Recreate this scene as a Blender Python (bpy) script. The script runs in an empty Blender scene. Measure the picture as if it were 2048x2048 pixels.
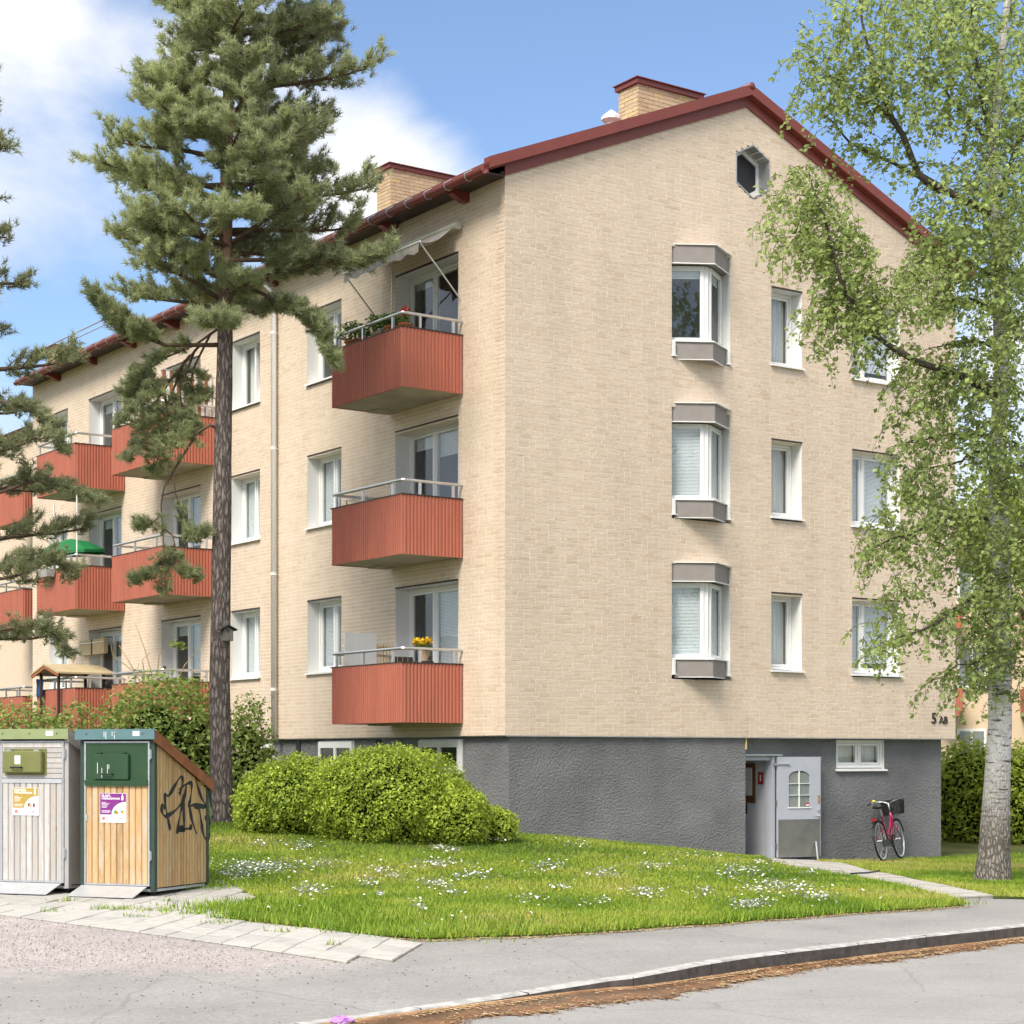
import bpy, math, random
import numpy as np
from mathutils import Vector, Matrix
from mathutils.geometry import delaunay_2d_cdt

random.seed(7)
rng = np.random.default_rng(7)
SC = bpy.context.scene
COL = SC.collection

# ------------------------------------------------------------------ camera
F, U0, V0, EYE = 3738.0, 1024.0, 1512.0, 1.8      # focal length and horizon of the photograph, eye height
cam_d = bpy.data.cameras.new('camera')
cam_d.sensor_width = 36.0
cam_d.lens = F / 2048 * 36.0
cam_d.shift_y = (V0 - 1024) / 2048
cam_d.clip_end = 6000
cam = bpy.data.objects.new('camera', cam_d)
cam.location = (0, 0, EYE)
cam.rotation_euler = (math.radians(90), 0, 0)
COL.objects.link(cam)
SC.camera = cam

# ------------------------------------------------------------------ light
SUN = Vector((-0.48, -0.877, 0)).normalized()
SUN_EL = math.radians(46)
SUNV = Vector((SUN.x * math.cos(SUN_EL), SUN.y * math.cos(SUN_EL), math.sin(SUN_EL)))
sun_d = bpy.data.lights.new('sun', 'SUN')
sun_d.energy = 0.9
sun_d.angle = math.radians(24)
sun_d.color = (1.0, 0.93, 0.82)
sun = bpy.data.objects.new('sun', sun_d)
sun.rotation_euler = SUNV.to_track_quat('Z', 'Y').to_euler()
sun.location = (-20, -20, 40)
COL.objects.link(sun)

world = bpy.data.worlds.new('World')
SC.world = world
world.use_nodes = True
wt = world.node_tree
wt.nodes.clear()
def wn(t, **k):
    n = wt.nodes.new(t)
    for a, b in k.items():
        setattr(n, a, b)
    return n
w_out = wn('ShaderNodeOutputWorld')
w_bg = wn('ShaderNodeBackground')
w_bg.inputs['Strength'].default_value = 0.05
w_sky = wn('ShaderNodeTexSky', sky_type='NISHITA', sun_disc=False)
w_sky.sun_elevation = SUN_EL
w_sky.sun_rotation = math.atan2(SUN.x, SUN.y)
w_sky.altitude = 50
w_sky.air_density = 0.9
w_sky.dust_density = 0.5
w_sky.ozone_density = 3.5
w_tc = wn('ShaderNodeTexCoord')
L = wt.links.new
# fair weather clouds: noise on the sky dome, flattened towards the horizon
w_map = wn('ShaderNodeMapping')
w_map.inputs['Scale'].default_value = (5.0, 5.0, 9.0)
w_map.inputs['Location'].default_value = (2.3, 0.7, 1.1)
w_n = wn('ShaderNodeTexNoise')
w_n.inputs['Scale'].default_value = 1.0
w_n.inputs['Detail'].default_value = 9
w_n.inputs['Roughness'].default_value = 0.58
w_n.inputs['Distortion'].default_value = 0.25
L(w_tc.outputs['Generated'], w_map.inputs['Vector'])
L(w_map.outputs['Vector'], w_n.inputs['Vector'])
dens = w_n.outputs['Fac']
# where the cloud banks and the clear gaps of that day's sky lie (azimuth, elevation, spread in degrees, weight)
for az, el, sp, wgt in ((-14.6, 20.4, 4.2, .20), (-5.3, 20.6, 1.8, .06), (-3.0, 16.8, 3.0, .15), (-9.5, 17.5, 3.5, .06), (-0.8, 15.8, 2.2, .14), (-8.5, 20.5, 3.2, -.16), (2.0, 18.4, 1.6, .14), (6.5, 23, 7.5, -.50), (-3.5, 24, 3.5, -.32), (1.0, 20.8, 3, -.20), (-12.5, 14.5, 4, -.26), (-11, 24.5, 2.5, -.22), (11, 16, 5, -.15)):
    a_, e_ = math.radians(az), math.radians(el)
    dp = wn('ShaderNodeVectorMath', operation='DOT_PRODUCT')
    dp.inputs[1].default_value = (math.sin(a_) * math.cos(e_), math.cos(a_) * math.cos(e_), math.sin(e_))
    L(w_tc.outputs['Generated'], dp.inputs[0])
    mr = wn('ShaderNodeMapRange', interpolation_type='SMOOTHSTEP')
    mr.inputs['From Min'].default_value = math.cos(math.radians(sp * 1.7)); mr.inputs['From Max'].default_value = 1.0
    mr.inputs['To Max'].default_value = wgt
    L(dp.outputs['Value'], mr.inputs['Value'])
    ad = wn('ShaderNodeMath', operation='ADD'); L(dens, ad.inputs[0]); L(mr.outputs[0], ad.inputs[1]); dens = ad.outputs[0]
w_r = wn('ShaderNodeValToRGB')
w_r.color_ramp.elements[0].position = 0.25
w_r.color_ramp.elements[1].position = 0.73
w_r.color_ramp.interpolation = 'EASE'
w_mix = wn('ShaderNodeMix', data_type='RGBA')
# clouds brightened overhead for fill light, graded like an overcast sky: (1 + 2 sin h) / 3
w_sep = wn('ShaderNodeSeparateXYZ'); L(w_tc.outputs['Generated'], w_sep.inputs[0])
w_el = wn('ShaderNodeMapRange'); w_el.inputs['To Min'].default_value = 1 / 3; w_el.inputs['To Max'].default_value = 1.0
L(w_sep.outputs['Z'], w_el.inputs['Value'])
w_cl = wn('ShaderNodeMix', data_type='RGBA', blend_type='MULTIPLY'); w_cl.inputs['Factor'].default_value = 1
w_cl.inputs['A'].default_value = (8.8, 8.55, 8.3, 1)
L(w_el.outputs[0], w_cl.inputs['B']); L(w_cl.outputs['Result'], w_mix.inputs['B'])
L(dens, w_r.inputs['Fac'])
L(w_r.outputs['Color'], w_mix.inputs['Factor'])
w_hs = wn('ShaderNodeHueSaturation'); w_hs.inputs['Saturation'].default_value = .97; w_hs.inputs['Value'].default_value = .80
L(w_sky.outputs['Color'], w_hs.inputs['Color'])
L(w_hs.outputs['Color'], w_mix.inputs['A'])
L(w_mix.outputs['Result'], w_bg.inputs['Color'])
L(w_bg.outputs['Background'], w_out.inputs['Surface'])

SC.view_settings.view_transform = 'Standard'
SC.view_settings.look = 'None'
SC.view_settings.exposure = 2.4
SC.view_settings.gamma = 1.0
SC.view_settings.use_curve_mapping = False
SC.cycles.use_denoising = True
SC.cycles.max_bounces = 6
SC.cycles.diffuse_bounces = 3
SC.cycles.glossy_bounces = 2
SC.cycles.use_adaptive_sampling = True
SC.cycles.adaptive_threshold = 0.03
SC.cycles.transparent_max_bounces = 8
SC.cycles.sample_clamp_indirect = 6

# ------------------------------------------------------------------ helpers
def px(u, v, Y):
    """the point at depth Y that the photograph shows at pixel (u, v)"""
    return Vector(((u - U0) / F * Y, Y, EYE + (V0 - v) / F * Y))

def tag(o, label=None, cat=None, group=None, kind=None):
    if label: o['label'] = label
    if cat: o['category'] = cat
    if group: o['group'] = group
    if kind: o['kind'] = kind
    return o

def link(o, parent=None):
    COL.objects.link(o)
    if parent is not None:
        o.parent = parent
    return o

def empty(name, loc=(0, 0, 0), rz=0.0, label=None, cat=None, group=None):
    o = bpy.data.objects.new(name, None)
    o.location = loc
    o.rotation_euler = (0, 0, rz)
    o.empty_display_size = 0.2
    link(o)
    return tag(o, label, cat, group)

class MB:
    """collects shapes; build() links them as one mesh object"""
    def __init__(s):
        s.v = []; s.f = []; s.m = []
    def add(s, vs, fs, mi=0):
        b = len(s.v)
        s.v.extend([tuple(p) for p in vs])
        s.f.extend([tuple(b + i for i in f) for f in fs])
        s.m.extend([mi] * len(fs))
        return s
    BF = [(0, 3, 2, 1), (4, 5, 6, 7), (0, 1, 5, 4), (1, 2, 6, 5), (2, 3, 7, 6), (3, 0, 4, 7)]
    def box(s, x0, x1, y0, y1, z0, z1, mi=0):
        x0, x1 = min(x0, x1), max(x0, x1); y0, y1 = min(y0, y1), max(y0, y1)
        return s.add([(x0, y0, z0), (x1, y0, z0), (x1, y1, z0), (x0, y1, z0),
                      (x0, y0, z1), (x1, y0, z1), (x1, y1, z1), (x0, y1, z1)], MB.BF, mi)
    def obox(s, p, q, th, z0, z1, mi=0, off=0.0):
        """box along the plan segment p-q, th thick about the line shifted off to the left"""
        p = Vector(p[:2]); q = Vector(q[:2]); d = (q - p).normalized(); n = Vector((-d.y, d.x))
        a, b = off - th / 2, off + th / 2
        c = [p + n * a, q + n * a, q + n * b, p + n * b]
        return s.add([(k.x, k.y, z0) for k in c] + [(k.x, k.y, z1) for k in c], MB.BF, mi)
    def bar(s, p, q, w, h=None, up=(0, 0, 1), mi=0):
        """rectangular bar from p to q"""
        h = h or w
        p = Vector(p); q = Vector(q); d = (q - p).normalized(); up = Vector(up)
        if abs(d.dot(up)) > .99: up = Vector((1, 0, 0))
        a = d.cross(up).normalized() * w / 2; b = a.cross(d).normalized() * h / 2
        vs = [p - a - b, p + a - b, p + a + b, p - a + b, q - a - b, q + a - b, q + a + b, q - a + b]
        return s.add(vs, MB.BF, mi)
    def prism(s, poly, z0, z1, mi=0):
        n = len(poly)
        vs = [(p[0], p[1], z0) for p in poly] + [(p[0], p[1], z1) for p in poly]
        fs = [tuple(range(n - 1, -1, -1)), tuple(range(n, 2 * n))] + [(i, (i + 1) % n, n + (i + 1) % n, n + i) for i in range(n)]
        return s.add(vs, fs, mi)
    def extr(s, poly3, vec, mi=0):
        """extrude a closed 3-D polygon by a vector"""
        n = len(poly3); vec = Vector(vec)
        vs = [Vector(p) for p in poly3] + [Vector(p) + vec for p in poly3]
        fs = [tuple(range(n - 1, -1, -1)), tuple(range(n, 2 * n))] + [(i, (i + 1) % n, n + (i + 1) % n, n + i) for i in range(n)]
        return s.add(vs, fs, mi)
    def tube(s, pts, r, n=8, mi=0, cap=True, closed=False):
        pts = [Vector(p) for p in pts]; k = len(pts)
        rs = r if isinstance(r, (list, tuple)) else [r] * k
        vs = []; prev = None
        for i, p in enumerate(pts):
            if closed: t = pts[(i + 1) % k] - pts[i - 1]
            else: t = pts[min(i + 1, k - 1)] - pts[max(i - 1, 0)]
            t = t.normalized() if t.length > 1e-9 else Vector((0, 0, 1))
            if prev is None:
                a = t.orthogonal().normalized()
            else:
                a = (prev - t * prev.dot(t))
                a = a.normalized() if a.length > 1e-6 else t.orthogonal().normalized()
            prev = a; b = t.cross(a)
            for j in range(n):
                w = 2 * math.pi * j / n
                vs.append(p + (a * math.cos(w) + b * math.sin(w)) * rs[i])
        fs = []
        for i in range(k if closed else k - 1):
            i2 = (i + 1) % k
            for j in range(n):
                fs.append((i * n + j, i * n + (j + 1) % n, i2 * n + (j + 1) % n, i2 * n + j))
        if cap and not closed:
            fs.append(tuple(range(n - 1, -1, -1))); fs.append(tuple((k - 1) * n + j for j in range(n)))
        return s.add(vs, fs, mi)
    def lathe(s, prof, c=(0, 0, 0), n=14, mi=0):
        c = Vector(c); vs = []; k = len(prof)
        for r, z in prof:
            for j in range(n):
                w = 2 * math.pi * j / n
                vs.append(c + Vector((r * math.cos(w), r * math.sin(w), z)))
        fs = [(i * n + j, i * n + (j + 1) % n, (i + 1) * n + (j + 1) % n, (i + 1) * n + j) for i in range(k - 1) for j in range(n)]
        return s.add(vs, fs, mi)
    def disc(s, c, ax, r, th, n=12, mi=0):
        c = Vector(c); ax = Vector(ax).normalized() * th / 2
        return s.tube([c - ax, c + ax], r, n, mi)
    def mesh(s, name, mats, smooth=False):
        me = bpy.data.meshes.new(name)
        me.from_pydata(s.v, [], s.f)
        for m in (mats if isinstance(mats, (list, tuple)) else [mats]):
            me.materials.append(m)
        if any(s.m): me.polygons.foreach_set('material_index', s.m)
        if smooth: me.polygons.foreach_set('use_smooth', [True] * len(s.f))
        me.update()
        return me
    def build(s, name, mats, parent=None, smooth=False, bevel=0, loc=None):
        o = bpy.data.objects.new(name, s.mesh(name, mats, smooth))
        link(o, parent)
        if loc is not None: o.location = loc
        if bevel:
            b = o.modifiers.new('bevel', 'BEVEL'); b.width = bevel; b.segments = 1; b.limit_method = 'ANGLE'; b.angle_limit = 0.9
        return o

def np_mesh(name, verts, faces_n, mats, attr=None, smooth=False, parent=None):
    """big mesh: verts (N,3); faces_n = (M,k) index array; attr = per-vertex float 'tint'"""
    verts = np.asarray(verts, np.float32); faces_n = np.asarray(faces_n, np.int32)
    me = bpy.data.meshes.new(name)
    M, k = faces_n.shape
    me.vertices.add(len(verts)); me.vertices.foreach_set('co', verts.ravel())
    me.loops.add(M * k); me.loops.foreach_set('vertex_index', faces_n.ravel())
    me.polygons.add(M); me.polygons.foreach_set('loop_start', np.arange(M, dtype=np.int32) * k)
    me.polygons.foreach_set('use_smooth', np.full(M, bool(smooth)))
    for m in (mats if isinstance(mats, (list, tuple)) else [mats]): me.materials.append(m)
    if attr is not None:
        a = me.attributes.new('tint', 'FLOAT', 'POINT'); a.data.foreach_set('value', np.asarray(attr, np.float32))
    me.update(calc_edges=True)
    return link(bpy.data.objects.new(name, me), parent)

def text_mesh(body, size, mat, name, parent, M, extrude=0.001, bold=0.0, align='LEFT'):
    cu = bpy.data.curves.new(name, 'FONT'); cu.body = body; cu.size = size; cu.extrude = extrude; cu.offset = bold; cu.align_x = align
    cu.resolution_u = 3
    t = bpy.data.objects.new(name, cu); COL.objects.link(t)
    dg = bpy.context.evaluated_depsgraph_get()
    me = bpy.data.meshes.new_from_object(t.evaluated_get(dg))
    bpy.data.objects.remove(t); bpy.data.curves.remove(cu)
    me.materials.clear(); me.materials.append(mat)
    me.transform(M)
    o = bpy.data.objects.new(name, me)
    return link(o, parent)

# ------------------------------------------------------------------ materials
def new_mat(name):
    m = bpy.data.materials.new(name); m.use_nodes = True
    nt = m.node_tree; nt.nodes.clear()
    out = nt.nodes.new('ShaderNodeOutputMaterial'); b = nt.nodes.new('ShaderNodeBsdfPrincipled')
    nt.links.new(b.outputs[0], out.inputs[0])
    return m, nt, b, out

def node(nt, t, **k):
    n = nt.nodes.new(t)
    for a, b in k.items():
        if a.startswith('_'):
            n.inputs[a[1:].replace('_', ' ')].default_value = b
        else: setattr(n, a, b)
    return n

def c4(c): return (c[0], c[1], c[2], 1)

def mat(name, col, rough=.7, metal=0.0, var=.12, scale=3.0, bump=0.0, bscale=40.0, spec=.4, col2=None, stretch=(1, 1, 1), detail=5):
    """procedural surface: colour varied by noise, with fine relief"""
    m, nt, b, out = new_mat(name)
    l = nt.links.new
    b.inputs['Roughness'].default_value = rough; b.inputs['Metallic'].default_value = metal
    b.inputs['Specular IOR Level'].default_value = spec
    tc = node(nt, 'ShaderNodeTexCoord'); mp = node(nt, 'ShaderNodeMapping'); mp.inputs['Scale'].default_value = stretch
    l(tc.outputs['Object'], mp.inputs[0])
    n1 = node(nt, 'ShaderNodeTexNoise', _Scale=scale, _Detail=detail, _Roughness=.6)
    l(mp.outputs[0], n1.inputs['Vector'])
    rp = node(nt, 'ShaderNodeValToRGB')
    e = rp.color_ramp.elements
    e[0].position = .3; e[1].position = .7
    c2 = col2 or [min(1, c * (1 + var)) for c in col]
    c1 = col if col2 else [c * (1 - var) for c in col]
    e[0].color = c4(c1); e[1].color = c4(c2)
    l(n1.outputs['Fac'], rp.inputs[0]); l(rp.outputs[0], b.inputs['Base Color'])
    if bump:
        n2 = node(nt, 'ShaderNodeTexNoise', _Scale=bscale, _Detail=4.0)
        l(mp.outputs[0], n2.inputs['Vector'])
        bp = node(nt, 'ShaderNodeBump', _Strength=min(1, bump * 4), _Distance=bump)
        l(n2.outputs['Fac'], bp.inputs['Height']); l(bp.outputs[0], b.inputs['Normal'])
    return m

def leaf_mat(name, dark, light, trans=.35, rough=.5, spec=.35, nscale=.6):
    """leaf colour runs dark-light with the per-leaf 'tint' and a slow noise through the crown"""
    m, nt, b, out = new_mat(name); l = nt.links.new
    at = node(nt, 'ShaderNodeAttribute', attribute_name='tint')
    tc = node(nt, 'ShaderNodeTexCoord'); n1 = node(nt, 'ShaderNodeTexNoise', _Scale=nscale, _Detail=3.0)
    l(tc.outputs['Object'], n1.inputs['Vector'])
    ad = node(nt, 'ShaderNodeMath', operation='MULTIPLY_ADD'); ad.inputs[1].default_value = .9; ad.inputs[2].default_value = -.45
    l(n1.outputs['Fac'], ad.inputs[0])
    a2 = node(nt, 'ShaderNodeMath', operation='ADD', use_clamp=True); l(at.outputs['Fac'], a2.inputs[0]); l(ad.outputs[0], a2.inputs[1])
    mx = node(nt, 'ShaderNodeMix', data_type='RGBA'); mx.inputs['A'].default_value = c4(dark); mx.inputs['B'].default_value = c4(light)
    l(a2.outputs[0], mx.inputs['Factor']); l(mx.outputs['Result'], b.inputs['Base Color'])
    b.inputs['Roughness'].default_value = rough; b.inputs['Specular IOR Level'].default_value = spec
    tr = node(nt, 'ShaderNodeBsdfTranslucent'); ms = node(nt, 'ShaderNodeMixShader'); ms.inputs[0].default_value = trans
    l(mx.outputs['Result'], tr.inputs[0]); l(b.outputs[0], ms.inputs[1]); l(tr.outputs[0], ms.inputs[2]); l(ms.outputs[0], out.inputs[0])
    return m

def brick_mat(name, c_lo, c_hi, c_odd, bump=.004):
    m, nt, b, out = new_mat(name); l = nt.links.new
    g = node(nt, 'ShaderNodeNewGeometry'); oi = node(nt, 'ShaderNodeObjectInfo')
    ad = node(nt, 'ShaderNodeMath', operation='ADD'); l(g.outputs['Random Per Island'], ad.inputs[0]); l(oi.outputs['Random'], ad.inputs[1])
    fr = node(nt, 'ShaderNodeMath', operation='FRACT'); l(ad.outputs[0], fr.inputs[0])
    rp = node(nt, 'ShaderNodeValToRGB'); e = rp.color_ramp.elements
    e[0].color = c4(c_lo); e[1].color = c4(c_hi); e[1].position = .85
    k = e.new(.97); k.color = c4(c_odd)
    l(fr.outputs[0], rp.inputs[0])
    tc = node(nt, 'ShaderNodeTexCoord')
    n1 = node(nt, 'ShaderNodeTexNoise', _Scale=22.0, _Detail=5.0, _Roughness=.65); l(g.outputs['Position'], n1.inputs['Vector'])
    n3 = node(nt, 'ShaderNodeTexNoise', _Scale=.35, _Detail=4.0); l(g.outputs['Position'], n3.inputs['Vector'])
    hs = node(nt, 'ShaderNodeMix', data_type='RGBA', blend_type='MULTIPLY'); hs.inputs['Factor'].default_value = 1
    r2 = node(nt, 'ShaderNodeMapRange'); r2.inputs['To Min'].default_value = .88; r2.inputs['To Max'].default_value = 1.10
    r3 = node(nt, 'ShaderNodeMapRange'); r3.inputs['From Min'].default_value = .3; r3.inputs['From Max'].default_value = .7; r3.inputs['To Min'].default_value = .93; r3.inputs['To Max'].default_value = 1.05
    l(n1.outputs['Fac'], r2.inputs[0]); l(n3.outputs['Fac'], r3.inputs[0])
    sm = node(nt, 'ShaderNodeMapping'); sm.inputs['Scale'].default_value = (2.2, 2.2, .16); l(g.outputs['Position'], sm.inputs[0])
    ns = node(nt, 'ShaderNodeTexNoise', _Scale=1.0, _Detail=5.0, _Roughness=.6); l(sm.outputs[0], ns.inputs['Vector'])
    rs = node(nt, 'ShaderNodeMapRange'); rs.inputs['From Min'].default_value = .32; rs.inputs['From Max'].default_value = .55; rs.inputs['To Min'].default_value = .925; rs.inputs['To Max'].default_value = 1.0; l(ns.outputs['Fac'], rs.inputs[0])
    m9 = node(nt, 'ShaderNodeMath', operation='MULTIPLY'); l(r2.outputs[0], m9.inputs[0]); l(rs.outputs[0], m9.inputs[1])
    mm = node(nt, 'ShaderNodeMath', operation='MULTIPLY'); l(m9.outputs[0], mm.inputs[0]); l(r3.outputs[0], mm.inputs[1])
    l(rp.outputs[0], hs.inputs['A']); l(mm.outputs[0], hs.inputs['B']); l(hs.outputs['Result'], b.inputs['Base Color'])
    n2 = node(nt, 'ShaderNodeTexNoise', _Scale=30.0, _Detail=4.0, _Distortion=.6); l(g.outputs['Position'], n2.inputs['Vector'])
    bp = node(nt, 'ShaderNodeBump', _Strength=1.0, _Distance=bump * 2.2); l(n2.outputs['Fac'], bp.inputs['Height']); l(bp.outputs[0], b.inputs['Normal'])
    b.inputs['Roughness'].default_value = .9; b.inputs['Specular IOR Level'].default_value = .2
    return m

def glass_mat(name, ior=1.7, tint=(.8, .85, .85)):
    m, nt, b, out = new_mat(name); l = nt.links.new
    nt.nodes.remove(b)
    t = node(nt, 'ShaderNodeBsdfTransparent'); t.inputs[0].default_value = c4(tint)
    g = node(nt, 'ShaderNodeBsdfGlossy'); g.inputs['Roughness'].default_value = .01
    fr = node(nt, 'ShaderNodeFresnel'); fr.inputs[0].default_value = ior
    tc = node(nt, 'ShaderNodeTexCoord'); n = node(nt, 'ShaderNodeTexNoise', _Scale=1.3, _Detail=1.0)
    l(tc.outputs['Object'], n.inputs['Vector'])
    bp = node(nt, 'ShaderNodeBump', _Strength=.15, _Distance=.01); l(n.outputs['Fac'], bp.inputs['Height']); l(bp.outputs[0], g.inputs['Normal'])
    gm_ = node(nt, 'ShaderNodeNewGeometry'); iv = node(nt, 'ShaderNodeMath', operation='SUBTRACT'); iv.inputs[0].default_value = 1; l(gm_.outputs['Backfacing'], iv.inputs[1])
    fm = node(nt, 'ShaderNodeMath', operation='MULTIPLY'); l(fr.outputs[0], fm.inputs[0]); l(iv.outputs[0], fm.inputs[1])
    ms = node(nt, 'ShaderNodeMixShader'); l(fm.outputs[0], ms.inputs[0]); l(t.outputs[0], ms.inputs[1]); l(g.outputs[0], ms.inputs[2])
    l(ms.outputs[0], out.inputs[0])
    return m

def wood_mat(name, base, dark, worn=None, bump=.002, rough=.75, grain=(9, 9, .9)):
    """boards: long grain, a shade of its own for each board, a few knots"""
    m, nt, b, out = new_mat(name); l = nt.links.new
    oi = node(nt, 'ShaderNodeObjectInfo'); tc = node(nt, 'ShaderNodeTexCoord')
    ad = node(nt, 'ShaderNodeVectorMath', operation='ADD')
    cx = node(nt, 'ShaderNodeCombineXYZ'); ml = node(nt, 'ShaderNodeMath', operation='MULTIPLY'); ml.inputs[1].default_value = 37
    l(oi.outputs['Random'], ml.inputs[0]); l(ml.outputs[0], cx.inputs[0]); l(ml.outputs[0], cx.inputs[2])
    l(tc.outputs['Object'], ad.inputs[0]); l(cx.outputs[0], ad.inputs[1])
    mp = node(nt, 'ShaderNodeMapping'); mp.inputs['Scale'].default_value = grain; l(ad.outputs[0], mp.inputs[0])
    n1 = node(nt, 'ShaderNodeTexNoise', _Scale=4.0, _Detail=6.0, _Distortion=1.2); l(mp.outputs[0], n1.inputs['Vector'])
    rp = node(nt, 'ShaderNodeValToRGB'); e = rp.color_ramp.elements
    e[0].position = .3; e[0].color = c4(dark); e[1].position = .62; e[1].color = c4(base)
    l(n1.outputs['Fac'], rp.inputs[0])
    sh = node(nt, 'ShaderNodeMapRange'); sh.inputs['To Min'].default_value = .78; sh.inputs['To Max'].default_value = 1.12; l(oi.outputs['Random'], sh.inputs[0])
    mu = node(nt, 'ShaderNodeMix', data_type='RGBA', blend_type='MULTIPLY'); mu.inputs['Factor'].default_value = 1
    l(rp.outputs[0], mu.inputs['A']); l(sh.outputs[0], mu.inputs['B'])
    res = mu.outputs['Result']
    # knots
    vo = node(nt, 'ShaderNodeTexVoronoi', _Scale=2.2); mp2 = node(nt, 'ShaderNodeMapping'); mp2.inputs['Scale'].default_value = (3.0, 3.0, 1.0); l(ad.outputs[0], mp2.inputs[0]); l(mp2.outputs[0], vo.inputs['Vector'])
    lt = node(nt, 'ShaderNodeMapRange'); lt.inputs['From Min'].default_value = .04; lt.inputs['From Max'].default_value = .11; lt.inputs['To Min'].default_value = .75; lt.inputs['To Max'].default_value = 0; l(vo.outputs['Distance'], lt.inputs[0])
    k = node(nt, 'ShaderNodeMix', data_type='RGBA'); k.inputs['B'].default_value = c4([c * .45 for c in dark]); l(lt.outputs[0], k.inputs['Factor']); l(res, k.inputs['A']); res = k.outputs['Result']
    if worn:
        n3 = node(nt, 'ShaderNodeTexNoise', _Scale=1.6, _Detail=6.0, _Roughness=.7); mp3 = node(nt, 'ShaderNodeMapping'); mp3.inputs['Scale'].default_value = (3, 3, .7); l(ad.outputs[0], mp3.inputs[0]); l(mp3.outputs[0], n3.inputs['Vector'])
        r3 = node(nt, 'ShaderNodeMapRange'); r3.inputs['From Min'].default_value = .5; r3.inputs['From Max'].default_value = .62; l(n3.outputs['Fac'], r3.inputs[0])
        k2 = node(nt, 'ShaderNodeMix', data_type='RGBA'); k2.inputs['B'].default_value = c4(worn); l(r3.outputs[0], k2.inputs['Factor']); l(res, k2.inputs['A']); res = k2.outputs['Result']
    l(res, b.inputs['Base Color'])
    bp = node(nt, 'ShaderNodeBump', _Strength=.6, _Distance=bump); l(n1.outputs['Fac'], bp.inputs['Height']); l(bp.outputs[0], b.inputs['Normal'])
    b.inputs['Roughness'].default_value = rough; b.inputs['Specular IOR Level'].default_value = .25
    return m

M = {}
M['brick'] = brick_mat('brick', (.655, .52, .395), (.695, .565, .44), (.62, .485, .36), .0018)
M['mortar'] = mat('mortar', (.79, .71, .59), .95, var=.06, scale=6, bump=.002, bscale=90)
M['chimney_brick'] = brick_mat('chimney_brick', (.50, .37, .235), (.61, .475, .32), (.62, .46, .24))
M['plinth'] = mat('plinth', (.195, .195, .20), .95, var=.22, scale=.8, bump=.06, bscale=30, spec=.15)
for _n in M['plinth'].node_tree.nodes:
    if _n.type == 'BUMP': _n.inputs['Strength'].default_value = .75; _n.inputs['Distance'].default_value = .045
M['white'] = mat('white', (.80, .80, .78), .45, var=.02, scale=2)
M['reveal'] = mat('reveal', (.74, .74, .72), .7, var=.03, scale=1.5)
M['bay_grey'] = mat('bay_grey', (.26, .235, .22), .9, var=.08, scale=5, bump=.003, bscale=120)
M['zinc'] = mat('zinc', (.45, .46, .46), .45, metal=.7, var=.12, scale=4)
M['alu'] = mat('alu', (.62, .63, .65), .35, metal=.85, var=.08, scale=3)
M['red_metal'] = mat('red_metal', (.17, .032, .027), .42, var=.12, scale=1.6, spec=.5)
M['red_metal2'] = mat('red_metal2', (.20, .042, .030), .45, var=.14, scale=1.6, spec=.5)
M['balcony_red'] = mat('balcony_red', (.44, .142, .092), .6, var=.10, scale=1.6, stretch=(2.5, 2.5, .5), spec=.35)
M['concrete'] = mat('concrete', (.40, .36, .28), .95, var=.2, scale=1.5, bump=.003, bscale=50)
M['dark'] = mat('dark', (.03, .03, .032), .8, var=.2)
M['dark_brown'] = mat('dark_brown', (.05, .035, .028), .6, var=.2)
M['room'] = mat('room', (.30, .30, .29), .95, var=.3, scale=.7)
M['glass'] = glass_mat('glass', 2.1, (.95, .97, .97))
M['glass_dark'] = glass_mat('glass_dark', 1.6, (.5, .56, .55))
M['pane_dark'] = mat('pane_dark', (.03, .04, .03), .06, var=.3, scale=2, spec=.9)
M['blind'] = mat('blind', (.82, .85, .88), .6, var=.03)
M['curtain'] = mat('curtain', (.75, .74, .70), .95, var=.08, scale=5, stretch=(14, 14, .4))
M['curtain_dark'] = mat('curtain_dark', (.06, .07, .085), .95, var=.2, scale=5, stretch=(14, 14, .4))
M['black'] = mat('black', (.012, .012, .013), .45, var=.2)
M['rubber'] = mat('rubber', (.02, .02, .021), .75, var=.2)
# ------------------------------------------------------------------ terrain
CTRL = np.array([
    (-.1, 30.8, .50), (1.96, 32.3, .27), (3.2, 33.1, .10), (4.5, 34.0, -.10), (7.2, 35.4, -.22), (8.9, 37.0, -.22), (6.2, 31, -.04), (5.6, 28, .04),
    (12, 45, -.12), (22, 45, -.2), (6.4, 25, .10), (5.3, 21.8, .125), (6.2, 22, .125), (-.9, 17.5, .13), (2, 19.5, .13), (5.1, 18.5, .12), (2.2, 15.8, .12), (1.28, 14.8, .11),
    (.64, 14.3, .06), (-.1, 13.7, .03), (-1.1, 12.7, .015), (-5, 9, .01), (-9, 5, .01), (14, 26, .12), (14, 29, .12),
    (-5.4, 20, .14), (-3, 19, .14), (-3, 22, .19), (-1.5, 17.3, .13), (-8, 22, .18), (-8, 17, .1), (-6, 14, .05), (-12, 20, .2), (-4, 15.5, .08),
    (-1.7, 28.6, .51), (-.7, 24, .27), (2.5, 26, .22), (3.0, 23, .17), (0, 20.5, .17), (-4.7, 30, .72), (-4.7, 37.3, 1.2), (-8.2, 42.3, 1.45), (-13.9, 50.4, 1.6), (-10, 32, 1.0), (-16, 30, 1.2),
    (-12, 25, .5), (5, 45, 0), (0, 50, .6), (0, 0, 0), (-6, 2, 0), (10, 5, 0), (18, 18, .05), (30, 30, 0), (-25, 15, .5), (-25, 45, 1.8)])
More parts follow.
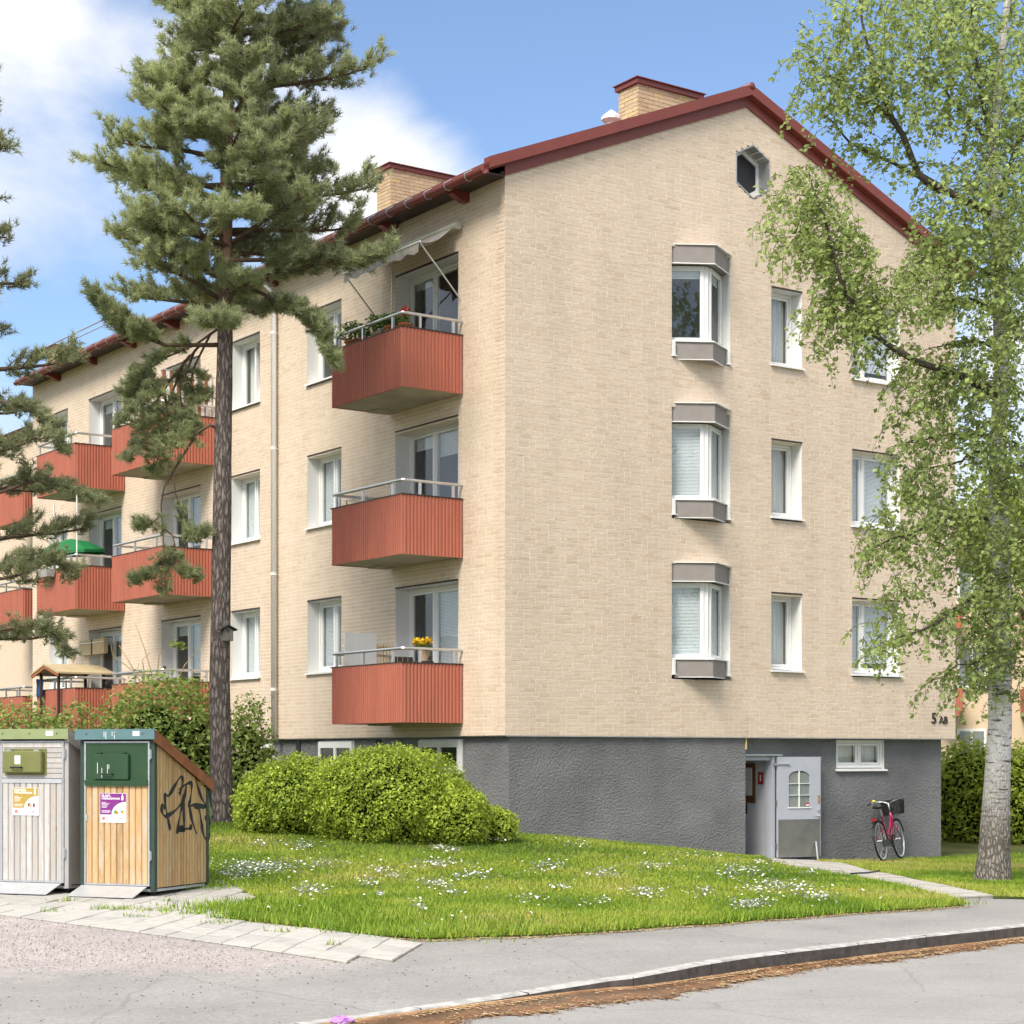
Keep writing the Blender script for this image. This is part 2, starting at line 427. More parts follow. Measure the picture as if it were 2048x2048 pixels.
def _tps(r2):
    return np.where(r2 > 1e-12, .5 * r2 * np.log(np.maximum(r2, 1e-12)), 0)
_d2 = ((CTRL[:, None, :2] - CTRL[None, :, :2]) ** 2).sum(-1)
_n = len(CTRL)
_A = np.zeros((_n + 3, _n + 3)); _A[:_n, :_n] = _tps(_d2) + np.eye(_n) * .5
_A[:_n, _n] = 1; _A[:_n, _n + 1:] = CTRL[:, :2]; _A[_n, :_n] = 1; _A[_n + 1:, :_n] = CTRL[:, :2].T
_w = np.linalg.solve(_A, np.concatenate([CTRL[:, 2], [0, 0, 0]]))
def HN(x, y):
    x = np.asarray(x, float); y = np.asarray(y, float)
    sh = x.shape; x = x.ravel(); y = y.ravel()
    r2 = (x[:, None] - CTRL[None, :, 0]) ** 2 + (y[:, None] - CTRL[None, :, 1]) ** 2
    z = _tps(r2) @ _w[:_n] + _w[_n] + _w[_n + 1] * x + _w[_n + 2] * y
    d = np.hypot(x + 2, y - 25)
    k = np.clip((d - 26) / 14, 0, 1); k = k * k * (3 - 2 * k)
    far = np.where(x < 0, np.clip(-x * .05, 0, 1.8), -.1)
    return (z * (1 - k) + far * k).reshape(sh)
def H(x, y): return float(HN(np.array([x]), np.array([y]))[0])
def G(u, v, dz=0.0):
    """the point of the ground that the photograph shows at pixel (u, v)"""
    Y = 22.0
    for _ in range(40):
        X = (u - U0) / F * Y
        Yn = F * (EYE - H(X, Y) - dz) / (v - V0)
        Y = .5 * Y + .5 * min(Yn, 80)
    return Vector(((u - U0) / F * Y, Y, H((u - U0) / F * Y, Y)))

def in_poly(x, y, poly):
    x = np.asarray(x); y = np.asarray(y); c = np.zeros(x.shape, bool); j = len(poly) - 1
    for i in range(len(poly)):
        xi, yi = poly[i][0], poly[i][1]; xj, yj = poly[j][0], poly[j][1]
        m = ((yi > y) != (yj > y)) & (x < (xj - xi) * (y - yi) / ((yj - yi) + 1e-12) + xi)
        c ^= m; j = i
    return c

def dist_line(x, y, line):
    """distance to a polyline and which side (positive = left of its direction)"""
    best = np.full(x.shape, 1e9); side = np.zeros(x.shape)
    for (ax, ay), (bx, by) in zip(line[:-1], line[1:]):
        dx, dy = bx - ax, by - ay; l2 = dx * dx + dy * dy
        t = np.clip(((x - ax) * dx + (y - ay) * dy) / l2, 0, 1)
        qx, qy = ax + t * dx, ay + t * dy; d = np.hypot(x - qx, y - qy)
        s = np.sign(dx * (y - ay) - dy * (x - ax))
        m = d < best; best = np.where(m, d, best); side = np.where(m, s, side)
    return best, side

def resample(line, step):
    out = [Vector(line[0][:2])]
    for a, b in zip(line[:-1], line[1:]):
        a = Vector(a[:2]); b = Vector(b[:2]); n = max(1, int((b - a).length / step))
        out += [a + (b - a) * (k / n) for k in range(1, n + 1)]
    return [(p.x, p.y) for p in out]

def smooth_line(line, it=2):
    for _ in range(it):
        o = [line[0]]
        for a, b in zip(line[:-1], line[1:]):
            o += [(a[0] * .75 + b[0] * .25, a[1] * .75 + b[1] * .25), (a[0] * .25 + b[0] * .75, a[1] * .25 + b[1] * .75)]
        line = o + [line[-1]]
    return line

def sheet(name, poly, step, zf, material, attr=None, kind='structure', ystep=None, box=None):
    """a draped sheet: polygon outline, filled with grid points; zf(x, y) arrays -> z"""
    pts = [Vector(p[:2]) for p in resample(list(poly) + [poly[0]], step * 1.5)[:-1]]
    nb = len(pts)
    xs = [p.x for p in pts]; ys = [p.y for p in pts]
    bx = box or (min(xs), max(xs), min(ys), max(ys))
    gx, gy = np.meshgrid(np.arange(bx[0] + step / 2, bx[1], step), np.arange(bx[2] + step / 2, bx[3], ystep or step))
    gx = gx.ravel(); gy = gy.ravel() + (rng.random(gx.size) - .5) * step * .3
    ins = in_poly(gx, gy, [(p.x, p.y) for p in pts])
    d, _ = dist_line(gx, gy, [(p.x, p.y) for p in pts] + [(pts[0].x, pts[0].y)])
    ins &= d > step * .4
    pts += [Vector((a, b)) for a, b in zip(gx[ins], gy[ins])]
    r = delaunay_2d_cdt(pts, [], [list(range(nb))], 1, 1e-5)
    vx = np.array([p.x for p in r[0]]); vy = np.array([p.y for p in r[0]])
    z = zf(vx, vy)
    fs = np.array([f if len(f) == 3 else f[:3] for f in r[2]], np.int32)
    o = np_mesh(name, np.stack([vx, vy, z], 1), fs, material, attr(vx, vy) if attr else None, smooth=True)
    return tag(o, kind=kind)

# the kerb between pavement and road, from the lower left to the right
KERB = smooth_line([(-9, 4.6), (-4, 9.7), (-1.08, 12.7), (-.09, 13.69), (.62, 14.35), (.97, 14.52), (1.28, 14.83), (1.80, 15.43), (2.195, 15.84), (3.03, 16.63), (3.95, 17.5), (5.07, 18.5), (8, 21.1), (14, 26.3), (24, 35)], 2)
LAWN_EDGE = [tuple(G(u, v)[:2]) for u, v in [(450, 1840), (574, 1853), (714, 1873), (854, 1882), (1050, 1876), (1225, 1866), (1400, 1853), (1534, 1843), (1685, 1831), (1802, 1824), (1933, 1814)]]
def ragged(line, amp):
    r_ = resample(line, .22); n_ = len(r_)
    return [r_[0]] + [(x + random.uniform(-amp, amp) * .6, y + random.uniform(-amp, amp)) for x, y in r_[1:-1]] + [r_[-1]]
LAWN_EDGE = ragged(LAWN_EDGE, .05)
PATH_L = [tuple(G(u, v)[:2]) for u, v in [(1903, 1801), (1802, 1775.6), (1702, 1757), (1601, 1742), (1544, 1729)]]
PATH_R = [tuple(G(u, v)[:2]) for u, v in [(1641, 1727), (1735, 1745.5), (1836, 1765.6), (1903, 1779), (1987, 1797.5)]]

def asphalt_mat(name, base, speck, gravel=None, tone=.15):
    m, nt, b, out = new_mat(name); l = nt.links.new
    tc = node(nt, 'ShaderNodeTexCoord')
    n1 = node(nt, 'ShaderNodeTexNoise', _Scale=.7, _Detail=6.0, _Roughness=.65); l(tc.outputs['Object'], n1.inputs['Vector'])
    n2 = node(nt, 'ShaderNodeTexNoise', _Scale=85.0, _Detail=3.0, _Roughness=.8); l(tc.outputs['Object'], n2.inputs['Vector'])
    v = node(nt, 'ShaderNodeTexVoronoi', _Scale=14.0, _Randomness=1.0); l(tc.outputs['Object'], v.inputs['Vector'])
    r1 = node(nt, 'ShaderNodeMapRange'); r1.inputs['From Min'].default_value = .3; r1.inputs['From Max'].default_value = .7; r1.inputs['To Min'].default_value = 1 - tone; r1.inputs['To Max'].default_value = 1 + tone; l(n1.outputs['Fac'], r1.inputs[0])
    n5 = node(nt, 'ShaderNodeTexNoise', _Scale=24.0, _Detail=5.0, _Roughness=.75); l(tc.outputs['Object'], n5.inputs['Vector'])
    r5 = node(nt, 'ShaderNodeMapRange'); r5.inputs['From Min'].default_value = .3; r5.inputs['From Max'].default_value = .7; r5.inputs['To Min'].default_value = .84; r5.inputs['To Max'].default_value = 1.16; l(n5.outputs['Fac'], r5.inputs[0])
    r2 = node(nt, 'ShaderNodeMapRange'); r2.inputs['From Min'].default_value = .25; r2.inputs['From Max'].default_value = .75; r2.inputs['To Min'].default_value = 1 - speck; r2.inputs['To Max'].default_value = 1 + speck; l(n2.outputs['Fac'], r2.inputs[0])
    r3 = node(nt, 'ShaderNodeMapRange'); r3.inputs['From Min'].default_value = .07; r3.inputs['From Max'].default_value = .10; r3.inputs['To Min'].default_value = .45; r3.inputs['To Max'].default_value = 1; l(v.outputs['Distance'], r3.inputs[0])
    # a few hairline cracks
    n4_ = node(nt, 'ShaderNodeTexNoise', _Scale=3.0, _Detail=5.0); l(tc.outputs['Object'], n4_.inputs['Vector'])
    cv = node(nt, 'ShaderNodeTexVoronoi', feature='DISTANCE_TO_EDGE', _Scale=.42); dm = node(nt, 'ShaderNodeMix', data_type='RGBA'); dm.inputs['Factor'].default_value = .12; l(tc.outputs['Object'], dm.inputs['A']); l(n4_.outputs['Color'], dm.inputs['B']); l(dm.outputs['Result'], cv.inputs['Vector'])
    m0 = node(nt, 'ShaderNodeMath', operation='MULTIPLY'); l(r1.outputs[0], m0.inputs[0]); l(r5.outputs[0], m0.inputs[1])
    m1 = node(nt, 'ShaderNodeMath', operation='MULTIPLY'); l(m0.outputs[0], m1.inputs[0]); l(r2.outputs[0], m1.inputs[1])
    rc = node(nt, 'ShaderNodeMapRange'); rc.inputs['From Min'].default_value = .0; rc.inputs['From Max'].default_value = .006; rc.inputs['To Min'].default_value = .80; rc.inputs['To Max'].default_value = 1; l(cv.outputs['Distance'], rc.inputs[0])
    m3 = node(nt, 'ShaderNodeMath', operation='MULTIPLY'); l(r3.outputs[0], m3.inputs[0]); l(rc.outputs[0], m3.inputs[1])
    m2 = node(nt, 'ShaderNodeMath', operation='MULTIPLY'); l(m1.outputs[0], m2.inputs[0]); l(m3.outputs[0], m2.inputs[1])
    col = node(nt, 'ShaderNodeMix', data_type='RGBA'); col.inputs['A'].default_value = c4(base); col.inputs['B'].default_value = c4(gravel or base)
    at = node(nt, 'ShaderNodeAttribute', attribute_name='tint')
    n4 = node(nt, 'ShaderNodeTexNoise', _Scale=2.2, _Detail=7.0, _Roughness=.7); l(tc.outputs['Object'], n4.inputs['Vector'])
    a4 = node(nt, 'ShaderNodeMath', operation='ADD'); l(at.outputs['Fac'], a4.inputs[0]); l(n4.outputs['Fac'], a4.inputs[1])
    r4 = node(nt, 'ShaderNodeMapRange'); r4.inputs['From Min'].default_value = .75; r4.inputs['From Max'].default_value = 1.2; l(a4.outputs[0], r4.inputs[0])
    l(r4.outputs[0], col.inputs['Factor'])
    mu = node(nt, 'ShaderNodeMix', data_type='RGBA', blend_type='MULTIPLY'); mu.inputs['Factor'].default_value = 1
    l(col.outputs['Result'], mu.inputs['A']); l(m2.outputs[0], mu.inputs['B']); l(mu.outputs['Result'], b.inputs['Base Color'])
    bp = node(nt, 'ShaderNodeBump', _Strength=.7, _Distance=.006); l(n2.outputs['Fac'], bp.inputs['Height']); l(bp.outputs[0], b.inputs['Normal'])
    b.inputs['Roughness'].default_value = .9; b.inputs['Specular IOR Level'].default_value = .25
    return m

def ground_mat():
    m, nt, b, out = new_mat('lawn_soil'); l = nt.links.new
    tc = node(nt, 'ShaderNodeTexCoord'); n1 = node(nt, 'ShaderNodeTexNoise', _Scale=.9, _Detail=8.0, _Roughness=.7); l(tc.outputs['Object'], n1.inputs['Vector'])
    rp = node(nt, 'ShaderNodeValToRGB'); e = rp.color_ramp.elements
    e[0].position = .35; e[0].color = c4((.055, .085, .018)); e[1].position = .66; e[1].color = c4((.16, .15, .055))
    l(n1.outputs['Fac'], rp.inputs[0]); l(rp.outputs[0], b.inputs['Base Color'])
    n2 = node(nt, 'ShaderNodeTexNoise', _Scale=60.0, _Detail=3.0); l(tc.outputs['Object'], n2.inputs['Vector'])
    bp = node(nt, 'ShaderNodeBump', _Strength=1.0, _Distance=.03); l(n2.outputs['Fac'], bp.inputs['Height']); l(bp.outputs[0], b.inputs['Normal'])
    b.inputs['Roughness'].default_value = 1; b.inputs['Specular IOR Level'].default_value = .1
    return m
M['soil'] = ground_mat()
M['asphalt'] = asphalt_mat('asphalt', (.285, .275, .262), .30, (.40, .355, .338))
M['road'] = asphalt_mat('road', (.30, .29, .276), .28, tone=.13)
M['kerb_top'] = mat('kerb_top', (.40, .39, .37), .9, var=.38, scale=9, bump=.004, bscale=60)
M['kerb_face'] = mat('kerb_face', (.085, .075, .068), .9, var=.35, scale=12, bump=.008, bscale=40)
M['slab'] = mat('slab', (.44, .42, .385), .92, var=.12, scale=7, bump=.003, bscale=80)
M['slab_grey'] = mat('slab_grey', (.39, .375, .345), .92, var=.14, scale=7, bump=.003, bscale=80)
M['slab_path'] = mat('slab_path', (.42, .395, .36), .92, var=.14, scale=6, bump=.003, bscale=80)

# ground sheet out to the horizon
def axis(lo, hi, st, far):
    a = list(np.arange(lo, hi + 1e-6, st)); s = st; x = lo; p = []
    while x > -far: s *= 1.35; x -= s; p.append(x)
    s = st; x = hi; q = []
    while x < far: s *= 1.35; x += s; q.append(x)
    return np.array(p[::-1] + a + q)
gx, gy = axis(-16, 18, .5, 2500), axis(4, 52, .5, 2500)
XX, YY = np.meshgrid(gx, gy)
ZZ = HN(XX, YY) - .06
kd, ks = dist_line(XX.ravel(), YY.ravel(), KERB)
kd = kd.reshape(XX.shape); ks = ks.reshape(XX.shape)
road_side = (ks < 0) | (kd < .9)
ZZ = np.where(road_side & (np.hypot(XX, YY - 15) < 80), -.12, ZZ)
nx, ny = len(gx), len(gy)
ii = (np.arange(ny - 1)[:, None] * nx + np.arange(nx - 1)[None, :]).ravel()
tag(np_mesh('ground', np.stack([XX.ravel(), YY.ravel(), ZZ.ravel()], 1), np.stack([ii, ii + 1, ii + nx + 1, ii + nx], 1), M['soil'], smooth=True), kind='structure')

# road
rd = [p for p in KERB] + [(60, 30), (60, -20), (-30, -20), (-30, -12)]
sheet('road', rd, .8, lambda x, y: np.zeros_like(x), M['road'], attr=lambda x, y: np.zeros_like(x), box=(-6, 16, 6, 30))

# pavement of asphalt, with the forecourt of the bins; gravel has been dragged over its left part
GRAV = [(-8, 21), (-5.45, 19.9), (-4.27, 18.6), (-3.17, 17.1), (-2.1, 16.2), (-1.3, 15.7), (-2.1, 15.1), (-3.3, 15.2), (-4.8, 15.0), (-7, 15.0), (-10, 17)]
def gravel_fac(x, y):
    ins = in_poly(x, y, GRAV); d, _ = dist_line(x, y, GRAV + [GRAV[0]])
    return np.clip(np.where(ins, .5 + d * .55, .5 - d * .45), 0, 1)
PAVE_POLY = [p for p in KERB[::-1]] + [(-14, 4.6), (-14, 26.5), (-5.2, 24.2), (-3.2, 23.2)] + [(LAWN_EDGE[0][0] + .1, LAWN_EDGE[0][1] + .25)] + [(x + .0, y + .2) for x, y in LAWN_EDGE[3:-1:3]] + [LAWN_EDGE[-1]] + [PATH_L[0], PATH_R[-1], tuple(G(2048, 1799)[:2]), (14, 28.9), (24, 37.6)]
sheet('pavement', PAVE_POLY, .3, lambda x, y: HN(x, y), M['asphalt'], attr=gravel_fac)

# lawns
LAWN_POLY = LAWN_EDGE + PATH_L + [(4.45, 33.95), (4.3, 34.2), (1.5, 32.4), (.3, 31.5), (-4.4, 38.2), (-14.5, 52.6), (-24, 66), (-45, 60), (-45, 27), (-14, 26.4), (-5.2, 24.1), (-3.55, 23.1), tuple(G(520, 1803)[:2])]
def lawn_z(poly):
    ln = [tuple(p[:2]) for p in poly] + [tuple(poly[0][:2])]
    return lambda x, y: HN(x, y) + .005 + .025 * np.clip(dist_line(x, y, ln)[0] / .2, 0, 1)
sheet('lawn', LAWN_POLY, .3, lawn_z(LAWN_POLY), M['soil'], box=(-14, 6, 15, 45))
LAWN_R = PATH_R + [tuple(G(2048, 1799)[:2]), (14, 28.9), (24, 37.6), (60, 60), (60, 130), (-12, 130), (-12, 66), (9.0, 37.6), (8.6, 37.15), (5.7, 35.1)]
sheet('lawn', LAWN_R, .35, lawn_z(LAWN_R), M['soil'], box=(4, 20, 20, 55))

# kerb stones, one by one
kerb = MB()
kl = resample(KERB, .08)
kerb_root = None
acc = 0; start = 0; stones = []
for i in range(1, len(kl)):
    acc += math.dist(kl[i], kl[i - 1])
    if acc > random.uniform(.85, 1.1):
        stones.append((start, i)); start = i; acc = 0
def kerb_stone(a, b, parent, first):
    P = [Vector(p) for p in kl[a:b + 1]]
    n = len(P); sel = sorted(set([0, n // 4, n // 2, 3 * n // 4, n - 1]))
    vs = []; mb = MB()
    d0 = (P[-1] - P[0]).normalized()
    for j, i in enumerate(sel):
        p = P[i].copy()
        if j == 0: p += d0 * .004
        if j == len(sel) - 1: p -= d0 * .004
        t = (P[min(i + 1, n - 1)] - P[max(i - 1, 0)]).normalized(); nn = Vector((t.y, -t.x))
        zt = H(p.x, p.y) + .008
        o = random.uniform(-.012, .010)
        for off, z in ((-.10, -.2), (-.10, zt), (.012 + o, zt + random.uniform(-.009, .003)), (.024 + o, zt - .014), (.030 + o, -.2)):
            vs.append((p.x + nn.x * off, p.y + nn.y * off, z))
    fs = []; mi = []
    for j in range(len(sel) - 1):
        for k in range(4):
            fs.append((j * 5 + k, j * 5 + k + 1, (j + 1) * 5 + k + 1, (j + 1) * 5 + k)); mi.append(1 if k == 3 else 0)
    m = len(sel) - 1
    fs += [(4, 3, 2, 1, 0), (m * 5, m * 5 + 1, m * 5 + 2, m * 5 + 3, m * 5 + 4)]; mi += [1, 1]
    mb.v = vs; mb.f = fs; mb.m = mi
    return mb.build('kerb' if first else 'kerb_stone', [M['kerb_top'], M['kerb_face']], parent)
vis = [s for s in stones if -3.5 < kl[s[0]][0] < 7.5]
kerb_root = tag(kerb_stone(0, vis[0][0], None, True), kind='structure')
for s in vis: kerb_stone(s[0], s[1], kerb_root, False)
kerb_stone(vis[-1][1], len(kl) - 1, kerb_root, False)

# paving slabs of the forecourt
E1 = Vector((.70, -.714)); E2 = Vector((.16, .987))
R1, R2 = .44, .40
ORG = Vector((-.99, 15.52))
SLAB_POLY = [(-.85, 15.35), (-.6, 16.9)] + [(x - .02, y - .05) for x, y in [q for q in LAWN_EDGE if q[0] < -.72][::-1]] + [tuple(G(522, 1800)[:2]), (-3.3, 22.9), (-9.5, 25.3), (-9.5, 20.5), (-5.45, 19.75), (-4.27, 18.35), (-3.17, 17.0), (-2.10, 16.1), (-1.25, 15.55)]
M['joint'] = mat('joint', (.16, .15, .07), 1, var=.4, scale=5, col2=(.30, .26, .17), spec=.1)
bed = MB(); slab_list = []
for i in range(-26, 4):
    for j in range(-1, 18):
        off = 0
        c = ORG + E1 * (i * R1) + E2 * (j * R2)
        cc = c + E1 * R1 / 2 + E2 * R2 / 2
        if not in_poly(np.array([cc.x]), np.array([cc.y]), SLAB_POLY)[0]: continue
        if cc.x < -6.4: continue
        g = .006
        q = [c + E1 * g + E2 * g, c + E1 * (R1 - g) + E2 * g, c + E1 * (R1 - g) + E2 * (R2 - g), c + E1 * g + E2 * (R2 - g)]
        t = random.uniform(-.004, .006)
        top = [(p.x, p.y, H(p.x, p.y) + .020 + t + random.uniform(-.004, .004)) for p in q]
        # chamfered edge
        ctr = cc.copy()
        low = [(x, y, z - .008) for x, y, z in top]
        top = [(x + (ctr.x - x) * .03, y + (ctr.y - y) * .03, z) for x, y, z in top]
        bot = [(x, y, z - .04) for x, y, z in low]
        mb = MB(); mb.add(bot + low + top, [(0, 1, 5, 4), (1, 2, 6, 5), (2, 3, 7, 6), (3, 0, 4, 7), (4, 5, 9, 8), (5, 6, 10, 9), (6, 7, 11, 10), (7, 4, 8, 11), (8, 9, 10, 11)])
        slab_list.append((mb, M['slab'] if random.random() < .8 and cc.y < 20.6 else M['slab_grey']))
        q = [c, c + E1 * R1, c + E1 * R1 + E2 * R2, c + E2 * R2]
        bed.add([(p.x, p.y, H(p.x, p.y) + .010) for p in q], [(0, 1, 2, 3)])
slab_root = tag(bed.build('paving', M['joint']), kind='structure')
for mb, mt in slab_list: mb.build('slab', mt, slab_root)

# the flagged path from the basement door to the pavement
def lerp_line(line, t):
    ls = [math.dist(a, b) for a, b in zip(line[:-1], line[1:])]; d = t * sum(ls)
    for (a, b), s in zip(zip(line[:-1], line[1:]), ls):
        if d <= s or (a, b) == (line[-2], line[-1]): return Vector(a) + (Vector(b) - Vector(a)) * (d / s)
        d -= s
PL = [(4.62, 34.25)] + [(4.58, 33.9)] + PATH_L[::-1]; PR = [(5.65, 34.98)] + PATH_R
NP = 34
# mortar bed under the flags so that the joints are filled
bedv = []; bedf = []
for i in range(NP + 1):
    for w in (0, .5, 1):
        a = lerp_line(PL, i / NP); b = lerp_line(PR, i / NP); p = a + (b - a) * w
        bedv.append((p.x, p.y, H(p.x, p.y) + .028))
for i in range(NP):
    for w in range(2): k = i * 3 + w; bedf.append((k, k + 1, k + 4, k + 3))
mb = MB(); mb.add(bedv, bedf); path_root = tag(mb.build('path', M['joint']), kind='structure')

for i in range(NP):
    for j in range(3):
        t0, t1 = (i + .02) / NP, (i + .98) / NP
        w0, w1 = (j + .012) / 3, (j + .988) / 3
        q = []
        for t, w in ((t0, w0), (t0, w1), (t1, w1), (t1, w0)):
            a = lerp_line(PL, t); b = lerp_line(PR, t); q.append(a + (b - a) * w)
        dz = random.uniform(-.004, .005)
        top = [(p.x, p.y, H(p.x, p.y) + .042 + dz) for p in q]; bot = [(x, y, z - .06) for x, y, z in top]
        mb = MB(); mb.add(bot + top, [(0, 1, 5, 4), (1, 2, 6, 5), (2, 3, 7, 6), (3, 0, 4, 7), (4, 5, 6, 7)][::1])
        mb.build('slab', M['slab_path'], path_root)
# ------------------------------------------------------------------ scattered things on the ground
def scatter_chips(name, x, y, z, size, flat, material, up=.0):
    n = len(x); a = rng.random(n) * 6.283
    s = size * (.5 + rng.random(n)); l2 = s * (.3 + .5 * rng.random(n))
    ca, sa = np.cos(a), np.sin(a)
    P = np.stack([x, y, z], 1)
    e1 = np.stack([ca * s, sa * s, (rng.random(n) - .5) * s * flat], 1); e2 = np.stack([-sa * l2, ca * l2, (rng.random(n) - .5) * l2 * flat], 1)
    top = np.zeros((n, 3)); top[:, 2] = s * up
    V = np.stack([P - e1, P - e2, P + e1, P + e2, P + top], 1).reshape(-1, 3)
    b = np.arange(n)[:, None] * 5
    Fc = np.concatenate([b + np.array([0, 1, 4]), b + np.array([1, 2, 4]), b + np.array([2, 3, 4]), b + np.array([3, 0, 4])], 0)
    return np_mesh(name, V, Fc, material, np.repeat(rng.random(n), 5))

def tint_mat(name, cols, rough=.9):
    m, nt, b, out = new_mat(name); l = nt.links.new
    at = node(nt, 'ShaderNodeAttribute', attribute_name='tint'); rp = node(nt, 'ShaderNodeValToRGB'); e = rp.color_ramp.elements
    e[0].color = c4(cols[0]); e[1].color = c4(cols[-1])
    for i, c in enumerate(cols[1:-1]): k = e.new((i + 1) / (len(cols) - 1)); k.color = c4(c)
    l(at.outputs['Fac'], rp.inputs[0]); l(rp.outputs[0], b.inputs['Base Color']); b.inputs['Roughness'].default_value = rough
    b.inputs['Specular IOR Level'].default_value = .2
    return m
M['pebble'] = tint_mat('pebble', [(.14, .12, .12), (.34, .30, .285), (.43, .37, .35), (.5, .47, .45)])
x = rng.uniform(-8, 0, 120000); y = rng.uniform(12.5, 22, 120000)
gf = gravel_fac(x, y); keep = rng.random(x.size) < np.clip((gf - .15) * 1.1, 0.0, 1) ** 1.5 * .75
x, y = x[keep], y[keep]
tag(scatter_chips('gravel', x, y, HN(x, y) + .006, .009, .3, M['pebble'], .8), 'pinkish grey gravel strewn over the asphalt forecourt', 'gravel', kind='stuff')
# dark grit and twigs on asphalt
M['grit'] = tint_mat('grit', [(.03, .025, .02), (.07, .05, .035)])
x = rng.uniform(-6, 8, 4200); y = rng.uniform(10.5, 20, 4200)
w = np.exp(-((x + 2.2) ** 2 + (y - 15) ** 2) / 6) + .06
keep = rng.random(x.size) < w; x, y = x[keep], y[keep]
kd, ks = dist_line(x, y, KERB); z = np.where(ks > 0, HN(x, y), 0) + .004
tag(scatter_chips('grit', x, y, z, .010, .2, M['grit'], .3), 'dark grit and bits of twig lying on the asphalt', 'grit', kind='stuff')

# wet brown litter washed along the kerb: a thin film and loose seed husks
def litter_mat():
    m, nt, b, out = new_mat('litter'); l = nt.links.new
    tc = node(nt, 'ShaderNodeTexCoord'); n1 = node(nt, 'ShaderNodeTexNoise', _Scale=2.6, _Detail=8.0, _Roughness=.7); l(tc.outputs['Object'], n1.inputs['Vector'])
    at = node(nt, 'ShaderNodeAttribute', attribute_name='tint')
    ad = node(nt, 'ShaderNodeMath', operation='ADD'); l(n1.outputs['Fac'], ad.inputs[0]); l(at.outputs['Fac'], ad.inputs[1])
    rp = node(nt, 'ShaderNodeValToRGB'); e = rp.color_ramp.elements
    e[0].position = .42; e[0].color = c4((.085, .045, .022)); e[1].position = .9; e[1].color = c4((.42, .26, .13))
    k = e.new(.62); k.color = c4((.22, .10, .04))
    l(ad.outputs[0], rp.inputs[0]); l(rp.outputs[0], b.inputs['Base Color'])
    rr = node(nt, 'ShaderNodeMapRange'); rr.inputs['From Min'].default_value = .5; rr.inputs['From Max'].default_value = .8; rr.inputs['To Min'].default_value = .35; rr.inputs['To Max'].default_value = .95; l(ad.outputs[0], rr.inputs[0]); l(rr.outputs[0], b.inputs['Roughness'])
    n2 = node(nt, 'ShaderNodeTexNoise', _Scale=45.0, _Detail=4.0); l(tc.outputs['Object'], n2.inputs['Vector'])
    bp = node(nt, 'ShaderNodeBump', _Strength=.5, _Distance=.006); l(n2.outputs['Fac'], bp.inputs['Height']); l(bp.outputs[0], b.inputs['Normal'])
    return m
M['litter'] = litter_mat()
kk = [p for p in resample(KERB, .07) if -2.2 < p[0] < 12]
lv = []; lf = []; la = []
NW = 8
ph = [random.uniform(0, 6) for _ in range(4)]
lit_w = []
for i, p in enumerate(kk):
    t = Vector(kk[min(i + 1, len(kk) - 1)]) - Vector(kk[max(i - 1, 0)]); t.normalize(); nn = Vector((t.y, -t.x))
    s = i * .07
    base = .42 + .10 * math.sin(s * .5 + ph[0]) + .05 * math.sin(s * 1.9 + ph[1]) + .03 * math.sin(s * 5.1 + ph[2]) + random.uniform(-.05, .05)
    base *= 1.25 if p[0] < 1 else (1.0 if p[0] < 5 else .9)
    lit_w.append(base)
    for k in range(NW + 1):
        w = .02 + (base - .02) * k / NW
        lv.append((p[0] + nn.x * w, p[1] + nn.y * w, .004 + .010 * max(0, 1 - k / NW * 2.2) + .004 * (1 - k / NW)))
        la.append(.30 * max(0, 1 - k / 2.2) + .06 * math.sin(s * .7 + k))
for i in range(len(kk) - 1):
    for k in range(NW):
        a = i * (NW + 1) + k; lf.append((a, a + 1, a + NW + 2, a + NW + 1))
tag(np_mesh('gutter_litter', lv, lf, M['litter'], la, smooth=True), 'wet brown litter washed along the kerb in the road', 'litter', kind='stuff')
n = 26000
ki = rng.integers(0, len(kk) - 1, n)
K2 = np.array(kk); T2 = np.gradient(K2, axis=0); T2 /= np.linalg.norm(T2, axis=1)[:, None]
N2 = np.stack([T2[:, 1], -T2[:, 0]], 1); LW = np.array(lit_w)[ki]
q = rng.random(n)
w = np.where(rng.random(n) < .55, .03 + LW * .33 * q, np.where(rng.random(n) < .5, LW * q, LW * (.86 + .16 * q)))
clump = np.sin(ki * .07 * 3.1) + np.sin(ki * .07 * 7.7 + w * 30)
keep = (rng.random(n) < np.clip(.35 + .4 * clump, .05, 1))
ki, w = ki[keep], w[keep]
x = K2[ki, 0] + N2[ki, 0] * w + rng.normal(0, .01, ki.size); y = K2[ki, 1] + N2[ki, 1] * w + rng.normal(0, .01, ki.size)
M['husk'] = tint_mat('husk', [(.20, .11, .05), (.36, .24, .12), (.52, .41, .26)])
tag(scatter_chips('seed_husks', x, y, np.full(x.size, .017), .011, .3, M['husk'], .3), 'pale seed husks floating in the brown gutter litter', 'litter', kind='stuff')

n = 9000; ki = rng.integers(0, len(kk) - 1, n); w = np.array(lit_w)[ki] + rng.normal(0, .05, n); x = K2[ki, 0] + N2[ki, 0] * w; y = K2[ki, 1] + N2[ki, 1] * w
M['bark_bit'] = tint_mat('bark_bit', [(.06, .035, .02), (.20, .10, .045), (.38, .26, .14)])
tag(scatter_chips('bark_bits', x, y, np.full(x.size, .006), .011, .3, M['bark_bit'], .4), 'brown bits of bark strewn along the outer edge of the gutter litter', 'litter', kind='stuff')
